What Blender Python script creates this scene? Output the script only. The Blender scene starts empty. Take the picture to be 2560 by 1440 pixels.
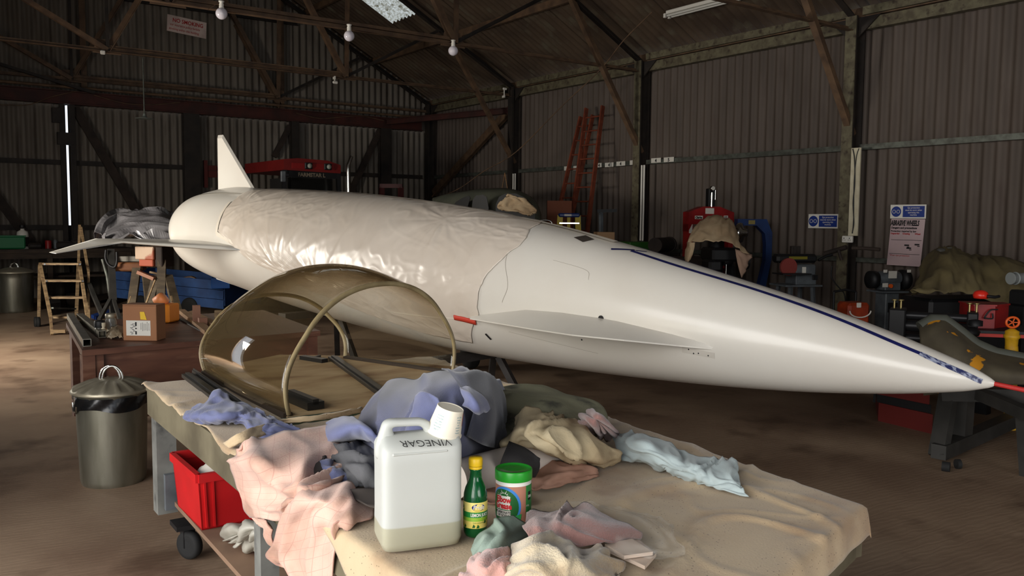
import bpy, math, random
import numpy as np
from mathutils import Vector, Matrix, noise
random.seed(7)
rng = np.random.default_rng(11)
SC = bpy.context.scene
COL = SC.collection
PI = math.pi
# ------------------------------------------------------------------ camera
F = 2138.0; CX, CY = 1280.0, 720.0; EYE = Vector((0, 0, 1.5))
def _axes():
    y = Vector((-243-CX, 535-CY, F)).normalized()
    x = Vector((4300-CX, 575-CY, F)); x = (x - y*x.dot(y)).normalized()
    z = x.cross(y)
    if z.y > 0: z = -z
    return Matrix((x, y, z))
RM = _axes()
cam_d = bpy.data.cameras.new('camera'); cam = bpy.data.objects.new('camera', cam_d); COL.objects.link(cam)
cam_d.sensor_width = 36; cam_d.lens = F/2560*36; cam_d.clip_start = .05; cam_d.clip_end = 200
_r = RM @ Vector((1, 0, 0)); _u = RM @ Vector((0, -1, 0)); _b = RM @ Vector((0, 0, -1))
M4 = Matrix((_r, _u, _b)).transposed().to_4x4(); M4.translation = EYE
cam.matrix_world = M4
SC.camera = cam
# ------------------------------------------------------------------ light
SC.view_settings.view_transform = 'Standard'; SC.view_settings.look = 'None'
SC.view_settings.gamma = 1; SC.view_settings.use_curve_mapping = False
SC.view_settings.exposure = -1.03
W = bpy.data.worlds.new('sky'); SC.world = W; W.use_nodes = True
nt = W.node_tree; bg = nt.nodes['Background']
bg.inputs['Color'].default_value = (.80, .88, 1.0, 1); bg.inputs['Strength'].default_value = 3.2
def area(name, loc, rot, sx, sy, power, col):
    l = bpy.data.lights.new(name, 'AREA'); l.shape = 'RECTANGLE'; l.size = sx; l.size_y = sy; l.energy = power; l.color = col
    o = bpy.data.objects.new(name, l); COL.objects.link(o); o.location = loc; o.rotation_euler = rot
    return o
# daylight coming in through the big doorway in the left wall and the small side doorway further along
area('doorway_daylight', (-5.2, -.2, 2.45), (0, math.radians(-84), 0), 4.6, 9.5, 1850, (1.0, .95, .88))
area('front_door_daylight', (1.6, -7.2, 2.0), (math.radians(88), 0, 0), 4.0, 3.0, 400, (1.0, .96, .90))
area('side_door_daylight', (-1.75, 10.3, 1.6), (0, math.radians(-62), 0), 1.2, 1.3, 700, (1.0, .93, .82))
# ------------------------------------------------------------------ helpers
def at(u, v, d): return EYE + RM @ Vector((u-CX, v-CY, F)) * (d/F)
def ray(u, v): return RM @ Vector((u-CX, v-CY, F)) / F
def atz(u, v, z): r = ray(u, v); return EYE + r*((z-EYE.z)/r.z)
def atx(u, v, x): r = ray(u, v); return EYE + r*(x/r.x)
def aty(u, v, y): r = ray(u, v); return EYE + r*(y/r.y)
def lin(c):
    c = [x/255 for x in c]
    return tuple((x/12.92 if x <= .04045 else ((x+.055)/1.055)**2.4) for x in c) + (1,)
MATS = {}
def mat(name, c, rough=.6, metal=0, c2=None, scale=8, detail=4, bump=0, bscale=40, trans=0, ior=1.45, lo=.35, hi=.65, stretch=None, spec=None, coat=0, sheen=0, sss=0, emit=None, alpha=None, c3=None, s3=3):
    if name in MATS: return MATS[name]
    m = bpy.data.materials.new(name); m.use_nodes = True; nt = m.node_tree; b = nt.nodes['Principled BSDF']
    b.inputs['Roughness'].default_value = rough; b.inputs['Metallic'].default_value = metal
    b.inputs['Transmission Weight'].default_value = trans; b.inputs['IOR'].default_value = ior
    b.inputs['Coat Weight'].default_value = coat; b.inputs['Sheen Weight'].default_value = sheen
    if spec is not None: b.inputs['Specular IOR Level'].default_value = spec
    if alpha is not None: b.inputs['Alpha'].default_value = alpha
    if sss: b.inputs['Subsurface Weight'].default_value = sss; b.inputs['Subsurface Radius'].default_value = (.05, .05, .05)
    if emit: b.inputs['Emission Color'].default_value = lin(emit[0]); b.inputs['Emission Strength'].default_value = emit[1]
    col = lin(c); b.inputs['Base Color'].default_value = col
    tc = nt.nodes.new('ShaderNodeTexCoord'); src = tc.outputs['Object']
    if stretch:
        mp = nt.nodes.new('ShaderNodeMapping'); mp.inputs['Scale'].default_value = stretch
        nt.links.new(src, mp.inputs['Vector']); src = mp.outputs['Vector']
    def nz(sc, dt):
        n = nt.nodes.new('ShaderNodeTexNoise'); n.inputs['Scale'].default_value = sc; n.inputs['Detail'].default_value = dt
        nt.links.new(src, n.inputs['Vector']); return n
    if c2:
        n = nz(scale, detail); r = nt.nodes.new('ShaderNodeValToRGB')
        r.color_ramp.elements[0].position = lo; r.color_ramp.elements[1].position = hi
        r.color_ramp.elements[0].color = col; r.color_ramp.elements[1].color = lin(c2)
        nt.links.new(n.outputs['Fac'], r.inputs['Fac']); out = r.outputs['Color']
        if c3:
            n3 = nz(s3, 5); r3 = nt.nodes.new('ShaderNodeValToRGB'); r3.color_ramp.elements[0].position = .55; r3.color_ramp.elements[1].position = .72
            nt.links.new(n3.outputs['Fac'], r3.inputs['Fac']); mx = nt.nodes.new('ShaderNodeMixRGB')
            nt.links.new(r3.outputs['Color'], mx.inputs['Fac']); nt.links.new(out, mx.inputs['Color1']); mx.inputs['Color2'].default_value = lin(c3); out = mx.outputs['Color']
        nt.links.new(out, b.inputs['Base Color'])
    if bump:
        n = nz(bscale, 6); bp = nt.nodes.new('ShaderNodeBump'); bp.inputs['Strength'].default_value = bump; bp.inputs['Distance'].default_value = .003
        nt.links.new(n.outputs['Fac'], bp.inputs['Height']); nt.links.new(bp.outputs['Normal'], b.inputs['Normal'])
    MATS[name] = m; return m
class MB:
    """collects shapes and links them as one mesh object"""
    def __init__(s): s.v = []; s.f = []; s.sm = []
    def add(s, vs, fs, smooth=False, M=None):
        k = len(s.v)
        s.v += [tuple(M @ Vector(p)) if M else tuple(p) for p in vs]
        s.f += [tuple(i+k for i in f) for f in fs]; s.sm += [smooth]*len(fs); return s
    def box(s, c, d, M=None, rz=0, bev=0):
        x, y, z = d[0]/2, d[1]/2, d[2]/2
        if bev:
            b = min(bev, x*.9, y*.9, z*.9); vs = []
            for (sx, sy, sz) in [(i, j, k) for i in (-1, 1) for j in (-1, 1) for k in (-1, 1)]:
                vs += [(sx*x, sy*(y-b), sz*(z-b)), (sx*(x-b), sy*y, sz*(z-b)), (sx*(x-b), sy*(y-b), sz*z)]
            def i(a, b_, c_, k): return ((a > 0)*4+(b_ > 0)*2+(c_ > 0))*3+k
            fs = []
            for a in (-1, 1):
                fs.append([i(a, -1, -1, 0), i(a, 1, -1, 0), i(a, 1, 1, 0), i(a, -1, 1, 0)])
                fs.append([i(-1, a, -1, 1), i(1, a, -1, 1), i(1, a, 1, 1), i(-1, a, 1, 1)])
                fs.append([i(-1, -1, a, 2), i(1, -1, a, 2), i(1, 1, a, 2), i(-1, 1, a, 2)])
                for q in (-1, 1):
                    fs.append([i(a, q, -1, 0), i(a, q, 1, 0), i(a, q, 1, 1), i(a, q, -1, 1)])
                    fs.append([i(a, -1, q, 0), i(a, 1, q, 0), i(a, 1, q, 2), i(a, -1, q, 2)])
                    fs.append([i(-1, a, q, 1), i(1, a, q, 1), i(1, a, q, 2), i(-1, a, q, 2)])
            for a, b_, c_ in [(p, q, r) for p in (-1, 1) for q in (-1, 1) for r in (-1, 1)]:
                fs.append([i(a, b_, c_, 0), i(a, b_, c_, 1), i(a, b_, c_, 2)])
        else:
            vs = [(-x, -y, -z), (x, -y, -z), (x, y, -z), (-x, y, -z), (-x, -y, z), (x, -y, z), (x, y, z), (-x, y, z)]
            fs = [(0, 3, 2, 1), (4, 5, 6, 7), (0, 1, 5, 4), (1, 2, 6, 5), (2, 3, 7, 6), (3, 0, 4, 7)]
        m = Matrix.Translation(Vector(c)) @ (Matrix.Rotation(rz, 4, 'Z') if rz else Matrix())
        if M: m = M @ m
        return s.add(vs, fs, False, m)
    def bar(s, p0, p1, w, h, up=(0, 0, 1), prof=None):
        """prof: None = solid, 'L' angle, 'I' section"""
        p0, p1 = Vector(p0), Vector(p1); d = (p1-p0).normalized(); u = Vector(up)
        if abs(d.dot(u)) > .98: u = Vector((0, 1, 0))
        a = d.cross(u).normalized(); u = a.cross(d).normalized(); t = min(w, h)*.14
        if prof == 'L': pl = [(-w/2, -h/2), (w/2, -h/2), (w/2, -h/2+t), (-w/2+t, -h/2+t), (-w/2+t, h/2), (-w/2, h/2)]
        elif prof == 'I': pl = [(-w/2, -h/2), (w/2, -h/2), (w/2, -h/2+t), (t/2, -h/2+t), (t/2, h/2-t), (w/2, h/2-t), (w/2, h/2), (-w/2, h/2), (-w/2, h/2-t), (-t/2, h/2-t), (-t/2, -h/2+t), (-w/2, -h/2+t)]
        else: pl = [(-w/2, -h/2), (w/2, -h/2), (w/2, h/2), (-w/2, h/2)]
        n = len(pl); vs = [p0+a*x+u*y for x, y in pl]+[p1+a*x+u*y for x, y in pl]
        fs = [(i, (i+1) % n, (i+1) % n+n, i+n) for i in range(n)]
        if n == 4: fs += [(3, 2, 1, 0), (4, 5, 6, 7)]
        elif prof == 'L': fs += [(3, 2, 1, 0), (5, 4, 3, 0), (6, 7, 8, 9), (6, 9, 10, 11)]
        else: fs += [tuple(range(n))[::-1], tuple(range(n, 2*n))]
        return s.add(vs, fs)
    def tube(s, pts, r, n=10, caps=True, close=False):
        pts = [Vector(p) for p in pts]; m = len(pts); rs = r if hasattr(r, '__len__') else [r]*m
        vs = []; prev = None
        for i, p in enumerate(pts):
            d = (pts[min(i+1, m-1)]-pts[max(i-1, 0)]) if not close else (pts[(i+1) % m]-pts[i-1])
            d.normalize()
            if prev is None:
                u = Vector((0, 0, 1)) if abs(d.z) < .9 else Vector((1, 0, 0)); a = d.cross(u).normalized()
            else: a = (prev-d*prev.dot(d)).normalized()
            prev = a; b = d.cross(a)
            vs += [p+(a*math.cos(2*PI*k/n)+b*math.sin(2*PI*k/n))*rs[i] for k in range(n)]
        fs = []
        for i in range(m if close else m-1):
            j = (i+1) % m
            fs += [(i*n+k, i*n+(k+1) % n, j*n+(k+1) % n, j*n+k) for k in range(n)]
        s.add(vs, fs, True)
        if caps and not close: s.add(vs[:n], [tuple(range(n))[::-1]]); s.add(vs[-n:], [tuple(range(n))])
        return s
    def lathe(s, prof, n=28, M=None, smooth=True, cap=True, rib=None):
        vs = []; m = len(prof)
        for i, (r, z) in enumerate(prof):
            for k in range(n):
                rr = r*(rib(k/n*2*PI, i) if rib else 1); vs.append((rr*math.cos(2*PI*k/n), rr*math.sin(2*PI*k/n), z))
        fs = [(i*n+k, i*n+(k+1) % n, (i+1)*n+(k+1) % n, (i+1)*n+k) for i in range(m-1) for k in range(n)]
        s.add(vs, fs, smooth, M)
        if cap:
            if prof[0][0] > 1e-4: s.add(vs[:n], [tuple(range(n))[::-1]], False, M)
            if prof[-1][0] > 1e-4: s.add(vs[-n:], [tuple(range(n))], False, M)
        return s
    def prism(s, poly, t, M=None):
        """poly of 2D points in the XY plane, thickness t along Z"""
        n = len(poly); vs = [(x, y, -t/2) for x, y in poly]+[(x, y, t/2) for x, y in poly]
        return s.add(vs, [tuple(range(n))[::-1], tuple(range(n, 2*n))]+[(i, (i+1) % n, (i+1) % n+n, i+n) for i in range(n)], False, M)
    def slab(s, pts, nrm, t):
        """pts: 3D polygon; extruded by nrm*t"""
        n = len(pts); nv = Vector(nrm)*t; pts = [Vector(p) for p in pts]
        return s.add(pts+[p+nv for p in pts], [tuple(range(n))[::-1], tuple(range(n, 2*n))]+[(i, (i+1) % n, (i+1) % n+n, i+n) for i in range(n)])
    def grid(s, P, smooth=True, closeu=False):
        """P[i][j] rows of points"""
        m = len(P); n = len(P[0]); vs = [p for r in P for p in r]
        fs = [(i*n+j, i*n+(j+1) % n, (i+1)*n+(j+1) % n, (i+1)*n+j) for i in range(m-1) for j in range(n if closeu else n-1)]
        return s.add(vs, fs, smooth)
    def build(s, name, material, parent=None, solid=0, label=None):
        me = bpy.data.meshes.new(name)
        o = None
        org = Vector((0, 0, 0))
        if parent is None and s.v:      # origin at the middle of the foot of the shape
            a = np.array(s.v); org = Vector(((a[:, 0].min()+a[:, 0].max())/2, (a[:, 1].min()+a[:, 1].max())/2, a[:, 2].min()))
        elif parent is not None: org = ORG.get(parent.name, Vector((0, 0, 0)))
        me.from_pydata([tuple(Vector(v)-org) for v in s.v], [], s.f); me.polygons.foreach_set('use_smooth', s.sm); me.update()
        me.materials.append(material)
        o = bpy.data.objects.new(name, me); COL.objects.link(o)
        if parent is None: o.location = org
        else: o.parent = parent
        ORG[o.name] = org; LAST[0] = o
        if solid:
            md = o.modifiers.new('solid', 'SOLIDIFY'); md.thickness = solid; md.offset = 0
        if label: o['label'] = label
        return o
ORG = {}; LAST = [None]
def tag(o, label=None, cat=None, group=None, kind=None):
    if label: o['label'] = label
    if cat: o['category'] = cat
    if group: o['group'] = group
    if kind: o['kind'] = kind
    return o
def thing(name, loc, label=None, cat=None, group=None, kind=None):
    """an Empty at the thing's base; children are given in world coordinates and shifted by build()"""
    o = bpy.data.objects.new(name, None); COL.objects.link(o); o.location = loc; o.empty_display_size = .1
    ORG[o.name] = Vector(loc)
    return tag(o, label, cat, group, kind)
def copy_tree(o, parent=None):
    c = o.copy(); COL.objects.link(c); c.parent = parent
    for ch in list(o.children): copy_tree(ch, c)
    return c
def frame(o, x, y):
    """matrix with origin o, x axis and (roughly) y axis given; z out of the plane"""
    x = Vector(x).normalized(); z = x.cross(Vector(y)).normalized(); y = z.cross(x)
    m = Matrix((x, y, z)).transposed().to_4x4(); m.translation = Vector(o); return m
def text(body, size, M, material, parent, name='lettering', align='LEFT', depth=.0006, sx=1.0, bold=0, shear=0):
    cu = bpy.data.curves.new('t', 'FONT'); cu.body = body; cu.size = size; cu.align_x = align; cu.extrude = depth; cu.offset = bold; cu.shear = shear
    cu.resolution_u = 3
    ob = bpy.data.objects.new('t', cu); COL.objects.link(ob)
    bpy.context.view_layer.update()
    dg = bpy.context.evaluated_depsgraph_get(); me = bpy.data.meshes.new_from_object(ob.evaluated_get(dg))
    COL.objects.unlink(ob); bpy.data.objects.remove(ob)
    me.transform(Matrix.Translation(-ORG.get(parent.name, Vector((0, 0, 0)))) @ M @ Matrix.Diagonal((sx, 1, 1, 1)))
    me.materials.clear(); me.materials.append(material)
    o = bpy.data.objects.new(name, me); COL.objects.link(o); o.parent = parent; return o
def fbm(x, y, z=0, o=4): return noise.fractal(Vector((x, y, z)), 1.0, 2.0, o)
def ridge(x, y, z=0): return 1-abs(noise.noise(Vector((x, y, z))))*2
def catmull(P, sub):
    """P: array (m,k); returns resampled rows"""
    P = np.array(P, float); m = len(P); out = []
    Q = np.vstack([2*P[0]-P[1], P, 2*P[-1]-P[-2]])
    for i in range(m-1):
        a, b, c, d = Q[i], Q[i+1], Q[i+2], Q[i+3]
        for k in range(sub):
            t = k/sub
            out.append(.5*((2*b)+(-a+c)*t+(2*a-5*b+4*c-d)*t*t+(-a+3*b-3*c+d)*t**3))
    out.append(P[-1]); return np.array(out)
def surf(rows, sub=8, fold=0, fs=(3, 8), seed=0, warp=.5, edge=1.0, minz=None, curl=0):
    """smooth sheet through a net of points; fold = height of the creases, fs = creases along / across"""
    G = np.array([[tuple(p) for p in r] for r in rows], float)
    m, n, _ = G.shape
    A = catmull(G.reshape(m, -1), sub).reshape(-1, n, 3)
    A = catmull(A.transpose(1, 0, 2).reshape(n, -1), sub).reshape(-1, A.shape[0], 3).transpose(1, 0, 2)
    if fold:
        a, b = A.shape[:2]
        du = np.gradient(A, axis=0); dv = np.gradient(A, axis=1); nn = np.cross(du, dv); nn /= (np.linalg.norm(nn, axis=2, keepdims=True)+1e-9)
        if nn[..., 2].mean() < 0: nn = -nn
        D = np.zeros((a, b))
        for i in range(a):
            for j in range(b):
                s, t = i/(a-1)*fs[0], j/(b-1)*fs[1]
                w1 = noise.noise(Vector((s*.7+seed, t*.7, 3.1)))*warp*2; w2 = noise.noise(Vector((s*.7, t*.7+seed, 7.7)))*warp*2
                q = (1.12-math.sqrt((noise.noise(Vector((s+w1, t+w2, seed)))*2.2)**2+.015))
                q2 = (1-abs(noise.noise(Vector((s*2.3+w2, t*2.3+w1, seed+5)))*2.2))
                D[i, j] = q*abs(q)*.85+q2*.13-.3
        A = A+nn*(D*fold)[..., None]
    if minz is not None: A[..., 2] = np.maximum(A[..., 2], minz+.002)
    return A
def sheet(name, rows, material, parent=None, solid=.003, **k):
    A = surf(rows, **k); mb = MB(); mb.grid([[tuple(p) for p in r] for r in A])
    return mb.build(name, material, parent, solid=solid)
# ------------------------------------------------------------------ materials
M_steelbrown = mat('rusty brown painted steel', (104, 80, 58), .7, c2=(74, 56, 42), scale=6, bump=.3, bscale=60)
M_steeldark = mat('dark painted steel', (46, 38, 32), .7, c2=(30, 25, 22), scale=6)
M_steelcream = mat('cream painted steel', (104, 98, 76), .65, c2=(78, 70, 54), scale=9, c3=(54, 42, 32), s3=14)
M_redox = mat('red oxide steel', (72, 32, 24), .7, c2=(50, 24, 19), scale=4)
M_rail = mat('grey galvanised rail', (96, 100, 92), .5, .4, c2=(70, 70, 64), scale=12)
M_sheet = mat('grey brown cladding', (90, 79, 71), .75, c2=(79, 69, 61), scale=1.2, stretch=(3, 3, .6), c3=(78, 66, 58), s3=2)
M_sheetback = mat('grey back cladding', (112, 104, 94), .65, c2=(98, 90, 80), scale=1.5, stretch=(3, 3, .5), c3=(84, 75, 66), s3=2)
M_roof = mat('brown stained roof sheet', (84, 68, 52), .8, c2=(64, 50, 38), scale=1.6, bump=.3, bscale=20, c3=(92, 84, 68), s3=3.1)
def concrete():
    m = mat('dusty concrete floor', (150, 128, 106), .62, c2=(118, 96, 78), scale=1.1, detail=8, c3=(96, 76, 60), s3=2.4, spec=.35)
    nt = m.node_tree; b = nt.nodes['Principled BSDF']; tc = nt.nodes['Texture Coordinate']
    w = nt.nodes.new('ShaderNodeTexWave'); w.inputs['Scale'].default_value = 1.0; w.bands_direction = 'Y'; w.wave_type = 'BANDS'
    w.inputs['Distortion'].default_value = 7; w.inputs['Detail'].default_value = 6; w.inputs['Detail Scale'].default_value = 2.5; w.inputs['Scale'].default_value = 9
    mp = nt.nodes.new('ShaderNodeMapping'); mp.inputs['Rotation'].default_value = (0, 0, .25); mp.inputs['Scale'].default_value = (.35, 1, 1)
    nt.links.new(tc.outputs['Object'], mp.inputs['Vector']); nt.links.new(mp.outputs['Vector'], w.inputs['Vector'])
    n = nt.nodes.new('ShaderNodeTexNoise'); n.inputs['Scale'].default_value = 45; n.inputs['Detail'].default_value = 5
    nt.links.new(mp.outputs['Vector'], n.inputs['Vector'])
    ad = nt.nodes.new('ShaderNodeMath'); ad.operation = 'ADD'; nt.links.new(w.outputs['Fac'], ad.inputs[0]); nt.links.new(n.outputs['Fac'], ad.inputs[1])
    bp = nt.nodes.new('ShaderNodeBump'); bp.inputs['Strength'].default_value = .16; bp.inputs['Distance'].default_value = .004
    nt.links.new(ad.outputs[0], bp.inputs['Height']); nt.links.new(bp.outputs['Normal'], b.inputs['Normal'])
    return m
M_floor = concrete()
# ------------------------------------------------------------------ shell
XL, XR, YB, YF = -1.25, 10.1, 17.55, -5.0
RIDGE = 4.45; EAVE = 4.1; SL = .54
def roofz(x): return EAVE+(XR-x)*SL if x > RIDGE else EAVE+(x-(2*RIDGE-XR))*SL
XLE = 2*RIDGE-XR     # -1.2
fl = MB().box(((XL+XR)/2, (YB+YF)/2, -.1), (XR-XL+1.0, YB-YF+1.0, .2)).build('floor', M_floor); tag(fl, kind='structure')
PITCH = .146
def corr(n, amp=.024, flat=.75):
    """profile of n corrugations, 8 samples each: (offset along, depth)"""
    o = []
    for i in range(n*8+5):
        t = i/8; c = math.cos(2*PI*t); c = (abs(c)**flat)*(1 if c > 0 else -1); o.append((t*PITCH, -c*amp))
    return o
def wall_sheet(parent, base, along, out, n, h0, h1f, material, me=None):
    pr = corr(n); mb = MB(); P = [[], []]
    for s, d in pr:
        p = base+along*s+out*d
        P[0].append((p.x, p.y, h0)); P[1].append((p.x, p.y, h1f(p)))
    mb.grid(P); return mb.build('sheet', material, parent)
# right wall: sheets of 7 corrugations, laps slightly proud
wr = thing('wall_right', (XR, (YB+YF)/2, 0), kind='structure')
y = YF; i = 0
while y < YB-.01:
    n = min(7, max(1, round((YB-y)/PITCH)))
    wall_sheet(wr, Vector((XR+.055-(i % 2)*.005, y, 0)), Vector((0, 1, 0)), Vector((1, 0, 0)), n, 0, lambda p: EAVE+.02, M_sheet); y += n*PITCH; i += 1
# back wall with a narrow gap of daylight between the sliding doors
GX = aty(171, 400, YB).x
wb = thing('wall_back', ((XL+XR)/2, YB, 0), kind='structure')
def backrow(x0, x1, z0, zf, dy):
    x = x0; i = 0
    while x < x1-.01:
        n = min(7, max(1, round((x1-x)/PITCH)))
        mb = MB(); P = [[], []]
        for s, d in corr(n):
            X = min(x+s, x1); P[0].append((X, YB+dy+d+(i % 2)*.005, z0)); P[1].append((X, YB+dy+d+(i % 2)*.005, zf(X)))
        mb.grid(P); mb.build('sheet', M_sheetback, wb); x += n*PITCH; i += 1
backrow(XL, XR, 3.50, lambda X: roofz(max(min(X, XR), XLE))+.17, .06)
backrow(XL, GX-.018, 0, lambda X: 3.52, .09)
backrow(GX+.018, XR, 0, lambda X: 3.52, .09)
# left wall with the two open doorways, front wall
def plain(name, boxes, m, n='panel'):
    t = thing(name, boxes[0][0][:2]+(0,), kind='structure')
    for c, d in boxes: MB().box(c, d).build(n, m, t)
    return t
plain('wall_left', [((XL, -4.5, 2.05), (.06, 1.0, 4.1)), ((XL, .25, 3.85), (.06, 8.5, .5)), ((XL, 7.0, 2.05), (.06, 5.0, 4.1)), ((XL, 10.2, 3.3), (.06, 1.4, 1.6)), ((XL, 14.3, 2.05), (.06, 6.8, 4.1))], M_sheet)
for y in (-1.6, 1.2, 3.0): tag(MB().box((XL-.02, y, 1.8), (.07, .07, 3.6)).build('door_jamb', M_steeldark), 'dark upright of the open glazed doorway behind the viewer', 'door frame', 'doorway uprights')
tag(MB().box((XL-.02, .25, 1.9), (.05, 8.5, .06)).build('door_transom', M_steeldark), 'dark crossbar of the open glazed doorway behind the viewer', 'door frame')
gf = MB(); gf.slab([(4.2, YF, 0), (XR+.1, YF, 0), (XR+.1, YF, 3.4), (4.2, YF, 3.4)], (0, -1, 0), .05).slab([(XL-.1, YF, 0), (-.2, YF, 0), (-.2, YF, 3.4), (XL-.1, YF, 3.4)], (0, -1, 0), .05).slab([(XL-.1, YF, 3.4), (XR+.1, YF, 3.4), (XR+.1, YF, EAVE), (RIDGE, YF, roofz(RIDGE)), (XL-.1, YF, EAVE)], (0, -1, 0), .05)
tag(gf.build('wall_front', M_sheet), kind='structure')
# roof: corrugated sheets running down the slope, one of them translucent
ce = thing('ceiling', (RIDGE, (YB+YF)/2, EAVE), kind='structure')
M_grp = mat('weathered translucent roof sheet', (214, 214, 206), .5, c2=(150, 146, 128), scale=30, detail=6, c3=(96, 88, 66), s3=9)
def grp():
    m = M_grp; nt = m.node_tree; b = nt.nodes['Principled BSDF']; out = nt.nodes['Material Output']
    t = nt.nodes.new('ShaderNodeBsdfTranslucent'); mx = nt.nodes.new('ShaderNodeMixShader'); mx.inputs[0].default_value = .75
    l = b.inputs['Base Color'].links[0].from_socket
    nt.links.new(l, t.inputs['Color']); nt.links.new(b.outputs[0], mx.inputs[1]); nt.links.new(t.outputs[0], mx.inputs[2]); nt.links.new(mx.outputs[0], out.inputs[0])
grp()
def roof_sheet(y0, n, xa, xb, m, lift=0):
    mb = MB(); P = [[], []]
    for s, d in corr(n, .026):
        P[0].append((xa, y0+s, roofz(xa)+.13+d+lift)); P[1].append((xb, y0+s, roofz(xb)+.13+d+lift))
    mb.grid(P); return mb.build('roof_sheet', m, ce)
XM = 7.05
def skyl(u, v):
    r = ray(u, v)      # hit the right roof slope z = EAVE+.13+(XR-x)*SL
    t = (EAVE+.13+XR*SL-EYE.z)/(r.z+SL*r.x); return EYE+r*t
SK0 = skyl(1030, 45); SKA = skyl(972, 72)
y = YF; i = 0; SKY = None
yy0 = min(SK0.y, SKA.y); yy1 = max(SK0.y, SKA.y)
ys = []
y = YF
while y < YB-.01:
    n = min(7, max(1, round((YB-y)/PITCH))); ys.append((y, n)); y += n*PITCH
for i, (y, n) in enumerate(ys):
    l = (i % 2)*.006
    sk = y <= (yy0+yy1)/2 < y+n*PITCH
    roof_sheet(y, n, 8.03 if sk else XM-.1, XR+.25, M_roof, l)
    if sk:
        roof_sheet(y, n, RIDGE, 8.12, M_grp, l+.004)
    else: roof_sheet(y, n, RIDGE, XM, M_roof, l+.004)
    roof_sheet(y, n, RIDGE, XLE-.25, M_roof, l)
MB().slab([(RIDGE-.25, YF, roofz(RIDGE)+.07), (RIDGE, YF, roofz(RIDGE)+.19), (RIDGE+.25, YF, roofz(RIDGE)+.07)], (0, 1, 0), YB-YF).build('ridge_cap', M_roof, ce)
for x in (RIDGE+.35, 6.0, 7.05, 8.6, XR-.05, RIDGE-.35, 2.9, 1.4, XLE+.05):
    p = MB().bar((x, YF, roofz(x)+.03), (x, YB, roofz(x)+.03), .06, .12, prof='L').build('purlin', M_steelbrown)
    nm = {RIDGE+.35: 'upper', }.get(x)
    PN = {RIDGE+.35: 'just off the ridge on the visible slope', 6.0: 'second below the ridge', 7.05: 'halfway down the visible slope', 8.6: 'above the fluorescent fitting', XR-.05: 'lowest, right over the eaves of the long wall', RIDGE-.35: 'just off the ridge on the hidden slope', 2.9: 'second down the hidden slope', 1.4: 'third down the hidden slope', XLE+.05: 'lowest on the hidden slope'}
    tag(p, 'rusty steel purlin under the roof sheets, '+PN[x], 'purlin', 'roof purlins')
# ------------------------------------------------------------------ frames
CY_ = [17.35, 14.03, 10.42, 6.55, 2.9]
NAME = {17.35: 'in the far corner against the back wall', 14.03: 'nearest the back wall', 10.42: 'just before the leaning ladders', 6.55: 'beside the abrasive wheels poster', 2.9: 'closest to the open doorway'}
def truss(y):
    t = thing('roof_truss', (RIDGE, y, 3.95), 'rusty angle iron roof truss, the one %s' % {14.03: 'nearest the back wall', 10.42: 'carrying the three globe lamps', 6.55: 'meeting the column beside the poster', 2.9: 'closest to the open doorway', 17.35: 'flat against the back wall'}[y], 'truss', 'roof trusses')
    zc = 3.95; rz = lambda x: roofz(x)-.06
    n1, n2 = 2.57, 6.38
    def b(nm, a, c, w=.07, h=.07, m=M_steelbrown): MB().bar((a[0], y, a[1]), (c[0], y, c[1]), w, h, prof='L').build(nm, m, t)
    b('bottom_chord', (XLE, zc), (XR, zc), .08, .06); MB().bar((n1, y-.02, zc+.05), (n2, y-.02, zc+.05), .05, .05, prof='L').build('tie_angle', M_steelbrown, t)
    b('top_chord', (RIDGE, rz(RIDGE)), (XR, rz(XR)), .09, .10, M_steeldark); b('top_chord', (RIDGE, rz(RIDGE)), (XLE, rz(XLE)), .09, .10, M_steeldark)
    b('strut', (n2, zc), (RIDGE+.15, rz(RIDGE)-.1), .09, .08); b('strut', (n1, zc), (RIDGE-.15, rz(RIDGE)-.1), .09, .08)
    b('strut', (n2, zc), (n2+.04, rz(n2)), .08, .08); b('strut', (n1, zc), (n1, rz(n1)), .05, .05, M_steeldark)
    b('strut', (n2, zc), (8.3, rz(8.3)), .05, .05, M_steeldark); b('strut', (n1, zc), (.62, rz(.62)), .07, .07)
    for xx in (n1, n2):
        MB().slab([(xx-.2, y+.035, zc-.05), (xx+.2, y+.035, zc-.05), (xx+.13, y+.035, zc+.16), (xx-.13, y+.035, zc+.16)], (0, 1, 0), .01).build('gusset', M_steelbrown, t)
    if y < 17: b('knee_brace', (XR-.1, 2.62), (8.42, rz(8.42)), .09, .07); b('knee_brace', (XLE+.1, 2.62), (.45, rz(.45)), .09, .07)
    return t
for y in CY_: truss(y)
def column(x, y, m1, m2, label):
    t = thing('steel_column', (x, y, 0), label, 'column', 'steel columns of the long wall')
    MB().bar((x, y, 0), (x, y, EAVE), .16, .20, up=(1, 0, 0), prof='I').build('shaft', m2, t)
    MB().box((x-.108, y, EAVE/2), (.012, .15, EAVE)).build('flange_face', m1, t)
    MB().slab([(x-.04, y+.01, EAVE-.32), (x-.04, y+.35, EAVE-.02), (x-.04, y-.35, EAVE-.02)], (1, 0, 0), .02).build('haunch_plate', m2, t)
    MB().box((x, y, .01), (.3, .3, .02)).build('base_plate', m2, t)
for y in CY_:
    column(XR-.10, y, M_steelcream if y in (6.55, 10.42) else M_steeldark, M_steeldark, 'dark steel column on the long wall, %s' % NAME[y])
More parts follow.
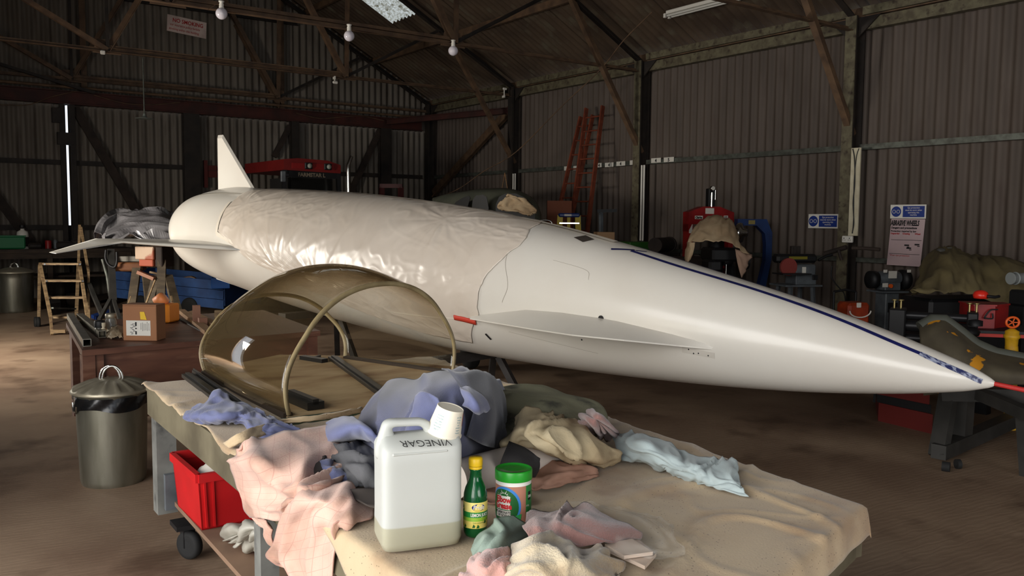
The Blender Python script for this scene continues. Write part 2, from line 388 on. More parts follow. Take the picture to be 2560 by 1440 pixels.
# eaves beam (cream) per bay and mid rail
for a, b in zip(CY_[1:], CY_[:-1]):
    t = MB().bar((XR-.06, a+.1, EAVE-.10), (XR-.06, b-.1, EAVE-.10), .10, .14).bar((XR-.1, a+.1, EAVE+.06), (XR-.1, b-.1, EAVE+.06), .06, .10, prof='L').build('eaves_beam', M_steelcream)
    tag(t, 'cream eaves beam topping the long wall, in the bay %s' % {14.03: 'next to the back wall', 10.42: 'above the ladders', 6.55: 'above the red press', 2.9: 'above the abrasive wheels poster'}[a], 'beam', 'eaves beams')
    t = MB().bar((XR-.03, a+.1, 2.46), (XR-.03, b-.1, 2.46), .09, .07, prof='L').build('wall_rail', M_rail)
    tag(t, 'galvanised rail halfway up the long wall, in the bay %s' % {14.03: 'next to the back wall', 10.42: 'behind the ladders', 6.55: 'above the red press', 2.9: 'above the abrasive wheels poster'}[a], 'rail', 'rails of the long wall')
    t = MB().bar((XR-.03, a+.1, 1.02), (XR-.03, b-.1, 1.02), .05, .06).build('wall_rail', M_rail)
    tag(t, 'low grey rail on the long wall, in the bay %s' % {14.03: 'next to the back wall', 10.42: 'behind the ladders', 6.55: 'behind the red press', 2.9: 'under the abrasive wheels poster'}[a], 'rail', 'rails of the long wall')
tb = MB().bar((XL, YB-.12, 3.62), (XR-.3, YB-.12, 3.62), .14, .24, prof='I').build('door_track_beam', M_redox); tag(tb, 'deep red oxide steel beam across the whole back wall above the sliding doors', 'beam')
tb = MB().tube([(XL, YB-.2, 3.80), (3.6, YB-.2, 3.80), (XR-.4, YB-.2, 3.80)], .025).build('service_pipe', M_steelbrown); tag(tb, 'thin brown pipe running along the top of the red beam', 'pipe')
p0 = aty(960, 300, 16.9); tb = MB().bar(Vector((8.8, 17.2, 3.62)), (XR-.15, 14.1, 3.66), .10, .12, prof='I').build('corner_beam', M_redox); tag(tb, 'red oxide steel beam crossing the far corner under the eaves', 'beam')
for z in (2.46, 1.28):
    for x0, x1 in ((XL, GX-.1), (GX+.1, 4.55), (4.95, XR-.2)):
        t = MB().bar((x0, YB-.01, z), (x1, YB-.01, z), .06, .09, prof='L').build('wall_rail', M_steeldark)
        tag(t, 'dark back wall rail at %s height, %s' % ('head' if z > 2 else 'bench', 'beyond the daylight gap' if x0 == XL else 'between the daylight gap and the wide post' if x0 < 4 else 'behind the red tractor'), 'rail', 'rails of the back wall')
def post(u, w, label, z1=3.52, d=.16, y=YB-.10):
    x = aty(u, 400, y).x; t = MB().bar((x, y, 0), (x, y, z1), w, d, up=(0, 1, 0), prof='I').build('steel_post', M_steeldark); return tag(t, label, 'post', 'posts of the back wall')
post(478, .30, 'wide dark steel post on the back wall, close behind the white tail fin'); post(736, .16, 'dark steel post on the back wall above the red tractor roof'); post(962, .26, 'wide dark steel post on the back wall near the far corner')
gxb = MB().box((GX, YB+.02, .66), (.16, .03, 1.32)).build('gap_blocker', M_steeldark); tag(gxb, 'dark strip added to block daylight at the foot of the gap', 'board')  # added strip, keeps daylight from showing in the lower part of the slit
post(158, .08, 'slim dark post on the outer side of the daylight gap', d=.06); post(184, .08, 'slim dark post on the inner side of the daylight gap', d=.06)
for k, (u, v) in enumerate([(167, 290), (166, 347)]):
    p = aty(u, v, YB-.1); h = .22 if k else .26
    t = MB().box((p.x-(0 if k else .17), p.y, p.z), (.30 if k else .14, .10, h)).build('door_latch_box', M_steeldark); tag(t, ['small dark bracket at the top of the daylight gap', 'dark latch plate across the middle of the daylight gap'][k], 'bracket')
M_board = mat('dark weathered board', (58, 46, 38), .8, c2=(36, 28, 24), scale=5)
def brace(pts, w, label, y=YB-.03, m=M_board):
    a, b = [aty(u, v, y) for u, v in pts]; t = MB().bar(a, b, w, .06, up=(0, 1, 0)).build('wall_brace', m); return tag(t, label, 'brace', 'diagonal braces on the walls')
brace([(186, 268), (345, 535)], .15, 'long dark diagonal brace beside the daylight gap')
brace([(-60, 420), (95, 632)], .15, 'dark diagonal brace ending behind the workbench with the green box')
brace([(725, 315), (685, 392)], .11, 'short dark diagonal brace above the tractor roof'); brace([(950, 325), (872, 490)], .13, 'dark diagonal brace beside the tractor exhaust')
brace([(590, 60), (700, 268)], .10, 'brown diagonal brace high on the back wall above the tail fin', y=YB-.05, m=M_steelbrown)
brace([(0, 160), (235, 232)], .05, 'thin dark diagonal brace over the red beam', y=YB-.3, m=M_steeldark)
a, b = atx(1278, 272, XR-.12), atx(1085, 482, XR-.12)
tag(MB().bar(a, b, .16, .08, up=(1, 0, 0)).bar(a+Vector((-.05, 0, -.09)), b+Vector((-.05, 0, -.09)), .03, .03).build('wall_brace', M_steelbrown), 'heavy double diagonal brace crossing the long wall behind the parked grey-green cabin', 'brace', 'diagonal braces on the walls')
# gable rail high on the back wall
a, b = aty(0, -28, YB-.04), aty(620, 66, YB-.04)
tag(MB().bar((XL, YB-.03, 5.55), (6.9, YB-.03, 5.55), .08, .10, prof='L').build('gable_rail', M_steeldark), 'dark horizontal rail high on the gable behind the no smoking sign', 'rail')
for u in (208, 703):
    x = aty(u, 150, YB-.05).x; tag(MB().bar((x, YB-.04, 3.75), (x, YB-.04, roofz(x)), .10, .08, up=(0, 1, 0), prof='L').build('gable_post', M_steelbrown), 'rusty vertical post on the gable, %s' % ('above the daylight gap' if u < 400 else 'above the tractor'), 'post', 'gable posts')
# ------------------------------------------------------------------ the aircraft body
M_white = mat('white gloss paint', (214, 210, 201), .30, c2=(209, 203, 193), scale=1.5, spec=.5, coat=.25)
M_white.node_tree.nodes['Principled BSDF'].inputs['Coat Roughness'].default_value = .12
NB = Vector((4.449, 2.051, .696)); TB = Vector((2.693, 10.126, 1.278)); AX = (TB-NB).normalized()
E1 = (Vector((0, 0, 1))-AX*AX.z).normalized(); E2 = E1.cross(AX).normalized()
if E2.x > 0: E2 = -E2
S_ = [0, .02, .05, .1, .15, .3, .5, .8, 1.1, 1.5, 2, 2.5, 3, 3.5, 4, 4.5, 5, 5.5, 6, 6.5, 7, 7.5, 7.9, 8.12, 8.27, 8.36, 8.40]
Z_ = [0, 0, .001, .002, .002, .003, .005, .008, .012, .018, .029, .040, .049, .055, .061, .065, .07, .074, .078, .081, .082, .082, .082, .082, .082, .082, .082]
R_ = [.006, .022, .036, .056, .073, .114, .163, .226, .280, .341, .409, .468, .515, .549, .570, .581, .582, .575, .560, .540, .513, .477, .425, .355, .27, .16, .0]
def cen(s): return NB+AX*s+Vector((0, 0, float(np.interp(s, S_, Z_))))
def rad(s): return float(np.interp(s, S_, R_))
_sd = np.concatenate([np.linspace(0, 1, 30)**1.6*1.1, np.arange(1.2, 7.6, .1), np.linspace(7.65, 8.4, 26)])
_cs = catmull(np.array([S_, Z_, R_]).T, 6); _o = np.argsort(_cs[:, 0])
S_s, Z_s, R_s = _cs[_o, 0], _cs[_o, 1], _cs[_o, 2]
def rad(s): return float(max(np.interp(s, S_s, R_s), 0.0))
def cen(s): return NB+AX*s+Vector((0, 0, float(np.interp(s, S_s, Z_s))))
def onb(s, deg, off=0):
    a = math.radians(deg); return cen(s)+(E2*math.cos(a)+E1*math.sin(a))*(rad(s)+off)
craft = thing('aircraft_fuselage', (3.5, 6.2, 0), 'long white spindle-shaped aircraft body with tail fin, stub wings and pointed nose', 'aircraft')
P = [[tuple(onb(s, k*360/96)) for k in range(96)] for s in _sd]
MB().grid(P, closeu=True).build('fuselage', M_white, craft)
# fin
def vp(u, v):      # on the upright plane through the body axis
    n = AX.cross(Vector((0, 0, 1))); r = ray(u, v); t = (NB-EYE).dot(n)/r.dot(n); return EYE+r*t
FN = AX.cross(Vector((0, 0, 1))).normalized()
def fin(pts, t, name, m):
    pts = [Vector(p) for p in pts]; c = sum(pts, Vector())/len(pts)
    mid = [p+(c-p)*.12 for p in pts]; mb = MB(); n = len(pts)
    vs = pts+[p+FN*t for p in mid]+[p-FN*t for p in mid]
    fs = [(i, (i+1) % n, (i+1) % n+n, i+n) for i in range(n)]+[((i+1) % n, i, i+2*n, (i+1) % n+2*n) for i in range(n)]+[tuple(range(n, 2*n)), tuple(range(2*n, 3*n))[::-1]]
    mb.add(vs, fs); return mb.build(name, m, craft)
fin([vp(545, 338), vp(558, 337), vp(645, 478)+Vector((0, 0, -.03)), vp(547, 482)], .022, 'tail_fin', M_white)
MB().tube([vp(588, 506), vp(588, 487)], .012, 8).build('antenna_stub', M_white, craft)
MB().grid([[tuple(onb(s, a, .004+.03*math.sin(PI*(s-6.75)/1.05)*math.cos(math.radians(a-90)*3))) for a in (66, 74, 82, 90, 98, 106, 114)] for s in np.linspace(6.75, 7.8, 16)]).build('fin_fairing', M_white, craft)
# tail wings: inner panel, drooped outer panel
def wing(side):
    def wp(s, b, z): p = cen(s)+E2*(b*side); p.z = z; return p
    LE = [(6.15, .30, 1.185), (6.26, .56, 1.19), (6.75, .9, 1.215), (7.2, 1.24, 1.245), (7.33, 1.80, 1.150)]
    TE = [(8.0, .20, 1.245), (8.0, .45, 1.25), (7.95, .8, 1.262), (7.86, 1.24, 1.272), (7.46, 1.82, 1.158)]
    mb = MB(); rows = []
    for (l, t) in zip(LE, TE):
        a, b = wp(*l), wp(*t); c = (b-a).length; row = []
        for k in range(9):
            q = k/8; h = .03*c*4*math.sqrt(q)*(1-q)*.5; row.append(a.lerp(b, q)+Vector((0, 0, h)))
        for k in range(7, 0, -1):
            q = k/8; h = .022*c*4*math.sqrt(q)*(1-q)*.5; row.append(a.lerp(b, q)-Vector((0, 0, h)))
        rows.append([tuple(p) for p in row])
    # subdivide across the span but keep the crank sharp
    out = []
    for i in range(len(rows)-1):
        for k in range(4):
            out.append([tuple(Vector(p).lerp(Vector(q), k/4)) for p, q in zip(rows[i], rows[i+1])])
    out.append(rows[-1]); mb.grid(out, closeu=True); n = len(rows[0]); mb.add(rows[-1], [tuple(range(n))])
    mb.build('tail_wing', M_white, craft)
wing(1); wing(-1)
# long foreplanes low on the flanks
def fore(side):
    root = [(3.25, -19), (3.05, -14), (2.75, -6), (2.46, -3.0), (2.16, -1.5), (2.05, -1.5), (1.62, -4), (1.30, -6), (1.12, -8)]
    zs = [.795, .80, .812, .818, .812, .806, .765, .752, .748]
    ou = [(1175, 797), (1240, 808), (1330, 823), (1430, 838), (1510, 846), (1560, 851), (1700, 865), (1800, 874), (1904, 884)]
    A = []; B = []
    for (s, d), (u, v), z in zip(root, ou, zs):
        p = onb(s, d, -.02); q = atz(u, v, z)
        b = (q-cen(s)).dot(E2); ss = (q-NB).dot(AX)
        if side < 0:
            f = lambda w: w-E2*(2*(w-cen((w-NB).dot(AX))).dot(E2))
            p, q = f(p), f(q)
        A.append(p); B.append(q)
    mb = MB(); up = Vector((0, 0, .012)); dn = Vector((0, 0, -.012))
    top = [[tuple(a.lerp(b, k/6)+up*(1-k/6)+Vector((0, 0, .004))) for k in range(7)] for a, b in zip(A, B)]
    bot = [[tuple(a.lerp(b, k/6)+dn*(1-k/6)-Vector((0, 0, .004))) for k in range(7)] for a, b in zip(A, B)]
    mb.grid(top); mb.grid(bot[::-1])
    mb.grid([[r[-1] for r in top], [r[-1] for r in bot]], smooth=False)
    return mb.build('foreplane', M_white, craft)
fore(1); fore(-1)
def strip(name, pts, w, m, off=.003, parent=None, wdeg=None, solid=0):
    """ribbon lying on the body through (s, deg) points"""
    Q = catmull(np.array(pts, float), 8); mb = MB(); P = []
    for i, (s, d) in enumerate(Q):
        p = onb(s, d, off); p2 = onb(*(Q[min(i+1, len(Q)-1)]), off)-onb(*(Q[max(i-1, 0)]), off); nrm = (p-cen(s)).normalized(); sd = p2.cross(nrm).normalized()
        ww = w(s) if callable(w) else w; P.append([tuple(p-sd*ww/2), tuple(p+nrm*.001), tuple(p+sd*ww/2)])
    mb.grid(P); return mb.build(name, m, parent or craft, solid=solid)
M_navy = mat('navy blue masking tape', (22, 26, 74), .35, c2=(30, 34, 88), scale=20)
M_navyworn = mat('scuffed navy tape', (36, 42, 84), .4, c2=(150, 156, 176), scale=14, detail=8, lo=.45, hi=.6, stretch=(8, 1, 3))
strip('navy_stripe', [(2.18, 75.8), (1.8, 72.7), (1.27, 72.6), (.78, 66.6), (.35, 50)], lambda s: .016+.012*min(1, s), M_navy)
strip('navy_stripe', [(.35, 50), (.15, 31), (.055, 8)], lambda s: .026, M_navyworn)
strip('navy_stripe', [(2.24, 97), (1.8, 98), (1.27, 99.5), (.95, 101)], .014, M_navy)
strip('navy_tape', [(2.30, 68.5), (2.17, 79)], .028, M_navy, .004)
strip('navy_tape', [(2.16, 79), (2.10, 84)], .022, M_navy, .004)
strip('black_tape', [(5.85, -3.5), (5.83, -7.5)], .012, M_steeldark)
strip('black_tape', [(3.13, -32), (3.10, -37.5)], .022, mat('black tape', (20, 20, 22), .5))
strip('black_tape', [(4.2, -17.5), (4.19, -21)], .014, MATS['black tape'])
M_redtag = mat('red plastic strip', (196, 62, 44), .5)
strip('red_strip', [(3.385, -21), (3.29, -21.2), (3.18, -22)], .038, M_redtag, .012, solid=.008)
M_dark = mat('near black', (14, 14, 15), .5)
# hatch on the top of the nose
Q = [(2.627, 71.3), (2.593, 82), (2.49, 77.6), (2.525, 67.5)]
MB().add([onb(s, d, .004) for s, d in Q], [(0, 1, 2, 3)]).build('hatch', mat('dark hatch', (60, 52, 46), .7), craft)
MB().lathe([(.02, -.004), (.02, .004)], 16, M=Matrix.Translation(onb(2.15, 0, 0)) @ E2.to_track_quat('Z', 'Y').to_matrix().to_4x4()).build('port', M_dark, craft)
# panel lines, bolts and holes
M_line = mat('panel gap', (150, 142, 130), .6)
strip('panel_gap', [(3.02, 50), (2.98, 30), (2.9, 12), (2.93, -2)], .003, M_line, .0012)
strip('panel_gap', [(2.62, 40), (2.35, 38), (2.3, 30)], .002, M_line, .0012)
strip('panel_gap', [(2.9, -26), (2.5, -30), (2.2, -34)], .002, M_line, .0012)
for s, d in ((2.3, -22), (1.56, -14.5), (1.50, -17), (1.44, -18), (1.53, -18)):
    MB().lathe([(.006, 0), (.006, .002), (0, .003)], 8, M=Matrix.Translation(onb(s, d)) @ (onb(s, d)-cen(s)).to_track_quat('Z', 'Y').to_matrix().to_4x4()).build('rivet', M_dark, craft)
strip('patch_plate', [(1.60, -15.8), (1.40, -17.2)], .038, mat('grey patch plate', (196, 190, 180), .5), .0015)
# red probe cover
tag(MB().tube([NB-AX*-.01+Vector((0, 0, 0)), NB-AX*.35-Vector((0, 0, .01)), NB-AX*.9-Vector((0, 0, .03))], [.012, .014, .014]).build('probe_cover', mat('red fabric cover', (176, 40, 36), .6)), 'red sleeve over the probe on the pointed nose tip', 'cover')
# masking film over the cockpit opening
M_film = mat('milky masking film', (206, 195, 182), .3, spec=.5, c2=(199, 187, 173), scale=3)
def film():
    mb = MB(); ns, na = 260, 150; P = []
    for i in range(ns+1):
        t = i/ns; row = []
        for j in range(na+1):
            q = j/na
            ang = -46+q*(168)
            s0 = 3.02+.13*math.sin(q*7)+ .10*(1 if q > .55 else 0)*min(1, (q-.55)*8 if q > .55 else 0)+.02*fbm(q*9, 3)
            if ang < -15: s0 += (-15-ang)/31*.30
            s1 = 6.80-.05*math.sin(q*5)+.02*fbm(q*9, 8)
            if ang < 12: s1 -= (12-ang)/22*.62
            if ang < -10: s1 -= (-10-ang)/36*1.4
            s = s0+(s1-s0)*t
            # creases fan out from gathers
            d = 0
            for (cs, ca, fr, amp, seed) in ((3.75, 58, 22, .006, 1), (5.6, -14, 30, .0065, 2), (6.5, 45, 24, .005, 3), (4.9, -22, 34, .006, 4)):
                dx = (s-cs); dy = (ang-ca)/57.3*.55; rr = math.hypot(dx, dy); th = math.atan2(dy, dx)
                w = math.exp(-(rr/.75)**2)*min(1, rr/.12)
                d += amp*w*max(0, noise.noise(Vector((math.cos(th)*fr/5, math.sin(th)*fr/5, seed*3+rr*.8))))*2
            w = noise.noise(Vector((s*.8, ang*.03, 5)))
            d += .0022*max(0, 1-abs(noise.noise(Vector((s*2.6+w*2, ang*.028+w, 9)))*6))
            d += .003*max(0, 1-abs(noise.noise(Vector((s*7, ang*.05+w*3, 19)))*4))
            if ang < 6: d += .0042*abs(noise.noise(Vector((s*24+ang*.05, ang*.03, 2))))*min(1, (6-ang)/10)*math.exp(-((ang+6)/15)**2)*2
            row.append(tuple(onb(s, ang, .005+d)))
        P.append(row)
    mb.grid(P); return mb.build('masking_film', M_film, solid=.001)
tag(film(), 'crinkled milky plastic film taped over the middle of the white aircraft body', 'plastic film')
M_tape = mat('cream masking tape', (212, 203, 188), .5)
fe = thing('masking_tape_edge', onb(4.5, 92), 'narrow torn masking tape along the top edge of the plastic film', 'tape')
for a, b, d0, d1 in ((6.6, 5.6, 84, 88), (5.6, 4.6, 88, 86), (4.6, 3.9, 86, 83), (3.9, 3.3, 82, 80), (3.2, 2.35, 86, 84)):
    strip('tape_length', [(a, d0), ((a+b)/2, (d0+d1)/2+1.5), (b, d1)], .05, M_tape, .012, fe)
strip('tape_length', [(6.83, 48), (6.80, 25), (6.77, 9)], .04, M_tape, .008, fe)
strip('tape_length', [(6.77, 9), (6.5, 4), (6.3, 0)], .04, M_tape, .008, fe)
strip('tape_length', [(3.25, -20), (3.6, -24.5), (4.1, -28)], .012, M_tape, .012, fe)
# wrapped dark plastic on the near tail wing
M_foil = mat('dark grey plastic sheeting', (112, 110, 112), .2, c2=(86, 84, 86), scale=5, spec=.6)
def wpt(u, v, d): return at(u, v, d)
bm = MB(); rowsB = []
pts_top = [(250, 585, 9.9), (268, 552, 10.1), (300, 538, 10.4), (340, 540, 10.2), (372, 533, 10.2), (400, 533, 10.1), (428, 548, 10.0), (455, 556, 9.9), (480, 572, 9.8), (497, 590, 9.7)]
bot = [(256, 590, 9.6), (270, 600, 9.5), (300, 596, 9.4), (340, 598, 9.4), (372, 597, 9.3), (400, 597, 9.3), (430, 596, 9.3), (455, 596, 9.3), (478, 595, 9.4), (497, 593, 9.6)]
back = [(u, v+3, d+.35) for u, v, d in pts_top]
for k, (T0, B0, K0) in enumerate(zip(pts_top, bot, back)):
    m = [(T0[0]*(1-q)+B0[0]*q, T0[1]*(1-q)+B0[1]*q, T0[2]*(1-q)+B0[2]*q) for q in (.35, .7)]
    rowsB.append([at(*(K0[0], max(K0[1]+25, 590), K0[2]+.2)), at(*K0), at(*T0), at(*m[0]), at(*m[1]), at(*B0)])
A = surf(rowsB, sub=5, fold=.11, fs=(1.6, 3.6), warp=.9, seed=5)
mb = MB(); mb.grid([[tuple(p) for p in r] for r in A], smooth=False)
tag(mb.build('plastic_wrap', M_foil, solid=.004), 'crumpled shiny dark grey plastic sheeting lying on the near tail wing', 'plastic sheeting')
# supports under the body
M_tr = mat('dark trestle steel', (52, 48, 46), .6, c2=(38, 34, 32), scale=8)
def trestle(s, label, wob=0):
    c = cen(s); r = rad(s); t = thing('body_trestle', (c.x, c.y, 0), label, 'trestle', 'trestles under the aircraft body')
    zt = c.z-r-.02
    MB().box((c.x, c.y, zt-.03), (.7, .12, .06), rz=.21).build('saddle', M_tr, t)
    for sx in (-1, 1):
        for sy in (-1, 1):
            MB().bar((c.x+sx*.25, c.y+sy*.04, zt-.05), (c.x+sx*.36, c.y+sy*.26, .0), .05, .05).build('leg', M_tr, t)
trestle(3.75, 'dark steel trestle under the forward part of the white aircraft body'); trestle(5.9, 'dark steel trestle under the middle of the white aircraft body')
# ------------------------------------------------------------------ background things
def fr(u, v, d, yaw=0):
    """upright frame at a point: x to the side, y away, z up; yaw in degrees from facing the doorway side; second value: metres per pixel there"""
    p = at(u, v, d); f = RM @ Vector((0, 0, 1)); a = math.atan2(f.x, f.y)
    m = Matrix.Translation(p) @ Matrix.Rotation(-a+math.radians(yaw), 4, 'Z'); return m, d/F
def face(m, x=0, y=0, z=0):
    """frame of a picture plane on the front (-y) side of m: x right, y up"""
    return m @ Matrix.Translation((x, y, z)) @ Matrix.Rotation(PI/2, 4, 'X')
M_black = mat('black machine paint', (18, 18, 20), .55)
M_blackrub = mat('black rubber', (20, 20, 20), .8)
M_redp = mat('red machine paint', (146, 26, 26), .45, c2=(118, 20, 20), scale=6)
M_whitep = mat('white plastic', (220, 216, 206), .5)
M_paper = mat('white paper', (206, 202, 192), .8)
M_canvas = mat('cream canvas', (196, 172, 138), .9, c2=(170, 144, 112), scale=5, bump=.3, bscale=120)
M_olive = mat('olive tarpaulin', (112, 100, 66), .85, c2=(84, 74, 50), scale=4, bump=.3, bscale=80)
M_blue = mat('blue machine paint', (20, 50, 100), .55, c2=(14, 36, 78), scale=6)
M_grey = mat('grey machine paint', (96, 102, 106), .5, c2=(76, 80, 84), scale=8)
M_chrome = mat('polished steel', (190, 190, 186), .18, 1)
M_galv = mat('galvanised steel', (158, 156, 142), .34, .85, c2=(128, 126, 112), scale=4, stretch=(3, 3, .6))
M_orange = mat('orange plastic', (222, 92, 30), .5)
M_yellow = mat('yellow paint', (196, 150, 24), .5, c2=(150, 110, 20), scale=12)
M_green = mat('green plastic', (24, 106, 62), .5)
M_wood = mat('sawn timber', (158, 122, 84), .75, c2=(124, 92, 62), scale=5, stretch=(1, 8, 8))
M_ink = mat('black ink', (18, 18, 20), .6)
M_redink = mat('red ink', (160, 30, 30), .6)
M_blueink = mat('blue print', (26, 52, 128), .5)
M_glass_lamp = mat('opal glass', (232, 226, 232), .12, c2=(224, 218, 226), scale=3, spec=.7)
# globe lamps
for k, (u, v, u0, v0) in enumerate([(554, 34, 553, 5), (873, 90, 871, 62), (1133, 127, 1131, 104)]):
    p = aty(u, v, 10.36); t0 = aty(u0, v0, 10.36); r = .068
    t = thing('globe_lamp', (p.x, p.y, p.z), ['round white opal globe lamp hanging closest to the no smoking sign', 'round white opal globe lamp hanging below the translucent roof sheet', 'round white opal globe lamp hanging closest to the long wall'][k], 'lamp', 'globe lamps under the truss')
    MB().lathe([(r*math.sin(a), -r*math.cos(a)) for a in np.linspace(0.001, PI-.42, 14)], 28, M=Matrix.Translation(p)).build('bulb', M_glass_lamp, t)
    MB().lathe([(.027, .058), (.030, .072), (.026, .09), (.030, .098), (.022, .125), (.030, .128), (.034, .145), (.010, .150)], 20, M=Matrix.Translation(p)).build('lamp_holder', M_whitep, t)
    MB().tube([p+Vector((0, 0, .15)), Vector((p.x, p.y, 3.93))], .006, 6).tube([Vector((p.x-.16, p.y, 3.90)), Vector((p.x+.02, p.y, p.z+.16))], .004, 6).build('hanger_wire', M_steelbrown, t)
# little hanging rod with disc
a, b = aty(357, 146, 13.97), aty(361, 296, 13.97)
t = thing('hanging_lamp', (b.x, b.y, b.z), 'small flat disc hanging on a thin rod in front of the red beam', 'lamp')
MB().tube([a, b], .011, 8).build('rod', M_rail, t)
MB().lathe([(.13, -.006), (.13, .0), (.05, .012), (.02, .04), (.018, .07)], 24, M=Matrix.Translation(b)).build('disc', mat('grey disc', (110, 116, 110), .5), t)
for k, (u, v) in enumerate([(257, 131), (838, 206), (1262, 222)]):
    p = aty(u, v, 13.96); tag(MB().box(p, (.09 if k else .07, .04, .045 if k else .06), bev=.012).box((p.x, 14.0, 3.905), (.02, .08, .05)).box((p.x, 13.98, (p.z+3.91)/2), (.014, .02, abs(3.91-p.z)+.02)).build('cable_cleat', M_whitep), 'small white fitting on the far truss chord, %s' % ['under the struts beyond the daylight gap', 'under the middle struts', 'where it meets the long wall'][k], 'fitting', 'small fittings on the truss')
# NO SMOKING sign
o, x1, y1 = at(417, 76, 15.2), at(512, 97, 15.6), at(414, 33, 15.2)
t = thing('warning_sign', tuple(at(465, 96, 15.4)), 'white rectangular no smoking sign with red heading hanging high under the roof', 'sign')
m = frame(at(417, 76, 15.2), at(515, 97, 15.6)-o, y1-o); wS = (at(515, 97, 15.6)-o).length; hS = (y1-o).length*.97
MB().box((wS/2, hS/2, -.006), (wS, hS, .012), M=m).build('board', mat('dirty white board', (196, 176, 168), .6, c2=(170, 150, 142), scale=5), t)
text('NO SMOKING', hS*.33, m @ Matrix.Translation((wS*.13, hS*.62, .002)), M_redink, t, sx=.86, bold=.002)
text('our insurance policy forbids', hS*.2, m @ Matrix.Translation((wS*.07, hS*.38, .002)), M_redink, t, sx=.78)
text('smoking within this building', hS*.2, m @ Matrix.Translation((wS*.05, hS*.13, .002)), M_redink, t, sx=.78)
# twin fluorescent fitting under the roof
def rf(u, v, dz=.18):
    r = ray(u, v); tt = (EAVE+.13-dz+XR*SL-EYE.z)/(r.z+SL*r.x); return EYE+r*tt
a, b = rf(1668, 42), rf(1850, -10)
b = Vector((a.x, b.y, a.z))
b = a+Vector((0, -1.55, 0)); t = thing('fluorescent_light', tuple((a+b)/2), 'unlit twin-tube fluorescent light fitting under the sloping roof', 'lamp')
MB().box((a+b)/2+Vector((0, 0, .05)), (.13, 1.5, .05), bev=.01).build('housing', M_whitep, t)
for s in (-.045, .045):
    MB().tube([a+Vector((s, -.05, 0)), b+Vector((s, .05, 0))], .017, 10).build('tube', mat('unlit tube', (206, 204, 196), .3), t)
    for q in (a, b): MB().box(q+Vector((s, 0, .01)), (.03, .04, .06)).build('end_cap', M_whitep, t)
# slack cable from the roof to the far corner
cab = [rf(1630, 30, .25), at(1560, 100, 13.0), at(1500, 175, 13.6), at(1400, 270, 14.2), at(1290, 380, 15.0), at(1210, 428, 15.6), at(1150, 470, 16), at(1085, 500, 16.4)]
tag(MB().tube([tuple(p) for p in catmull(np.array(cab), 6)], .009, 6).build('slack_cable', M_steelbrown), 'thin slack cable drooping from the roof down to the parked grey-green cabin', 'cable')
for k, pts in enumerate([[(0, 262), (70, 262), (130, 242), (190, 228)], [(235, 238), (310, 258), (380, 262), (450, 256)], [(740, 283), (800, 296), (860, 292), (905, 290), (960, 302)]]):
    tag(MB().tube([tuple(p) for p in catmull(np.array([aty(u, v, YB-.24) for u, v in pts]), 6)], .008, 6).build('looped_cable', M_steelbrown), 'thin cable sagging along the red beam, %s' % ['over the daylight gap', 'behind the hanging disc', 'above the tractor'][k], 'cable', 'cables along the red beam')
# ---- ladders
M_ladder = mat('red-brown ladder paint', (124, 60, 38), .6, c2=(98, 46, 30), scale=10)
def ladder(tL, tR, bL, bR, n, label, w=.035, h=.07):
    t = thing('ladder', tuple((bL+bR)/2), label, 'ladder', 'red-brown ladders leaning on the long wall')
    MB().bar(tL, bL, w, h, up=(1, 0, 0)).build('stile', M_ladder, t); MB().bar(tR, bR, w, h, up=(1, 0, 0)).build('stile', M_ladder, t)
    for k in range(n):
        q = (k+.7)/n; MB().tube([tL.lerp(bL, q), tR.lerp(bR, q)], .014, 8).build('rung', M_ladder, t)
def lean(u0, v0, x0, u1, v1, x1):
    a, b = atx(u0, v0, x0), atx(u1, v1, x1); return a, a+(b-a)*((a.z-.02)/(a.z-b.z))
a1, b1 = lean(1452, 292, 9.98, 1392, 546, 9.45); a2, b2 = lean(1482, 288, 9.98, 1430, 540, 9.45)
ladder(a1, a2, b1, b2, 13, 'shorter red-brown ladder leaning on the long wall, feet further out')
a1, b1 = lean(1466, 271, 9.90, 1428, 560, 9.35); a2, b2 = lean(1507, 265, 9.90, 1469, 574, 9.35)
ladder(a1, a2, b1, b2, 14, 'taller red-brown ladder leaning on the long wall, its top sticking up highest')
# number cards on the rail
for k, (u, v) in enumerate([(1416, 421), (1439, 420), (1498, 413), (1523, 412), (1552, 409), (1586, 406), (1640, 401), (1672, 399)]):
    p = atx(u, v, XR-.09); wd = .22 if k > 2 else .13
    t = thing('number_card', tuple(p), 'small white numbered card clipped to the rail, %s' % ['first past the far column, behind the ladders', 'glimpsed between the two ladders', 'just beside the taller ladder', 'second beyond the ladders', 'third beyond the ladders', 'last before the steel column', 'first past the steel column', 'last one past the steel column'][k], 'card', 'number cards on the rail')
    m = frame(p, (0, -1, 0), (0, 0, 1)); MB().box((0, 0, 0), (wd, .075, .004), M=m).build('card_face', M_paper, t)
    if k > 1: text('4' if k != 7 else '5', .075, m @ Matrix.Translation((-.02, -.028, .004)), M_ink, t, bold=.003)
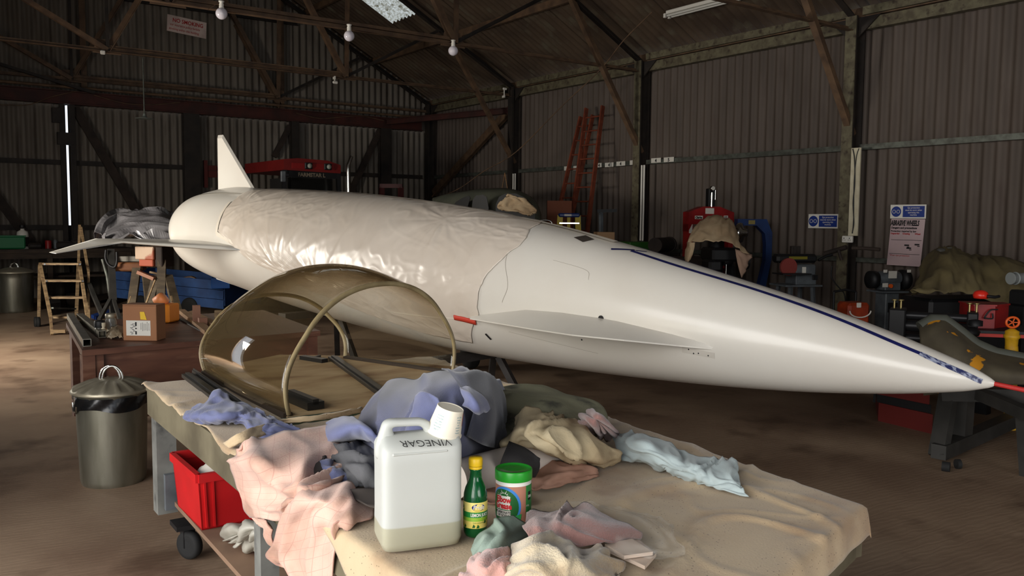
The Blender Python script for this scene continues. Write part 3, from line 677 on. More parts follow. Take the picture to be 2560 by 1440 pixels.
# conduits and trunking
for k, (u, lab) in enumerate([(1603, 'white vertical conduit on the column before the red press, the one nearer the ladders'), (1609, 'white vertical conduit on the column before the red press, the one nearer the column edge')]):
    p = atx(u, 500, XR-.23); tag(MB().tube([(p.x, p.y, 2.40), (p.x, p.y, 1.17)], .016, 8).build('conduit', M_whitep), lab, 'conduit', 'conduits on the column')
p = atx(1606, 620, XR-.23); tag(MB().box((p.x, p.y, p.z), (.07, .2, .22), bev=.01).box((p.x-.04, p.y-.05, p.z+.02), (.04, .05, .12)).build('switch_box', M_black), 'black switch box below the two white conduits', 'switch')
for k, u in enumerate((1283, 1288)):
    p = atx(u, 440, XR-.23); tag(MB().tube([(p.x, p.y, 2.40), (p.x, p.y, 1.7)], .014, 8).build('conduit', M_whitep), 'thin white conduit on the column above the grey-green cabin, %s of the pair' % ('outer' if k else 'inner'), 'conduit', 'conduits on the far column')
p0 = atx(2133, 590, XR-.22); t = thing('cable_trunking', (p0.x, p0.y, 1.33), 'cream flat trunking with loose black cable running down the column to the socket', 'trunking')
MB().box((XR-.225, p0.y, (2.44+1.33)/2), (.02, .13, 1.11)).build('trunking_strip', mat('cream trunking', (206, 198, 172), .6, c2=(186, 176, 150), scale=7), t)
MB().tube([tuple(q) for q in catmull(np.array([(XR-.245, p0.y+.04, 2.43), (XR-.245, p0.y+.01, 2.3), (XR-.25, p0.y-.01, 2.0), (XR-.245, p0.y+.005, 1.75), (XR-.25, p0.y-.02, 1.5), (XR-.245, p0.y, 1.36)]), 6)], .007, 6).build('cable', M_black, t)
MB().tube([tuple(q) for q in catmull(np.array([(XR-.245, p0.y-.045, 2.43), (XR-.245, p0.y-.015, 2.32), (XR-.25, p0.y+.0, 2.0), (XR-.245, p0.y-.01, 1.6), (XR-.245, p0.y-.005, 1.36)]), 6)], .005, 6).build('cable', M_black, t)
p = atx(2119, 598, XR-.23); t = thing('wall_socket', tuple(p), 'white double wall socket at the foot of the cream trunking', 'socket'); m = frame(p, (0, -1, 0), (0, 0, 1))
MB().box((0, 0, 0), (.147, .086, .04), M=m, bev=.008).build('face_plate', M_whitep, t)
for s in (-.038, .038):
    MB().box((s, .012, .022), (.008, .014, .006), M=m).box((s-.014, -.012, .022), (.010, .006, .004), M=m).box((s+.014, -.012, .022), (.010, .006, .004), M=m).build('socket_slots', M_black, t)
# blue and white safety signs
def safety(uv0, w, h, label):
    p = atx(uv0[0], uv0[1], XR-.01); t = thing('safety_sign', tuple(p), label, 'sign', 'eye protection signs on the long wall'); m = frame(p, (0, -1, 0), (0, 0, 1))
    MB().box((0, 0, 0), (w, h, .004), M=m).build('board', M_whitep, t)
    MB().box((w*.16, 0, .003), (w*.60, h*.80, .002), M=m).build('blue_field', M_blueink, t); bf = LAST[0]
    MB().lathe([(h*.38, .002), (h*.38, .004)], 28, M=m @ Matrix.Translation((-w*.33, 0, 0))).build('blue_disc', M_blueink, t); bd_ = LAST[0]
    g = MB()
    for s in (-1, 1): g.tube([(-w*.33+s*h*.16+h*.12*math.cos(a), h*.12*math.sin(a), .006) for a in np.linspace(0, 2*PI, 13)], .003, 5)
    g2 = MB(); g2.v = [tuple(m @ Vector(q)) for q in g.v]; g2.f = g.f; g2.sm = g.sm; g2.build('goggles_mark', M_whitep, bd_)
    for i, l in enumerate(['Eye protection', 'must be worn when', 'operating this', 'machine']):
        text(l, h*.17, m @ Matrix.Translation((w*.16, h*(.22-.17*i), .0045)), M_whitep, bf, align='CENTER', sx=.9)
safety((2058, 553), .46, .19, 'blue and white eye protection sign on the corrugated wall above the disc sander'); safety((2270, 529), .46, .17, 'blue and white eye protection sign directly above the abrasive wheels poster')
# poster
c = [atx(2229, 547, XR-.06), atx(2312, 548, XR-.05), atx(2301, 667, XR-.10), atx(2217, 662, XR-.10)]
t = thing('poster', tuple((c[2]+c[3])/2), 'glossy pinkish abrasive wheels poster standing on the rail, slightly tilted', 'poster')
m = frame(c[3], c[2]-c[3], c[0]-c[3]); pw = (c[2]-c[3]).length; ph = (c[0]-c[3]).length
sk = (m.inverted() @ c[0]).x
M_poster = mat('glossy poster paper', (190, 166, 166), .22, c2=(178, 156, 158), scale=2, spec=.6)
MB().add([m @ Vector(q) for q in [(0, 0, 0), (pw, 0, 0), (pw+sk, ph, 0), (sk, ph, 0)]]+[m @ Vector(q) for q in [(0, 0, .004), (pw, 0, .004), (pw+sk, ph, .004), (sk, ph, .004)]], [(0, 3, 2, 1), (4, 5, 6, 7), (0, 1, 5, 4), (1, 2, 6, 5), (2, 3, 7, 6), (3, 0, 4, 7)]).build('poster_sheet', M_poster, t); t = LAST[0]
text('ABRASIVE WHEELS', .088, m @ Matrix.Translation((sk+.0, ph*.86, .006)), M_ink, t, sx=pw/.98*1.12, bold=.004, shear=.15)
text('Dangers and precautions', .033, m @ Matrix.Translation((sk*.9+.01, ph*.79, .006)), M_ink, t, bold=.0015)
text('Protection required by law', .03, m @ Matrix.Translation((sk*.85+.01, ph*.72, .006)), M_ink, t, bold=.001)
for k, l in enumerate(('Unguarded', 'Dressing', 'Wheel')): text(l, .026, m @ Matrix.Translation((sk*.8+.01+k*pw*.36, ph*.67, .006)), M_redink, t, bold=.001)
MB().box((pw*.52, ph*.55, .005), (pw*.9, .005, .002), M=m).box((pw*.50, ph*.25, .005), (pw*.9, .005, .002), M=m).build('printed_rules', M_ink, t)
g = MB()
for x, y in ((.55, .44), (.62, .38), (.85, .46)): g.box((pw*x, ph*y, .005), (.06, .018, .002), M=m, rz=0).box((pw*x+.02, ph*y-.02, .005), (.03, .01, .002), M=m)
g.build('printed_drawings', MATS['black ink'], t)
text('Wear eye protection', .03, m @ Matrix.Translation((.03, ph*.2, .006)), M_redink, t)
# ---- red hydraulic press
m, S = fr(1770, 600, 12.2, 18)
t = thing('hydraulic_press', (m.translation.x, m.translation.y, 0), 'red hydraulic workshop press with gauge cylinder, partly behind the canvas-covered drill', 'press')
hz = m.translation.z
def inv(b, name, mm, par, **k): return b.build(name, mm, par, **k)
bw = 128*S; q = lambda px: px*S
MB().prism([(-bw/2, q(22)), (-bw/2, q(70)), (-bw*.18, q(84)), (bw*.18, q(84)), (bw/2, q(70)), (bw/2, q(22)), (bw/2-q(10), q(40)), (-bw/2+q(10), q(40))], .16, M=face(m, 0, 0, q(-1))).build('crossbeam', M_redp, t)
for s in (-1, 1): MB().box((s*(bw/2-q(7)), 0, q(22)-hz/2-.0), (q(14), .14, hz+q(22))).build('x', M_redp, t) if False else MB().bar(m @ Vector((s*(bw/2-q(7)), 0, q(40))), Vector(((m @ Vector((s*(bw/2-q(7)), 0, 0))).xy.to_tuple()+(0,))), q(14), .14, up=m.to_3x3() @ Vector((0, 1, 0))).build('upright', M_redp, t)
MB().box((q(4), 0, q(105)), (q(19), .10, q(46)), M=m, bev=.01).build('cylinder_box', M_black, t)
MB().tube([m @ Vector((q(0), -.07, q(82))), m @ Vector((q(0), -.07, q(118)))], q(3), 12).tube([m @ Vector((q(11), -.06, q(100))), m @ Vector((q(11), -.06, q(124)))], q(1.5), 8).build('ram', M_chrome, t)
gm = face(m, 0, -.08, q(128)); MB().lathe([(q(6), -.02), (q(6), .02), (q(5), .024)], 24, M=gm).build('pressure_gauge', M_chrome, t); MB().lathe([(q(5), .0245), (0, .026)], 24, M=gm, cap=False).build('gauge_face', M_paper, bpy.data.objects['pressure_gauge'])
MB().box((q(-6), -.083, q(72)), (q(24), .004, q(14)), M=m).build('notice_plate', M_paper, t)
MB().box((q(-36), -.083, q(56)), (q(22), .004, q(8)), M=m).build('name_plate', M_paper, t); text('Clarke', q(7), face(m, q(-46), -.087, q(53.5)), M_ink, bpy.data.objects['name_plate'], bold=.002)
MB().box((q(40), -.083, q(58)), (q(12), .004, q(6)), M=m).build('name_plate', M_paper, t); text('5:02', q(5), face(m, q(35), -.087, q(56)), M_ink, t, bold=.001)
MB().box((-bw/2+q(7), -.075, q(30)), (q(9), .004, q(26)), M=m).build('instruction_label', M_paper, t)
MB().bar(m @ Vector((-bw/2, 0, q(-60))), m @ Vector((bw/2, 0, q(-60))), .1, .12).build('press_bed', M_redp, t)
# ---- canvas covered drill in front of it
m, S = fr(1790, 640, 10.9, 8); q = lambda px: px*S
t = thing('drilling_machine', (m.translation.x, m.translation.y, 0), 'black drilling machine standing in front of the red press under a canvas cover', 'machine')
zb = m.translation.z
MB().lathe([(.09, -zb), (.09, 0), (.10, .05), (.10, q(40))], 20, M=m).build('column', M_black, t)
MB().box((0, 0, -zb+.04), (.6, .5, .08), M=m, bev=.01).build('base', M_black, t)
MB().box((q(4), -.05, q(5)), (q(66), .45, q(34)), M=m, bev=.03).box((q(-20), -.12, q(-22)), (q(34), .3, q(30)), M=m, bev=.03).build('head', M_black, t)
MB().lathe([(q(14), -.05), (q(15), 0), (q(14), .05), (q(8), .08)], 20, M=m @ Matrix.Translation((q(14), -.18, q(-8))) @ Matrix.Rotation(PI/2, 4, 'Y')).build('pulley', M_black, t)
MB().tube([m @ Vector((q(20), -.2, q(4))), m @ Vector((q(66), -.2, q(2)))], q(5), 14).build('spindle_sleeve', mat('oily steel', (90, 90, 88), .3, .8), t)
MB().lathe([(q(20), -.02), (q(20), .02)], 24, M=m @ Matrix.Translation((q(70), -.1, q(-12))) @ Matrix.Rotation(PI/2, 4, 'Y')).build('handwheel', M_black, t)
for dx in (-26, 10): MB().tube([m @ Vector((q(dx), -.22, q(-18))), m @ Vector((q(dx), -.22, q(-50)))], q(2.2), 8).build('feed_lever', M_chrome, t)
for dx, dy in ((-6, -70), (60, -66), (75, -60)): MB().bar(m @ Vector((q(dx*.6), .1, q(-10))), m @ Vector((q(dx), -.1, -zb)), .05, .05).build('leg', M_black, t)
rows = []
def cz(u, v, d): return at(u, v, d)
cover = [[cz(1770, 545, 11.25), cz(1790, 541, 11.3), cz(1815, 546, 11.3), cz(1830, 560, 11.3), cz(1845, 600, 11.3)],
         [cz(1757, 548, 10.8), cz(1782, 543, 10.7), cz(1812, 546, 10.7), cz(1828, 556, 10.8), cz(1843, 590, 10.9)],
         [cz(1742, 566, 10.5), cz(1768, 560, 10.4), cz(1800, 562, 10.35), cz(1830, 572, 10.45), cz(1850, 605, 10.6)],
         [cz(1726, 590, 10.35), cz(1760, 585, 10.25), cz(1798, 588, 10.2), cz(1832, 592, 10.3), cz(1858, 622, 10.45)],
         [cz(1719, 608, 10.3), cz(1745, 604, 10.2), cz(1790, 604, 10.1), cz(1828, 611, 10.2), cz(1872, 640, 10.4)]]
tag(sheet('canvas_cover', cover, M_canvas, sub=7, fold=.035, fs=(1.5, 7), seed=3, solid=.006), 'cream canvas cover draped over the head of the black drilling machine', 'cover')
cov2 = [[cz(1719, 606, 10.3), cz(1727, 606, 10.2), cz(1738, 606, 10.2)], [cz(1715, 625, 10.3), cz(1724, 630, 10.2), cz(1733, 628, 10.2)], [cz(1714, 650, 10.3), cz(1719, 656, 10.2), cz(1727, 648, 10.2)]]
tag(sheet('hanging_cloth', cov2, M_canvas, sub=6, fold=.02, fs=(2, 2), seed=5, solid=.005), 'strip of cream canvas hanging down beside the black drilling machine', 'cloth')
cov3 = [[cz(1838, 622, 10.4), cz(1852, 628, 10.4), cz(1868, 634, 10.5)], [cz(1842, 650, 10.4), cz(1856, 655, 10.4), cz(1878, 640, 10.5)], [cz(1853, 694, 10.4), cz(1858, 690, 10.4), cz(1866, 662, 10.5)]]
tag(sheet('hanging_cloth', cov3, mat('pinkish canvas', (168, 138, 118), .9), sub=6, fold=.03, fs=(2, 2), seed=6, solid=.005), 'pinkish cloth corner hanging on the handwheel side of the drilling machine', 'cloth')
m, S = fr(1850, 582, 11.6, 60); tag(MB().lathe([(.13, -.03), (.14, 0), (.13, .03), (.06, .05), (.05, .10), (0, .11)], 28, M=m @ Matrix.Rotation(PI/2, 4, 'X')).build('chrome_hub', M_chrome), 'shiny round steel hub peeping out beside the canvas cover', 'hub')
# ---- blue frame
m, S = fr(1882, 640, 11.9, 10); q = lambda px: px*S
t = thing('engine_hoist', (m.translation.x, m.translation.y, 0), 'blue steel lifting frame with a cranked arm beside the drilling machine', 'hoist')
z0 = -m.translation.z
poly = [(-47, 92), (-47, 76), (4, 76), (26, 56), (30, 30), (30, -10), (14, -80), (14, z0/S), (34, z0/S), (34, -70), (46, -8), (46, 58), (30, 92)]
MB().prism([(q(x), q(y) if y > -900 else y) for x, y in poly], .10, M=face(m)).build('hoist_frame', M_blue, t)
MB().box((q(-10), -.053, q(84)), (q(17), .004, q(10)), M=m).build('rating_plate', mat('yellowish plate', (132, 118, 66), .6), t)
MB().box((q(24), 0, z0+.03), (q(60), .7, .06), M=m).build('foot_frame', M_blue, t)
# ---- green box and drum behind the body
m, S = fr(1590, 612, 13.4, 20); tag(MB().box((0, 0, -.55), (.42, .4, 1.2), M=m, bev=.01).build('green_cabinet', mat('green enamel', (46, 92, 34), .5)), 'bright green cabinet just showing above the nose beside the black switch box', 'cabinet')
m, S = fr(1655, 612, 12.9, 60); tag(MB().lathe([(.11, -.3), (.11, .3)], 24, M=m @ Matrix.Rotation(PI/2, 4, 'Y')).lathe([(.12, .28), (.12, .33)], 24, M=m @ Matrix.Rotation(PI/2, 4, 'Y')).box((0, 0, -.12-(m.translation.z-.12)/2), (.7, .3, m.translation.z-.12), M=m).build('pipe_section', M_board), 'dark rusty pipe section lying on a low stand near the red press', 'pipe')
m, S = fr(1690, 660, 12.0, 15); tag(MB().box((0, 0, -.35), (1.1, .5, .9), M=m, bev=.02).build('low_bench', M_board), 'low dark bench behind the aircraft nose next to the red press', 'bench')
# ---- disc sander
m, S = fr(1990, 672, 10.6, 12); q = lambda px: px*S; zb = m.translation.z
t = thing('disc_sander', (m.translation.x, m.translation.y, 0), 'belt and disc sander with a red disc under the eye protection sign', 'sander')
MB().box((q(-5), 0, q(26)), (q(110), .16, q(22)), M=m, bev=.03).build('belt_arm', M_black, t)
MB().box((q(-5), -.085, q(28)), (q(50), .004, q(7)), M=m).build('yellow_lettering_plate', mat('dull yellow print', (112, 104, 20), .6), t)
MB().lathe([(q(22), -.015), (q(22), .02)], 32, M=face(m, q(-34), -.11, q(6))).build('sanding_disc', mat('dull red abrasive', (126, 52, 46), .9), t)
MB().box((q(-30), -.16, q(-10)), (q(76), .26, q(3)), M=m).build('work_table', M_black, t)
MB().box((q(12), -.02, q(-2)), (q(58), .22, q(28)), M=m, bev=.02).box((q(14), 0, q(-26)), (q(56), .26, q(26)), M=m, bev=.01).build('motor_box', M_grey, t)
MB().box((q(6), -.135, q(-2)), (q(10), .01, q(16)), M=m).build('label', M_paper, t); MB().box((q(36), -.14, q(-20)), (q(14), .02, q(12)), M=m, bev=.005).build('switch', M_black, t)
MB().box((0, 0, q(-40)), (q(100), .4, .02), M=m).build('stand_top', M_grey, t)
for sx in (-1, 1):
    for sy in (-1, 1): MB().bar(m @ Vector((sx*q(30), sy*.14, q(-40))), m @ Vector((sx*q(36), sy*.2, -zb)), .04, .04, prof='L').build('leg', M_grey, t)
MB().tube([m @ Vector(w) for w in [(q(55), -.05, q(22)), (q(75), -.05, q(32)), (q(92), -.05, q(36))]], .018, 8).build('handle_arm', M_black, t)
m, S = fr(1988, 626, 10.9, 12); q = lambda px: px*S; tag(MB().box((0, 0, 0), (q(25), .05, q(22)), M=m, bev=.004).box((q(-5), -.03, 0), (q(5), .01, q(16)), M=m).box((q(4), -.03, 0), (q(5), .01, q(16)), M=m).build('switch_box', M_steeldark), 'dark switch box on the wall above the disc sander', 'switch')
# ---- bench grinder on pedestal
m, S = fr(2220, 695, 9.9, 12); q = lambda px: px*S; zb = m.translation.z
t = thing('bench_grinder', (m.translation.x, m.translation.y, 0), 'grey double-ended bench grinder on a pedestal below the abrasive wheels poster', 'grinder')
MB().lathe([(q(15), q(-30)), (q(17), q(-26)), (q(17), q(26)), (q(15), q(30))], 28, M=m @ Matrix.Rotation(PI/2, 4, 'Y')).build('motor', M_grey, t)
for s, rr in ((-1, 22), (1, 25)):
    MB().lathe([(q(8), q(-10)), (q(rr), q(-8)), (q(rr), q(8)), (q(8), q(10))], 28, M=m @ Matrix.Translation((s*q(44), 0, q(-4))) @ Matrix.Rotation(PI/2, 4, 'Y')).build('wheel_guard', M_black, t)
MB().box((0, 0, q(-20)), (q(44), .2, q(20)), M=m, bev=.01).box((0, 0, q(-33)), (q(74), .3, q(4)), M=m).build('base_casting', M_grey, t)
MB().box((q(-6), -.12, q(10)), (q(22), .01, q(18)), M=m).build('rating_plate', M_paper, t); MB().box((q(-24), -.11, q(-16)), (q(14), .01, q(10)), M=m).build('rating_plate', M_paper, t)
MB().lathe([(q(5), 0), (q(5), .02)], 16, M=face(m, q(-10), -.11, q(-18))).build('stop_button', M_orange, t)
for s in (-30, 36): MB().box((q(s), -.14, q(19)), (q(10), .006, q(7)), M=m).build('spark_screen', M_whitep, t)
MB().box((q(0), 0, (q(-35)-zb)/2), (q(38), .2, zb+q(-35)), M=m, bev=.01).build('pedestal', M_grey, t)
MB().box((q(0), -.105, q(-72)), (q(26), .01, q(24)), M=m).build('pedestal_door', M_black, t)
# bench clamp / black pipe on the column side
tag(MB().tube([at(2062, 634, 10.7), at(2090, 626, 10.6), at(2116, 618, 10.5)], .03, 10).tube([at(2130, 620, 10.3), at(2165, 621, 10.2), at(2200, 624, 10.1)], .022, 10).tube([at(2096, 625, 10.5), at(2104, 650, 10.5)], .02, 8).build('pipe_clamp', M_board), 'long dark clamp lying across the rail in front of the column with the socket', 'clamp')
tag(MB().tube([tuple(p) for p in catmull(np.array([at(2080, 665, 10.5), at(2078, 690, 10.5), at(2088, 708, 10.5), at(2100, 722, 10.5), at(2112, 740, 10.5), at(2116, 800, 10.5), atz(2118, 826, 0.01)]), 5)], .008, 6).build('mains_cable', M_black), 'black mains cable drooping between the disc sander and the grinder', 'cable')
# ---- tarpaulin heap
M_tz = [[(2290, 740, 8.6), (2300, 700, 8.9), (2312, 650, 9.1), (2350, 625, 9.3), (2372, 622, 9.3), (2420, 640, 9.2), (2480, 648, 9.0), (2530, 652, 8.8), (2600, 690, 8.6)],
        [(2282, 733, 8.3), (2310, 705, 8.4), (2330, 660, 8.5), (2358, 632, 8.6), (2385, 628, 8.6), (2430, 648, 8.5), (2490, 655, 8.4), (2545, 668, 8.2), (2610, 700, 8.1)],
        [(2280, 730, 8.1), (2318, 712, 8.1), (2350, 690, 8.1), (2380, 668, 8.15), (2405, 672, 8.1), (2440, 690, 8.1), (2500, 700, 8.0), (2550, 705, 7.9), (2610, 720, 7.8)],
        [(2278, 729, 8.0), (2325, 733, 7.95), (2365, 738, 7.9), (2395, 730, 7.9), (2425, 738, 7.9), (2460, 745, 7.9), (2510, 760, 7.8), (2560, 770, 7.7), (2610, 780, 7.6)]]
tag(sheet('tarpaulin', [[at(*p) for p in r] for r in M_tz], M_olive, sub=7, fold=.06, fs=(2.2, 7), seed=9, solid=.006, warp=.7), 'large olive tarpaulin draped over a machine beside the abrasive wheels poster', 'tarpaulin')
m, S = fr(2450, 790, 8.5, 10); t = thing('covered_lathe', (m.translation.x, m.translation.y, 0), 'dark machine bulk hidden beneath the olive tarpaulin', 'machine')
MB().box((-.05, .15, -.32), (1.15, .5, 1.0), M=m, bev=.03).build('bed', M_black, t)
m, S = fr(2358, 625, 8.9, -10); q = lambda px: px*S
tag(MB().lathe([(0, .0), (q(14), 0), (q(13), q(8)), (q(6), q(13)), (0, q(14))], 20, M=m @ Matrix.Translation((q(-4), 0, q(-8))) @ Matrix.Diagonal((1.1, .8, .9, 1))).box((q(14), -.02, q(4)), (q(14), .04, q(6)), M=m).build('work_lamp_head', mat('dusty dark plastic', (84, 84, 80), .35)), 'small dark lamp head lying on the peak of the olive tarpaulin', 'lamp')
m, S = fr(2540, 696, 7.6, 15); q = lambda px: px*S
tag(MB().lathe([(q(15), q(-18)), (q(16), q(-16)), (q(14), q(-14)), (q(14), q(28))], 24, M=m @ Matrix.Rotation(PI/2, 4, 'Y')).tube([m @ Vector((q(-2)+0, q(14.5)*math.cos(a), q(14.5)*math.sin(a))) for a in np.linspace(0, 2*PI, 20)], .008, 6).build('motor_cylinder', mat('pale grey enamel', (132, 136, 134), .4)), 'pale grey motor cylinder at the edge of the view beside the tarpaulin', 'motor')
m, S = fr(2552, 780, 7.5, 15); q = lambda px: px*S
tag(MB().box((0, 0, q(35)), (q(30), .2, q(40)), M=m, bev=.02).box((0, 0, (q(15)-m.translation.z)/2), (.1, .14, m.translation.z+q(15)), M=m).build('machine_stand', M_black), 'black machine stand below the pale grey motor cylinder', 'stand')
# ---- orange container on hand truck
m, S = fr(2117, 775, 9.4, 10); q = lambda px: px*S; zb = m.translation.z
t = thing('hand_truck', (m.translation.x, m.translation.y, 0), 'black hand truck carrying an orange container between the sander and the grinder', 'hand truck')
for s in (-1, 1): MB().tube([m @ Vector((s*q(30), .05, q(45))), m @ Vector((s*q(30), .05, q(0))), m @ Vector((s*q(32), .05, -zb+.08))], .014, 8).build('side_rail', M_black, t)
MB().tube([m @ Vector((-q(30), .05, q(45))), m @ Vector((0, .05, q(50))), m @ Vector((q(30), .05, q(45)))], .014, 8).build('top_bar', M_black, t)
MB().box((0, -.1, -zb+.03), (q(60), .3, .02), M=m).build('toe_plate', M_black, t)
tag(MB().box((0, -.12, q(-12)-.1), (q(58), .26, q(70)+.2), M=m, bev=.03).build('fuel_container', mat('orange steel', (170, 62, 24), .5, c2=(130, 44, 20), scale=8)), 'orange metal container with a cream label standing on the hand truck', 'container')
tag(MB().tube([m @ Vector((q(28*math.cos(a)), -.26, q(4+16*math.sin(a)))) for a in np.linspace(PI, 2*PI, 12)], .008, 6).box((q(-4), -.255, q(18)), (q(11), .02, q(12)), M=m, bev=.004).build('carry_handle', M_whitep), 'white tag and wire handle on the front of the orange container', 'tag')
# ---- slip rolls
m, S = fr(2335, 818, 6.9, -28); q = lambda px: px*S; zb = m.translation.z
t = thing('bending_rolls', (m.translation.x, m.translation.y, 0), 'black sheet bending rolls with brass adjusting screws behind the aircraft nose', 'machine')
for s, w in ((-1, .16), (1, .10)): MB().box((s*.27, 0, -.02), (w*.8, .2, .32), M=m, bev=.01).build('end_frame', M_black, t)
for zz, r in ((.085, .032), (.0, .045), (-.1, .035)): MB().tube([m @ Vector((-.27, 0, zz)), m @ Vector((.27, 0, zz))], r, 16).build('roller', mat('blackened steel', (44, 44, 46), .4, .5), t)
for s in (-.30, -.25, .245, .295):
    MB().tube([m @ Vector((s, 0, .14)), m @ Vector((s, 0, .20))], .009, 8).lathe([(.0, .2), (.022, .2), (.022, .212), (0, .214)], 12, M=m @ Matrix.Translation((s, 0, 0))).build('adjusting_screw', mat('brass', (176, 160, 110), .3, .9), t)
for s in (-.33, .33): MB().bar(m @ Vector((s, 0, -.18)), m @ Vector((s*1.1, 0, -zb)), .07, .12).build('leg', M_black, t)
MB().box((0, 0, -.35), (.6, .1, .05), M=m).build('stretcher', M_black, t)
# ---- red tub, red helmet, shelf
m, S = fr(2470, 790, 6.9, -10); q = lambda px: px*S; zb = m.translation.z
t = thing('red_metal_box', tuple(m @ Vector((0, 0, q(-27)))), 'deep red metal box with rounded corner on the shelf beside the olive tarpaulin', 'box')
prof = [(-48, -26), (-10, -30), (20, -26), (22, 4), (50, 28), (-40, 28), (-48, 10)]
MB().prism([(q(-48), q(-20)), (q(-42), q(-28)), (q(6), q(-28)), (q(12), q(-20)), (q(54), q(20)), (q(54), q(60)), (q(-48), q(60))], q(56), M=m @ Matrix.Translation((0, 0, 0))).build('tub', M_redp, t)
MB().prism([(q(-51), q(-23)), (q(-45), q(-31)), (q(9), q(-31)), (q(15), q(-23)), (q(57), q(18)), (q(57), q(62)), (q(-51), q(62))], .012, M=m @ Matrix.Translation((0, 0, q(29)))).build('rim', M_redp, t)
MB().tube([tuple(p) for p in catmull(np.array([m @ Vector(w) for w in [(q(10), q(-33), q(20)), (q(-8), q(-36), q(18)), (q(-20), q(-36), q(0)), (q(-16), q(-36), q(-2)), (q(-2), q(-36), q(-2)), (q(-2), q(-33), q(10))]]), 4)], .006, 6).build('wire_handle', M_black, t)
m2, S2 = fr(2452, 737, 6.75, 0); q2 = lambda px: px*S2
t = thing('ear_defenders', tuple(m2 @ Vector((0, 0, q2(-10)))), 'bright red rounded ear defenders lying on the red metal box', 'ear defenders')
MB().lathe([(0, 0), (q2(16), 0), (q2(18), q2(8)), (q2(15), q2(16)), (q2(8), q2(20)), (0, q2(21))], 24, M=m2 @ Matrix.Translation((0, 0, q2(-9)))).build('ear_cup', mat('bright red plastic', (206, 44, 30), .3), t)
MB().tube([m2 @ Vector(w) for w in [(q2(6), -.05, q2(-2)), (q2(25), -.06, q2(-4)), (q2(42), -.02, q2(-3))]], .012, 8).build('headband', M_black, t)
m, S = fr(2500, 833, 6.7, -14); q = lambda px: px*S; zb = m.translation.z
t = thing('steel_shelf', (m.translation.x, m.translation.y, 0), 'dark steel shelf with a bright red front edge carrying the red metal box', 'shelf')
MB().box((q(35), .2, q(2)), (q(190), .5, .03), M=m).build('shelf_board', M_black, t); MB().box((q(35), -.06, q(-4)), (q(190), .02, q(8)), M=m).build('front_edge', mat('red edge', (180, 40, 24), .5), t)
for s in (-50, 120): MB().bar(m @ Vector((q(s), .2, 0)), m @ Vector((q(s), .2, -zb)), .05, .05).build('leg', M_black, t)
m3, S3 = fr(2415, 818, 6.5, 10); tag(MB().lathe([(0, 0), (.09, 0), (.1, .03), (.07, .06), (0, .07)], 20, M=m3 @ Matrix.Translation((0, 0, -.06))).lathe([(.05, .06), (.05, .10), (0, .11)], 16, M=m3 @ Matrix.Translation((.08, 0, -.05))).build('black_castings', M_black), 'dark round casting lying in front of the red metal box', 'casting')
# ---- yellow valve with orange handwheel
m, S = fr(2532, 800, 6.1, 0); q = lambda px: px*S
t = thing('fire_hydrant_valve', tuple(m @ Vector((0, 0, -.9))), 'yellow valve with an orange spoked handwheel beside the red-edged shelf', 'valve')
MB().tube([m @ Vector((q(16)*math.cos(a), 0, q(-6)+q(13)*math.sin(a))) for a in np.linspace(0, 2*PI, 24, endpoint=False)], q(3), 8, close=True).build('handwheel', mat('orange enamel', (206, 84, 26), .4), t)
g = MB()
for a in np.linspace(0, 2*PI, 6)[:-1]: g.bar(m @ Vector((0, 0, q(-6))), m @ Vector((q(15)*math.cos(a), 0, q(-6)+q(12)*math.sin(a))), q(2.4), q(2.4))
g.build('spokes', MATS['orange enamel'], t)
MB().lathe([(q(6), q(-22)), (q(9), q(-24)), (q(16), q(-28)), (q(16), q(-36)), (q(19), q(-38)), (q(19), q(-44)), (q(15), q(-48)), (q(14), q(-70))], 24, M=m).build('valve_body', M_yellow, t)
MB().tube([m @ Vector((0, 0, q(-66))), m @ Vector((q(6), 0, q(-120))), m @ Vector((q(24), .1, q(-180))), m @ Vector((q(30), .1, -m.translation.z))], q(15), 18).build('standpipe', M_yellow, t)
# ---- olive fender piece with yellow paint chips
M_chip = mat('flaking yellow over olive', (92, 84, 66), .75, c2=(70, 62, 50), scale=5, c3=(206, 140, 28), s3=5)
for n_ in M_chip.node_tree.nodes:
    if n_.type == 'VALTORGB' and abs(n_.color_ramp.elements[0].position-.55) < .01: n_.color_ramp.elements[0].position = .585; n_.color_ramp.elements[1].position = .60
fd = [[(2300, 818, 6.3), (2330, 800, 6.3), (2360, 800, 6.3), (2400, 830, 6.25), (2440, 862, 6.2), (2490, 884, 6.1), (2600, 905, 6.0)],
      [(2302, 850, 6.2), (2332, 835, 6.15), (2365, 840, 6.1), (2400, 862, 6.05), (2440, 888, 6.0), (2490, 908, 5.9), (2600, 925, 5.8)],
      [(2305, 900, 6.2), (2335, 895, 6.1), (2370, 900, 6.0), (2405, 912, 5.95), (2445, 924, 5.9), (2495, 932, 5.8), (2600, 940, 5.7)],
      [(2308, 990, 6.2), (2338, 985, 6.1), (2372, 980, 6.0), (2408, 975, 5.95), (2448, 970, 5.9), (2498, 962, 5.8), (2600, 960, 5.7)]]
fo = sheet('cast_fender', [[at(*p) for p in r] for r in fd], M_chip, sub=6, solid=.03); tag(fo, 'big curved olive casting with flaking yellow paint behind the nose tip', 'casting')
tag(MB().tube([at(*p) for p in fd[0]], .045, 12).build('casting_rim', mat('grey green rim', (78, 80, 72), .7)), 'rounded grey-green rim along the top of the flaking casting', 'rim')
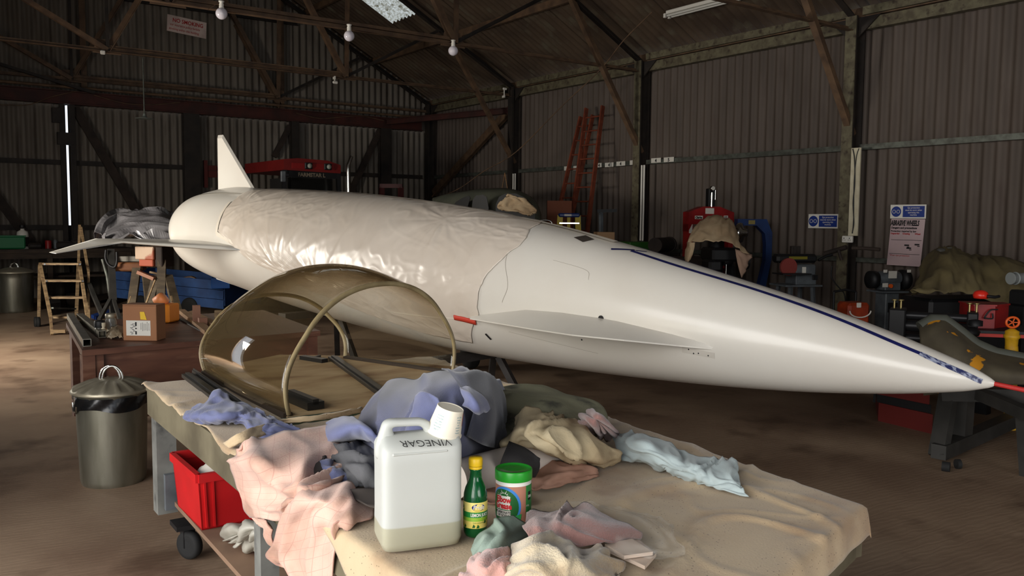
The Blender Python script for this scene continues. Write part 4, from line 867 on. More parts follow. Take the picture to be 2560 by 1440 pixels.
# engine stand below the nose
t = thing('tubular_stand', tuple(atz(2420, 1100, 0)), 'dark grey braced steel stand on castors under the nose tip', 'stand')
M_stand = mat('grey painted stand', (50, 48, 45), .65, c2=(36, 35, 32), scale=7)
A_ = atz(2345, 1150, .03); B_ = atz(2600, 1035, .03)
MB().bar(A_+Vector((0, 0, .05)), B_+Vector((0, 0, .05)), .09, .09).build('foot_beam', M_stand, t)
MB().bar(at(2345, 1140, 5.35), at(2372, 985, 5.5), .10, .06, up=(1, 0, 0)).build('upright', M_stand, t); MB().bar(at(2400, 1120, 5.6), at(2410, 985, 5.6), .10, .10, up=(1, 0, 0)).build('upright', M_stand, t)
MB().bar(at(2450, 985, 5.3), at(2580, 1040, 4.9), .07, .07).build('brace', M_stand, t)
MB().bar(at(2360, 985, 5.5), at(2600, 990, 5.1), .08, .08).build('top_beam', M_stand, t); MB().bar(at(2560, 1040, 5.0), atz(2570, 1190, 0), .07, .07).build('upright', M_stand, t)
MB().tube([atz(2355, 1165, .03), atz(2375, 1168, .03)], .03, 12).tube([atz(2390, 1160, .03), atz(2400, 1160, .03)], .03, 12).build('castor', M_blackrub, t)
t = thing('red_toolbox', tuple(atz(2265, 1065, 0)), 'low red box, colour lowered for shade, on the floor under the forward nose', 'box')
MB().slab([atz(2195, 1052, 0), atz(2330, 1085, 0), atz(2325, 1050, 0)+Vector((.1, .3, 0)), atz(2200, 1020, 0)+Vector((.1, .1, 0))], (0, 0, 1), .14).build('tray', mat('red paint darkened for shade', (96, 22, 16), .7), t)  # red lowered so the shade under the nose sits in the colour
MB().slab([Vector(q_)+Vector((0, 0, .20)) for q_ in (atz(2190, 1050, 0), atz(2320, 1080, 0), atz(2320, 1050, 0)+Vector((.1, .3, 0)), atz(2195, 1020, 0)+Vector((.1, .1, 0)))], (0, 0, 1), .22).build('lid', MATS['red paint darkened for shade'], t)
MB().slab([Vector(q_)+Vector((0, 0, .14)) for q_ in (atz(2190, 1050, 0), atz(2325, 1082, 0), atz(2322, 1050, 0)+Vector((.1, .3, 0)), atz(2195, 1020, 0)+Vector((.1, .1, 0)))], (0, 0, 1), .06).build('black_band', M_black, t)
# ---- yellow step ladder, orange board, vice stand behind the body
m, S = fr(1422, 556, 13.6, 5); q = lambda px: px*S; zb = m.translation.z
t = thing('step_ladder', (m.translation.x, m.translation.y, 0), 'yellow step ladder with a blue cap folded below the leaning ladders', 'step ladder')
for s in (-1, 1): MB().bar(m @ Vector((s*q(22), 0, q(18))), m @ Vector((s*q(34), 0, -zb)), q(14), .03, up=m.to_3x3() @ Vector((0, 1, 0))).build('stile', mat('yellow fibreglass', (176, 152, 22), .5), t)
MB().bar(m @ Vector((0, 0.02, q(18))), m @ Vector((0, 0.02, -zb)), q(8), .02, up=m.to_3x3() @ Vector((0, 1, 0))).build('centre_strip', MATS['yellow fibreglass'], t)
MB().box((0, 0, q(18)), (q(54), .12, q(10)), M=m, bev=.02).build('top_cap', mat('blue plastic cap', (24, 50, 110), .4), t); MB().box((q(-4), -.064, q(18)), (q(18), .004, q(5)), M=m).build('label', M_paper, t)
for k in range(4): MB().box((0, -.02, q(-2)-k*.27), (q(50)+k*.02, .08, .02), M=m).build('step', M_chrome, t)
MB().tube([m @ Vector((q(32), .1, q(16))), m @ Vector((q(44), .3, -zb))], .014, 8).build('rear_leg', M_grey, t)
m, S = fr(1398, 520, 14.3, 8); q = lambda px: px*S; tag(MB().box((0, 0, q(-8)-.5), (q(62), .05, q(52)+1.0), M=m).build('timber_board', mat('orange board', (122, 66, 40), .7)), 'orange-brown board standing behind the foot of the leaning ladders', 'board')
m, S = fr(1512, 540, 13.4, 5); q = lambda px: px*S; zb = m.translation.z
t = thing('bench_vice', (m.translation.x, m.translation.y, 0), 'grey pedestal arm with a dark crossbar beside the leaning ladders', 'stand')
MB().bar(m @ Vector((q(-10), 0, q(10))), m @ Vector((q(-4), 0, -zb)), .05, .05).build('pillar', M_grey, t); MB().bar(m @ Vector((q(-20), 0, q(12))), m @ Vector((q(30), 0, q(14))), .05, .05).build('crossbar', M_black, t)
m, S = fr(1510, 590, 12.6, 5); q = lambda px: px*S; tag(MB().box((0, 0, (.06-m.translation.z)/2), (q(44), .3, m.translation.z+.06), M=m, bev=.005).build('cardboard_box', mat('brown cardboard', (150, 118, 86), .85)), 'plain cardboard box standing behind the hatch on the aircraft nose', 'box')
tag(MB().tube([tuple(p) for p in catmull(np.array([at(1345, 560, 12.4), at(1347, 553, 12.4), at(1360, 550, 12.4), at(1376, 553, 12.4), at(1381, 566, 12.4), at(1383, 620, 12.4), at(1384, 812, 12.4)]), 5)], .012, 8).build('bent_rail', M_chrome), 'bright bent metal tube sticking up behind the white aircraft body', 'tube')
# ---- parked cabin (grey-green fuselage with three windows)
t = thing('parked_fuselage', tuple(at(1210, 620, 14)), 'dark grey-green cabin of a parked light aircraft with rounded windows, behind the white body', 'aircraft')
M_cab = mat('grey-green primer', (96, 98, 84), .55, c2=(80, 82, 70), scale=4)
cb = [[(1080, 500, 15.2), (1110, 490, 15.2), (1150, 483, 15.1), (1200, 476, 15.0), (1260, 474, 14.9), (1300, 482, 14.8), (1335, 500, 14.7), (1350, 530, 14.7)],
      [(1082, 498, 14.6), (1112, 488, 14.5), (1152, 481, 14.3), (1205, 474, 14.1), (1262, 472, 14.0), (1303, 481, 13.9), (1337, 502, 13.9), (1352, 535, 13.9)],
      [(1082, 500, 14.2), (1112, 494, 14.0), (1152, 488, 13.8), (1205, 482, 13.6), (1262, 482, 13.5), (1303, 490, 13.4), (1337, 510, 13.4), (1352, 545, 13.4)],
      [(1082, 540, 14.0), (1112, 535, 13.8), (1152, 530, 13.6), (1205, 530, 13.4), (1262, 530, 13.3), (1303, 535, 13.2), (1337, 548, 13.2), (1352, 575, 13.2)],
      [(1082, 640, 14.0), (1112, 640, 13.8), (1152, 640, 13.6), (1205, 640, 13.4), (1262, 640, 13.3), (1303, 640, 13.2), (1337, 640, 13.2), (1352, 640, 13.2)]]
sheet('cabin_shell', [[at(*p) for p in r] for r in cb], M_cab, t, sub=5, solid=.02)
for u_, d_ in ((1130, 13.9), (1290, 13.3)):
    w_ = at(u_, 640, d_); MB().box((w_.x, w_.y, w_.z/2), (.25, .3, w_.z+.06)).build('support_block', M_board, t)
def pane(pts, d0, d1, name='window_opening'):
    n = len(pts); us = [p[0] for p in pts]; lo, hi = min(us), max(us)
    MB().add([at(u, v, d0+(d1-d0)*(u-lo)/(hi-lo)) for u, v in pts], [tuple(range(n))]).build(name, M_dark, t, solid=.01)
pane([(1128, 522), (1140, 505), (1158, 494), (1172, 489), (1176, 494), (1166, 530), (1160, 545), (1128, 540)], 13.45, 13.25)
pane([(1182, 500), (1190, 489), (1208, 487), (1217, 492), (1222, 520), (1220, 550), (1178, 545)], 13.2, 13.05)
pane([(1240, 510), (1248, 492), (1264, 484), (1290, 484), (1316, 496), (1338, 520), (1338, 575), (1238, 570)], 12.95, 12.75)
bagp = [[at(u, v, 12.55) for u, v in r] for r in [[(1262, 500), (1272, 486), (1290, 493), (1312, 497), (1325, 512)], [(1246, 510), (1268, 500), (1290, 503), (1318, 512), (1338, 522)], [(1244, 520), (1265, 520), (1290, 522), (1322, 528), (1342, 530)], [(1255, 524), (1270, 527), (1295, 530), (1318, 538), (1325, 538)]]]
tag(sheet('dust_bag', bagp, M_canvas, sub=6, fold=.05, fs=(3, 4), seed=4, solid=.03), 'crumpled pale cloth bundle lying on the parked grey-green cabin', 'cloth')
tag(MB().tube([at(1262, 432, 14.6), at(1270, 480, 14.4)], .008, 6).tube([at(1262, 432, 14.6), at(1254, 476, 14.4)], .006, 6).build('thin_rod', M_wood), 'pair of thin pale rods standing up above the parked cabin', 'rod')
# ---- tractor
m, S = fr(783, 470, 14.5, 38); q = lambda px: px*S; zb = m.translation.z
t = thing('tractor', (m.translation.x, m.translation.y, 0), 'red tractor with dark cab, two roof lights and a chrome exhaust pipe', 'tractor')
M_trred = mat('tractor red', (118, 26, 24), .5, c2=(104, 22, 20), scale=3)
fx0, fx1 = q(-76), q(76); dy = 1.75
def roofq(x, y, z): return m @ Vector((x, y, z))
vs = [roofq(x, y, z) for (x, y, z) in [(fx0, 0, q(42)), (fx1, 0, q(39)), (fx1, 0, q(60)), (q(40), 0, q(70)), (q(-40), 0, q(72)), (fx0, 0, q(68))]]
vb = [roofq(x, dy, z) for (x, y, z) in [(fx0, 0, q(42)), (fx1, 0, q(39)), (fx1, 0, q(60)), (q(40), 0, q(70)), (q(-40), 0, q(72)), (fx0, 0, q(68))]]
MB().add(vs+vb, [(0, 1, 2, 3, 4, 5), tuple(range(6, 12))[::-1]]+[(i, i+6, (i+1) % 6+6, (i+1) % 6) for i in range(6)]).build('cab_roof', M_trred, t)
MB().box((0, -.01, q(53)), (q(112), .03, q(14)), M=m).build('lamp_panel', mat('darker red panel', (128, 20, 20), .5), t)
for x in (-14, 38):
    MB().box((q(x), -.03, q(54)), (q(20), .04, q(16)), M=m, bev=.01).build('roof_light', M_black, t); MB().lathe([(q(6), 0), (q(5), .02), (0, .025)], 16, M=face(m, q(x)+q(2), -.05, q(54))).build('lens', mat('lamp lens', (150, 152, 140), .15), t)
for x in (fx0+q(4), fx1-q(4)):
    for yy in (.05, dy-.05): MB().bar(roofq(x, yy, q(42)), roofq(x*1.05, yy, q(-50)), q(9), .08).build('cab_pillar', M_black, t)
MB().box((0, .06, q(33)), (q(140), .05, q(16)), M=m).build('header_strip', M_black, t); text('FARMSTAR L', q(13), face(m, q(-38), -.0+.03, q(28)), mat('faded lettering', (120, 108, 92), .6), t, bold=.003)
MB().box((0, .5, q(-5)), (q(110), .9, q(60)), M=m).build('cab_interior', mat('cab interior', (26, 24, 22), .8), t)
MB().box((0, .04, q(-2)), (q(130), .012, q(52)), M=m).build('windscreen', mat('dusty cab glass', (16, 16, 15), .15, alpha=.35), t)
MB().box((q(-8), -.6, -.55), (q(70), 1.3, .75), M=m, bev=.06).build('bonnet', M_trred, t)
for sx, r, w, yy in ((-1, .78, .42, 1.1), (1, .78, .42, 1.1), (-1, .5, .3, -.8), (1, .5, .3, -.8)):
    MB().lathe([(r*.4, -w/2), (r*.92, -w/2), (r, -w*.35), (r, w*.35), (r*.92, w/2), (r*.4, w/2)], 28, M=Matrix.Translation((0, 0, r-.0)) @ Matrix.Translation(Vector((m @ Vector((sx*.72, yy, 0))).xy.to_tuple()+(0,))) @ m.to_3x3().to_4x4() @ Matrix.Rotation(PI/2, 4, 'Y')).build('tyre', M_blackrub, t)
MB().tube([roofq(q(72), -.35, q(-60)), roofq(q(70), -.35, q(40)), roofq(q(70), -.35, q(56)), roofq(q(75), -.35, q(68)), roofq(q(80), -.35, q(80))], q(4.6), 14).build('exhaust_pipe', M_chrome, t)
MB().box((q(-85), -.1, q(25)), (q(12), .05, q(26)), M=m, bev=.01).bar(roofq(q(-66), 0, q(30)), roofq(q(-85), -.1, q(30)), .03, .03).build('mirror', M_grey, t)
MB().bar(roofq(q(-8), .05, q(-10)), roofq(q(-16), .05, q(-30)), .04, .03).build('steering_guard', M_yellow, t)
m = Matrix.Translation(aty(514, 440, YB-.03)); S = 16.9/F; q = lambda px: px*S; tag(MB().box((0, 0, q(5)), (q(9), .05, q(68)), M=m).box((q(16), .02, q(12)), (q(26), .03, q(30)), M=m).build('red_notice_board', mat('dull red paint', (84, 28, 22), .7)), 'dull red painted panel on the wall between the wide post and the tail fin', 'panel')
m, S = fr(978, 475, 15.8, 0); q = lambda px: px*S; t = thing('red_engine_crane', (m.translation.x, m.translation.y, 0), 'dark red frame low in the far corner behind the white body', 'frame')
MB().box((0, 0, q(10)), (q(56), .1, q(10)), M=m).build('top_rail', mat('dark red frame paint', (64, 20, 18), .6), t)
for s in (-24, 24): MB().bar(m @ Vector((q(s), 0, q(8))), m @ Vector((q(s), 0, -m.translation.z)), .08, .08).build('post', MATS['dark red frame paint'], t)
# ------------------------------------------------------------------ far left: workbench, bin, steps, trestles, blue cart
M_dkwood = mat('dark worn wood', (70, 56, 44), .75, c2=(48, 38, 30), scale=5, stretch=(1, 6, 6))
M_desk = mat('reddish brown veneer', (98, 62, 46), .5, c2=(74, 44, 32), scale=3, stretch=(1, 5, 5), c3=(112, 78, 60), s3=4)
A_ = atz(-40, 668, .92); 
wbx0, wbx1, wby0, wby1 = XL+.1, 3.35, 16.3, 17.3
t = thing('workbench', ((wbx0+wbx1)/2, (wby0+wby1)/2, 0), 'long dark cluttered workbench against the back wall below the daylight gap', 'workbench')
MB().box(((wbx0+wbx1)/2, (wby0+wby1)/2, .90), (wbx1-wbx0, 1.0, .06)).build('bench_top', M_dkwood, t)
MB().box(((wbx0+wbx1)/2, (wby0+wby1)/2+.1, .45), (wbx1-wbx0, .8, .04)).build('lower_shelf', M_dkwood, t)
MB().box(((wbx0+wbx1)/2, wby0+.05, .82), (wbx1-wbx0, .03, .10)).build('apron', M_dkwood, t)
for x in (wbx0+.1, .8, 2.0, wbx1-.1):
    for y in (wby0+.06, wby1-.1): MB().box((x, y, .435), (.08, .08, .87)).build('leg', M_dkwood, t)
def onbench(u, v): p = aty(u, v, 16.6); return Vector((p.x, 16.6, .93))
p = onbench(18, 640); tag(MB().box(p+Vector((0, 0, .11)), (.52, .34, .21), bev=.02).box(p+Vector((0, 0, .22)), (.54, .36, .02)).build('green_storage_box', M_green), 'plain green plastic box standing on the far workbench', 'box')
p = onbench(58, 630); t = thing('chemical_bottle', tuple(p), 'white plastic bottle with a dark label beside the green box', 'bottle')
MB().lathe([(.085, 0), (.09, .02), (.09, .24), (.08, .29), (.03, .32), (.03, .34)], 20, M=Matrix.Translation(p)).build('bottle_body', M_whitep, t); MB().lathe([(.092, .04), (.092, .2)], 20, M=Matrix.Translation(p), cap=False).build('label', M_steeldark, t); MB().lathe([(.045, .36), (.045, .40)], 14, M=Matrix.Translation(p)).build('cap', M_black, t)
p = onbench(122, 642); tag(MB().lathe([(.05, 0), (.05, .13), (.045, .14)], 18, M=Matrix.Translation(p)).build('red_can', M_redp), 'small red can among the clutter on the far workbench', 'can')
p = onbench(140, 640); tag(MB().lathe([(.03, 0), (.035, .12), (.02, .15)], 14, M=Matrix.Translation(p)).build('spray_bottle', M_grey), 'small grey bottle right next to the red can', 'bottle')
for k, (u, w, h, lab) in enumerate([(88, .22, .10, 'low dark tin between the white bottle and the red can'), (165, .3, .12, 'dark lump of hardware at the steps end of the workbench'), (195, .2, .16, 'dark box at the very end of the workbench')]):
    p = onbench(u, 640); tag(MB().box(p+Vector((0, 0, h/2)), (w, .2, h), bev=.03).build('hardware_tin', M_steeldark), lab, 'tin', 'clutter on the far workbench')
M_lid = mat('dull galvanised lid', (168, 160, 140), .42, .55, c2=(138, 130, 112), scale=6)
def bin_(u, v, r, h, label, liner=False, d=None, ribs=True):
    p = atz(u, v, 0); r0 = ray(u, v); dd = Vector((r0.x, r0.y, 0)).normalized(); p = p+dd*r*.9
    t = thing('dustbin', tuple(p), label, 'bin'); M = Matrix.Translation(p); f_ = h
    MB().lathe([(r*.86, 0), (r*.88, .01), (r*.90, .03), (r*.97, h*.8), (r, h*.93), (r*1.03, h*.94), (r*1.03, h*.95)], 48, M=M).build('bin_body', M_galv, t)
    if liner:
        A = []
        for i, z in enumerate((.90, .87, .84, .80, .775)):
            A.append([((r*1.015+.006*math.sin(k*.9+i)+.004*(i % 2))*math.cos(k/64*2*PI)+p.x, (r*1.015+.006*math.sin(k*.9+i))*math.sin(k/64*2*PI)+p.y, h*z+.012*math.sin(k*.35)*(i > 2)) for k in range(64)])
        MB().grid(A, closeu=True).build('bin_liner', mat('black liner', (16, 16, 17), .25), t)
    rr = r*1.09; nr = 16
    prof = [(rr, h*.925), (rr*1.01, h*.94), (rr*.99, h*.955), (rr*.95, h*.962), (rr*.7, h*1.0), (rr*.45, h*1.035), (rr*.30, h*1.045), (rr*.27, h*1.05), (0.001, h*1.052)]
    mb = MB(); n = 96; vs = []; 
    for i, (q, z) in enumerate(prof):
        for k in range(n):
            a = k/n*2*PI; dz = (.012*max(0, math.cos(a*nr))**2 if i in (3, 4, 5) and ribs else 0)*(1 if i < 5 else .6); vs.append((q*math.cos(a), q*math.sin(a), z+dz))
    fs = [(i*n+k, i*n+(k+1) % n, (i+1)*n+(k+1) % n, (i+1)*n+k) for i in range(len(prof)-1) for k in range(n)]
    mb.add(vs, fs, True, M).build('lid', M_lid, t)
    dx = Vector((.9, -.42, 0))
    for s in (-.012, .012): MB().tube([p+dx*(.055*math.cos(a))+Vector((-s*.42, s*.9, h*1.04+.075*math.sin(a))) for a in np.linspace(PI, 0, 14)], .006, 8).build('lid_handle', M_chrome, t)
    for s in (-1, 1): MB().tube([p+Vector((s*r*.99, y_, h*.82+z_)) for y_, z_ in ((-.06, 0), (-.05, -.04), (.05, -.04), (.06, 0))], .006, 6).build('side_handle', M_chrome, t)
bin_(40, 783, .27, .66, 'galvanised dustbin standing in the gloom in front of the far workbench', ribs=False)
bin_(286, 1222, .192, .56, 'galvanised dustbin with a ribbed lid and black liner beside the sheet-covered table', True)
# platform steps
M_step = mat('worn pine', (150, 126, 92), .7, c2=(112, 90, 62), scale=7, stretch=(1, 1, 4), c3=(86, 60, 46), s3=12)
t = thing('step_stool', tuple(atz(165, 826, 0)), 'worn wooden platform steps on small wheels with a tall pole handle', 'steps')
S0 = 10.9/F
FL, FR_, BL_, BR_ = atz(130, 838, 0), atz(226, 838, 0), atz(97, 815, 0), atz(205, 806, 0)
TFL, TFR, TBL, TBR = at(100, 660, 11.3), at(198, 656, 11.3), at(99, 664, 12.0), at(196, 660, 12.0)
MB().bar(TFL, at(126, 790, 10.9), .06, .035, up=(1, 0, 0)).bar(at(126, 790, 10.9), FL, .05, .03, up=(1, 0, 0)).build('front_post', M_step, t); MB().bar(TFR, at(218, 790, 10.9), .06, .035, up=(1, 0, 0)).bar(at(218, 790, 10.9), at(221, 808, 10.8), .05, .03, up=(1, 0, 0)).build('front_post', M_step, t)
MB().bar(TBL, BL_, .04, .04).build('rear_post', M_step, t); MB().bar(TBR, atz(190, 806, 0), .04, .04).build('rear_post', M_step, t)
for (u0, u1, v) in ((110, 198, 660), (115, 205, 702), (120, 209, 744), (128, 217, 793)):
    a, b = at(u0, v, 11.1), at(u1, v, 11.1); w = 4
    g = MB(); 
    for k in range(3): g.bar(a+Vector((0, -.02+k*.055, 0)), b+Vector((0, -.02+k*.055, 0)), .045, .025)
    g.build('tread', M_step, t)
    for q in (0, 1): p = (a, b)[q]; MB().lathe([(.012, 0), (.012, .012)], 10, M=Matrix.Translation(p+Vector((0, -.05, 0))) @ Matrix.Rotation(PI/2, 4, 'X')).build('bolt', M_chrome, t)
MB().bar(at(131, 770, 10.9), at(188, 772, 11.4), .03, .02).build('spreader', M_rail, t); MB().bar(at(128, 828, 10.75), at(164, 828, 10.8), .05, .04).build('foot_rail', M_step, t)
MB().bar(at(196, 664, 11.9), at(199, 562, 11.9), .03, .03).build('handle_post', M_step, t)
MB().bar(at(202, 568, 11.5), at(221, 680, 11.3), .03, .025).bar(at(221, 680, 11.3), at(222, 800, 11.0), .03, .03).build('handle_post', M_step, t)
for (u, v) in ((90, 806), (96, 806)):
    MB().lathe([(.03, -.02), (.075, -.02), (.075, .02), (.03, .02)], 20, M=Matrix.Translation(at(u, 806, 11.55)) @ Matrix.Rotation(PI/2, 4, 'Y')).build('wheel', M_blackrub, t)
# blue cart
M_bluew = mat('chipped blue boards', (26, 62, 112), .7, c2=(20, 48, 90), scale=4, c3=(34, 72, 122), s3=6)
t = thing('blue_trailer', tuple(at(430, 800, 13.0)), 'low blue wooden trailer box with chipped boards behind the trestles', 'trailer')
a, b = at(286, 700, 13.2), at(560, 735, 12.6)
dirv = (b-a); dirv.z = 0; dirv.normalize(); nv = Vector((-dirv.y, dirv.x, 0)); L_ = (Vector((b.x, b.y, 0))-Vector((a.x, a.y, 0))).length; z1 = .62; z0 = .27
for k in range(3):
    za = .66-.14*k; tt = MB(); o_ = Vector((a.x, a.y, za-.07)); zdrop = -.03
    tt.bar(o_+Vector((0, 0, 0)), o_+dirv*L_+Vector((0, 0, -.10)), .03, .132); tt.build('side_board', M_bluew, t)
    MB().bar(o_+nv*.9, o_+dirv*L_+nv*.9+Vector((0, 0, -.10)), .03, .132).build('side_board', M_bluew, t)
MB().bar(Vector((a.x, a.y, .45)), Vector((a.x, a.y, .45))+nv*.9, .03, .42).build('end_board', M_bluew, t); MB().bar(Vector((a.x, a.y, .40))+dirv*L_, Vector((a.x, a.y, .40))+dirv*L_+nv*.9, .03, .42).build('end_board', M_bluew, t)
MB().slab([Vector((a.x, a.y, .24)), Vector((a.x, a.y, .24))+dirv*L_, Vector((a.x, a.y, .24))+dirv*L_+nv*.9, Vector((a.x, a.y, .24))+nv*.9], (0, 0, 1), .03).build('floor_board', M_dkwood, t)
for k in (.25, .7):
    for s in (0, .9): MB().lathe([(.06, -.03), (.14, -.04), (.15, 0), (.14, .04), (.06, .03)], 20, M=Matrix.Translation(Vector((a.x, a.y, .15))+dirv*(L_*k)+nv*s) @ nv.to_track_quat('Z', 'Y').to_matrix().to_4x4()).build('wheel', M_blackrub, t)
p = at(552, 706, 12.6); tag(MB().box(p, (.26, .3, .16), rz=-.3, bev=.01).build('blue_case', mat('bright blue plastic', (38, 96, 176), .4)), 'bright blue case standing on the trailer close to the white body', 'case')
tag(sheet('cardboard_sheet', [[at(442, 697, 13.2), at(480, 690, 13.2), at(500, 703, 13.1)], [at(440, 698, 13.0), at(478, 693, 12.9), at(503, 706, 12.9)]], mat('tan card', (160, 128, 96), .8), sub=4, solid=.006), 'torn tan card lying on top of the blue trailer', 'card')
tag(MB().tube([at(543, 696, 11.2), at(585, 710, 10.6), at(626, 725, 10.0)], .014, 8).build('white_pole', M_whitep), 'thin white pole slanting down beneath the tail of the aircraft', 'pole')
# trestles & machine parts below the wing
M_tre = mat('dirty timber', (92, 80, 62), .75, c2=(66, 56, 44), scale=5, stretch=(1, 1, 4))
def apole(pts, w, name, par, m=M_tre):
    a, b = at(*pts[0]), at(*pts[1])
    if name == 'leg': b = a+(b-a)*((a.z-.01)/(a.z-b.z))
    MB().bar(a, b, w, w*.6).build(name, m, par)
t = thing('timber_trestle', tuple(at(385, 830, 10.6)), 'dirty timber trestle with spread legs in front of the blue trailer, below the wing', 'trestle')
for pts in [((342, 672, 11.0), (322, 815, 10.6)), ((366, 690, 11.2), (378, 800, 11.2)), ((392, 690, 10.8), (362, 815, 10.5)), ((405, 650, 10.8), (400, 820, 10.6)), ((420, 690, 10.8), (452, 810, 10.5))]: apole(pts, .10, 'leg', t)
for pts in [((327, 740, 10.5), (315, 775, 10.5)), ((388, 700, 10.5), (365, 760, 10.4)), ((428, 740, 10.4), (438, 786, 10.3))]: apole(pts, .02, 'brace', t, M_step)
apole(((345, 680, 10.7), (386, 697, 10.7)), .07, 'rail', t, mat('pink-brown timber', (150, 106, 84), .7)); apole(((375, 680, 10.9), (418, 689, 10.9)), .04, 'rail', t, M_step)
m, S = fr(322, 664, 11.2, 10); q = lambda px: px*S
tag(MB().box((q(0), 0, q(-2)), (q(74), .25, q(22)), M=m, bev=.02).build('timber_block', mat('brown block', (124, 78, 44), .7, c2=(98, 60, 36), scale=5)), 'thick brown timber block resting on the trestle below the wing crank', 'block')
tag(MB().box((q(4), .05, q(17)), (q(58), .2, q(13)), M=m, bev=.004).build('grey_tray', mat('pale grey tray', (126, 122, 112), .5)), 'pale grey tray lying on the brown timber block', 'tray')
m, S = fr(378, 636, 10.9, -20); q = lambda px: px*S
t = thing('orange_box', tuple(m @ Vector((0, 0, q(-25)))), 'faded orange and cream box standing on the timber trestle beneath the wing', 'box')
MB().box((0, 0, q(4)), (q(58), .25, q(32)), M=m, bev=.01).build('upper', mat('cream and orange steel', (186, 160, 136), .45, c2=(150, 80, 56), scale=2.2, lo=.48, hi=.52), t); MB().box((q(2), 0, q(-20)), (q(44), .22, q(18)), M=m, bev=.01).build('lower', mat('faded orange', (160, 76, 50), .6), t)
MB().box((q(38), .02, q(-5)), (q(22), .22, q(50)), M=m, bev=.01).build('dark_side', M_board, t)
t = thing('engine_stand', tuple(at(288, 800, 11.0)), 'tall grey steel stand with a black hoop between the steps and the trestle', 'stand')
MB().bar(at(276, 625, 11.1), at(284, 790, 10.9), .10, .08, up=(1, 0, 0)).build('upright', M_stand, t); MB().tube([tuple(p) for p in catmull(np.array([at(u, v, 11.0) for u, v in ((265, 625), (264, 645), (272, 662), (286, 668), (292, 655), (292, 630))]), 5)], .016, 8).build('hoop', M_black, t)
MB().tube([at(256, 648, 11.0), at(268, 690, 11.0), at(275, 740, 11.0)], .02, 8).build('hose', M_rail, t); MB().bar(at(275, 750, 10.9), at(248, 800, 10.6), .04, .04).bar(at(284, 750, 10.9), at(300, 800, 10.7), .04, .04).build('leg', M_stand, t)
MB().bar(at(222, 710, 11.2), at(256, 790, 10.9), .05, .04).build('leg', M_stand, t)
m_ = atz(300, 800, 0)
tag(MB().slab([atz(228, 795, .0), atz(290, 775, .0), atz(300, 780, 0), atz(240, 800, 0)], (0, 0, 1), .05).build('blue_plastic_tray', mat('blue floor tray', (30, 70, 150), .5)), 'shallow blue tray on the floor beyond the near platform steps', 'tray')
for k, (pts, lab) in enumerate([([(234, 745), (330, 730), (352, 745), (240, 768)], 'brown board lying beneath the blue trailer'), ([(250, 760), (300, 745), (312, 752), (255, 772)], 'narrow brown plank on the floor near the grey stand')]):
    tag(MB().slab([atz(u, v, .0) for u, v in pts], (0, 0, 1), .05).build('floor_plank', M_dkwood), lab, 'plank', 'planks on the floor')
for k, (pts, lab) in enumerate([([(118, 770), (150, 765), (152, 785), (120, 790)], 'dark box on the floor behind the platform steps'), ([(165, 760), (190, 758), (192, 775), (168, 778)], 'smaller dark box behind the platform steps')]):
    tag(MB().slab([atz(u, v, .0) for u, v in pts], (0, 0, 1), .18).build('floor_box', M_steeldark), lab, 'box', 'boxes under the far workbench')
# ---- brown desk
dz = .70
c0, c1, c2 = atz(205, 876, dz), atz(165, 806, dz), atz(525, 826, dz)
ex = (atz(520, 850, dz)-c0); ex.z = 0; ex.normalize(); ey = Vector((-ex.y, ex.x, 0)); WD, LD = 1.55, (c1-c0).dot(ey)
DM = Matrix((ex, ey, Vector((0, 0, 1)))).transposed().to_4x4(); DM.translation = Vector((c0.x, c0.y, 0))
skx = (c1-c0).dot(ex)
t = thing('wooden_desk', (c0.x+.6, c0.y+.6, 0), 'low reddish-brown veneered desk between the near dustbin and the canopy', 'desk')
MB().add([DM @ Vector(q_) for q_ in [(0, 0, dz-.035), (WD, 0, dz-.035), (WD+skx, LD, dz-.035), (skx, LD, dz-.035), (0, 0, dz), (WD, 0, dz), (WD+skx, LD, dz), (skx, LD, dz)]], [(0, 3, 2, 1), (4, 5, 6, 7), (0, 1, 5, 4), (1, 2, 6, 5), (2, 3, 7, 6), (3, 0, 4, 7)]).build('desk_top', M_desk, t)
MB().box((WD/2, .06, (dz-.035)/2+.12), (WD-.06, .03, dz-.035-.24+.0), M=DM).build('modesty_panel', M_desk, t)
MB().box((.30, .03, (dz-.035)/2), (.06, .06, dz-.035), M=DM).build('x', M_desk, t) if False else None
for x, y in ((.04, .05), (WD-.05, .05), (skx+.05, LD-.06), (WD+skx-.05, LD-.06)): MB().box((x, y, (dz-.035)/2), (.07, .07, dz-.035), M=DM).build('leg', M_desk, t)
MB().box((.09, .035, .40), (.07, .02, .6), M=DM).build('pilaster', M_desk, t)
MB().bar(DM @ Vector((.05, .06, .60)), DM @ Vector((skx+.06, LD-.08, .60)), .02, .12).build('side_rail', M_desk, t)
MB().box((.24, .04, .45), (.10, .012, .09), M=DM).build('keyhole_plate', M_dark, t)
def od(u, v): return atz(u, v, dz+.001)
M_alu = mat('scuffed aluminium', (150, 146, 134), .4, .7, c2=(120, 114, 100), scale=14)
for k, (a_, b_, lab) in enumerate([((176, 797), (218, 866), 'longer scuffed square metal tube lying along the edge of the brown desk'), ((200, 798), (256, 844), 'shorter scuffed square metal tube lying askew beside the glass jar')]):
    a, b = od(*a_), od(*b_); up = Vector((0, 0, .022)); d_ = (b-a).normalized(); s_ = d_.cross(Vector((0, 0, 1)))
    t = thing('metal_tube', tuple((a+b)/2), lab, 'tube', 'metal tubes on the desk'); w = .022
    g = MB()
    for off, ww, hh in ((s_*w, .003, .044), (-s_*w, .003, .044)): g.bar(a+up+off, b+up+off, ww, hh)
    g.bar(a+Vector((0, 0, .0015)), b+Vector((0, 0, .0015)), .044, .003).bar(a+Vector((0, 0, .0435)), b+Vector((0, 0, .0435)), .044, .003); g.build('tube_wall', M_alu, t)
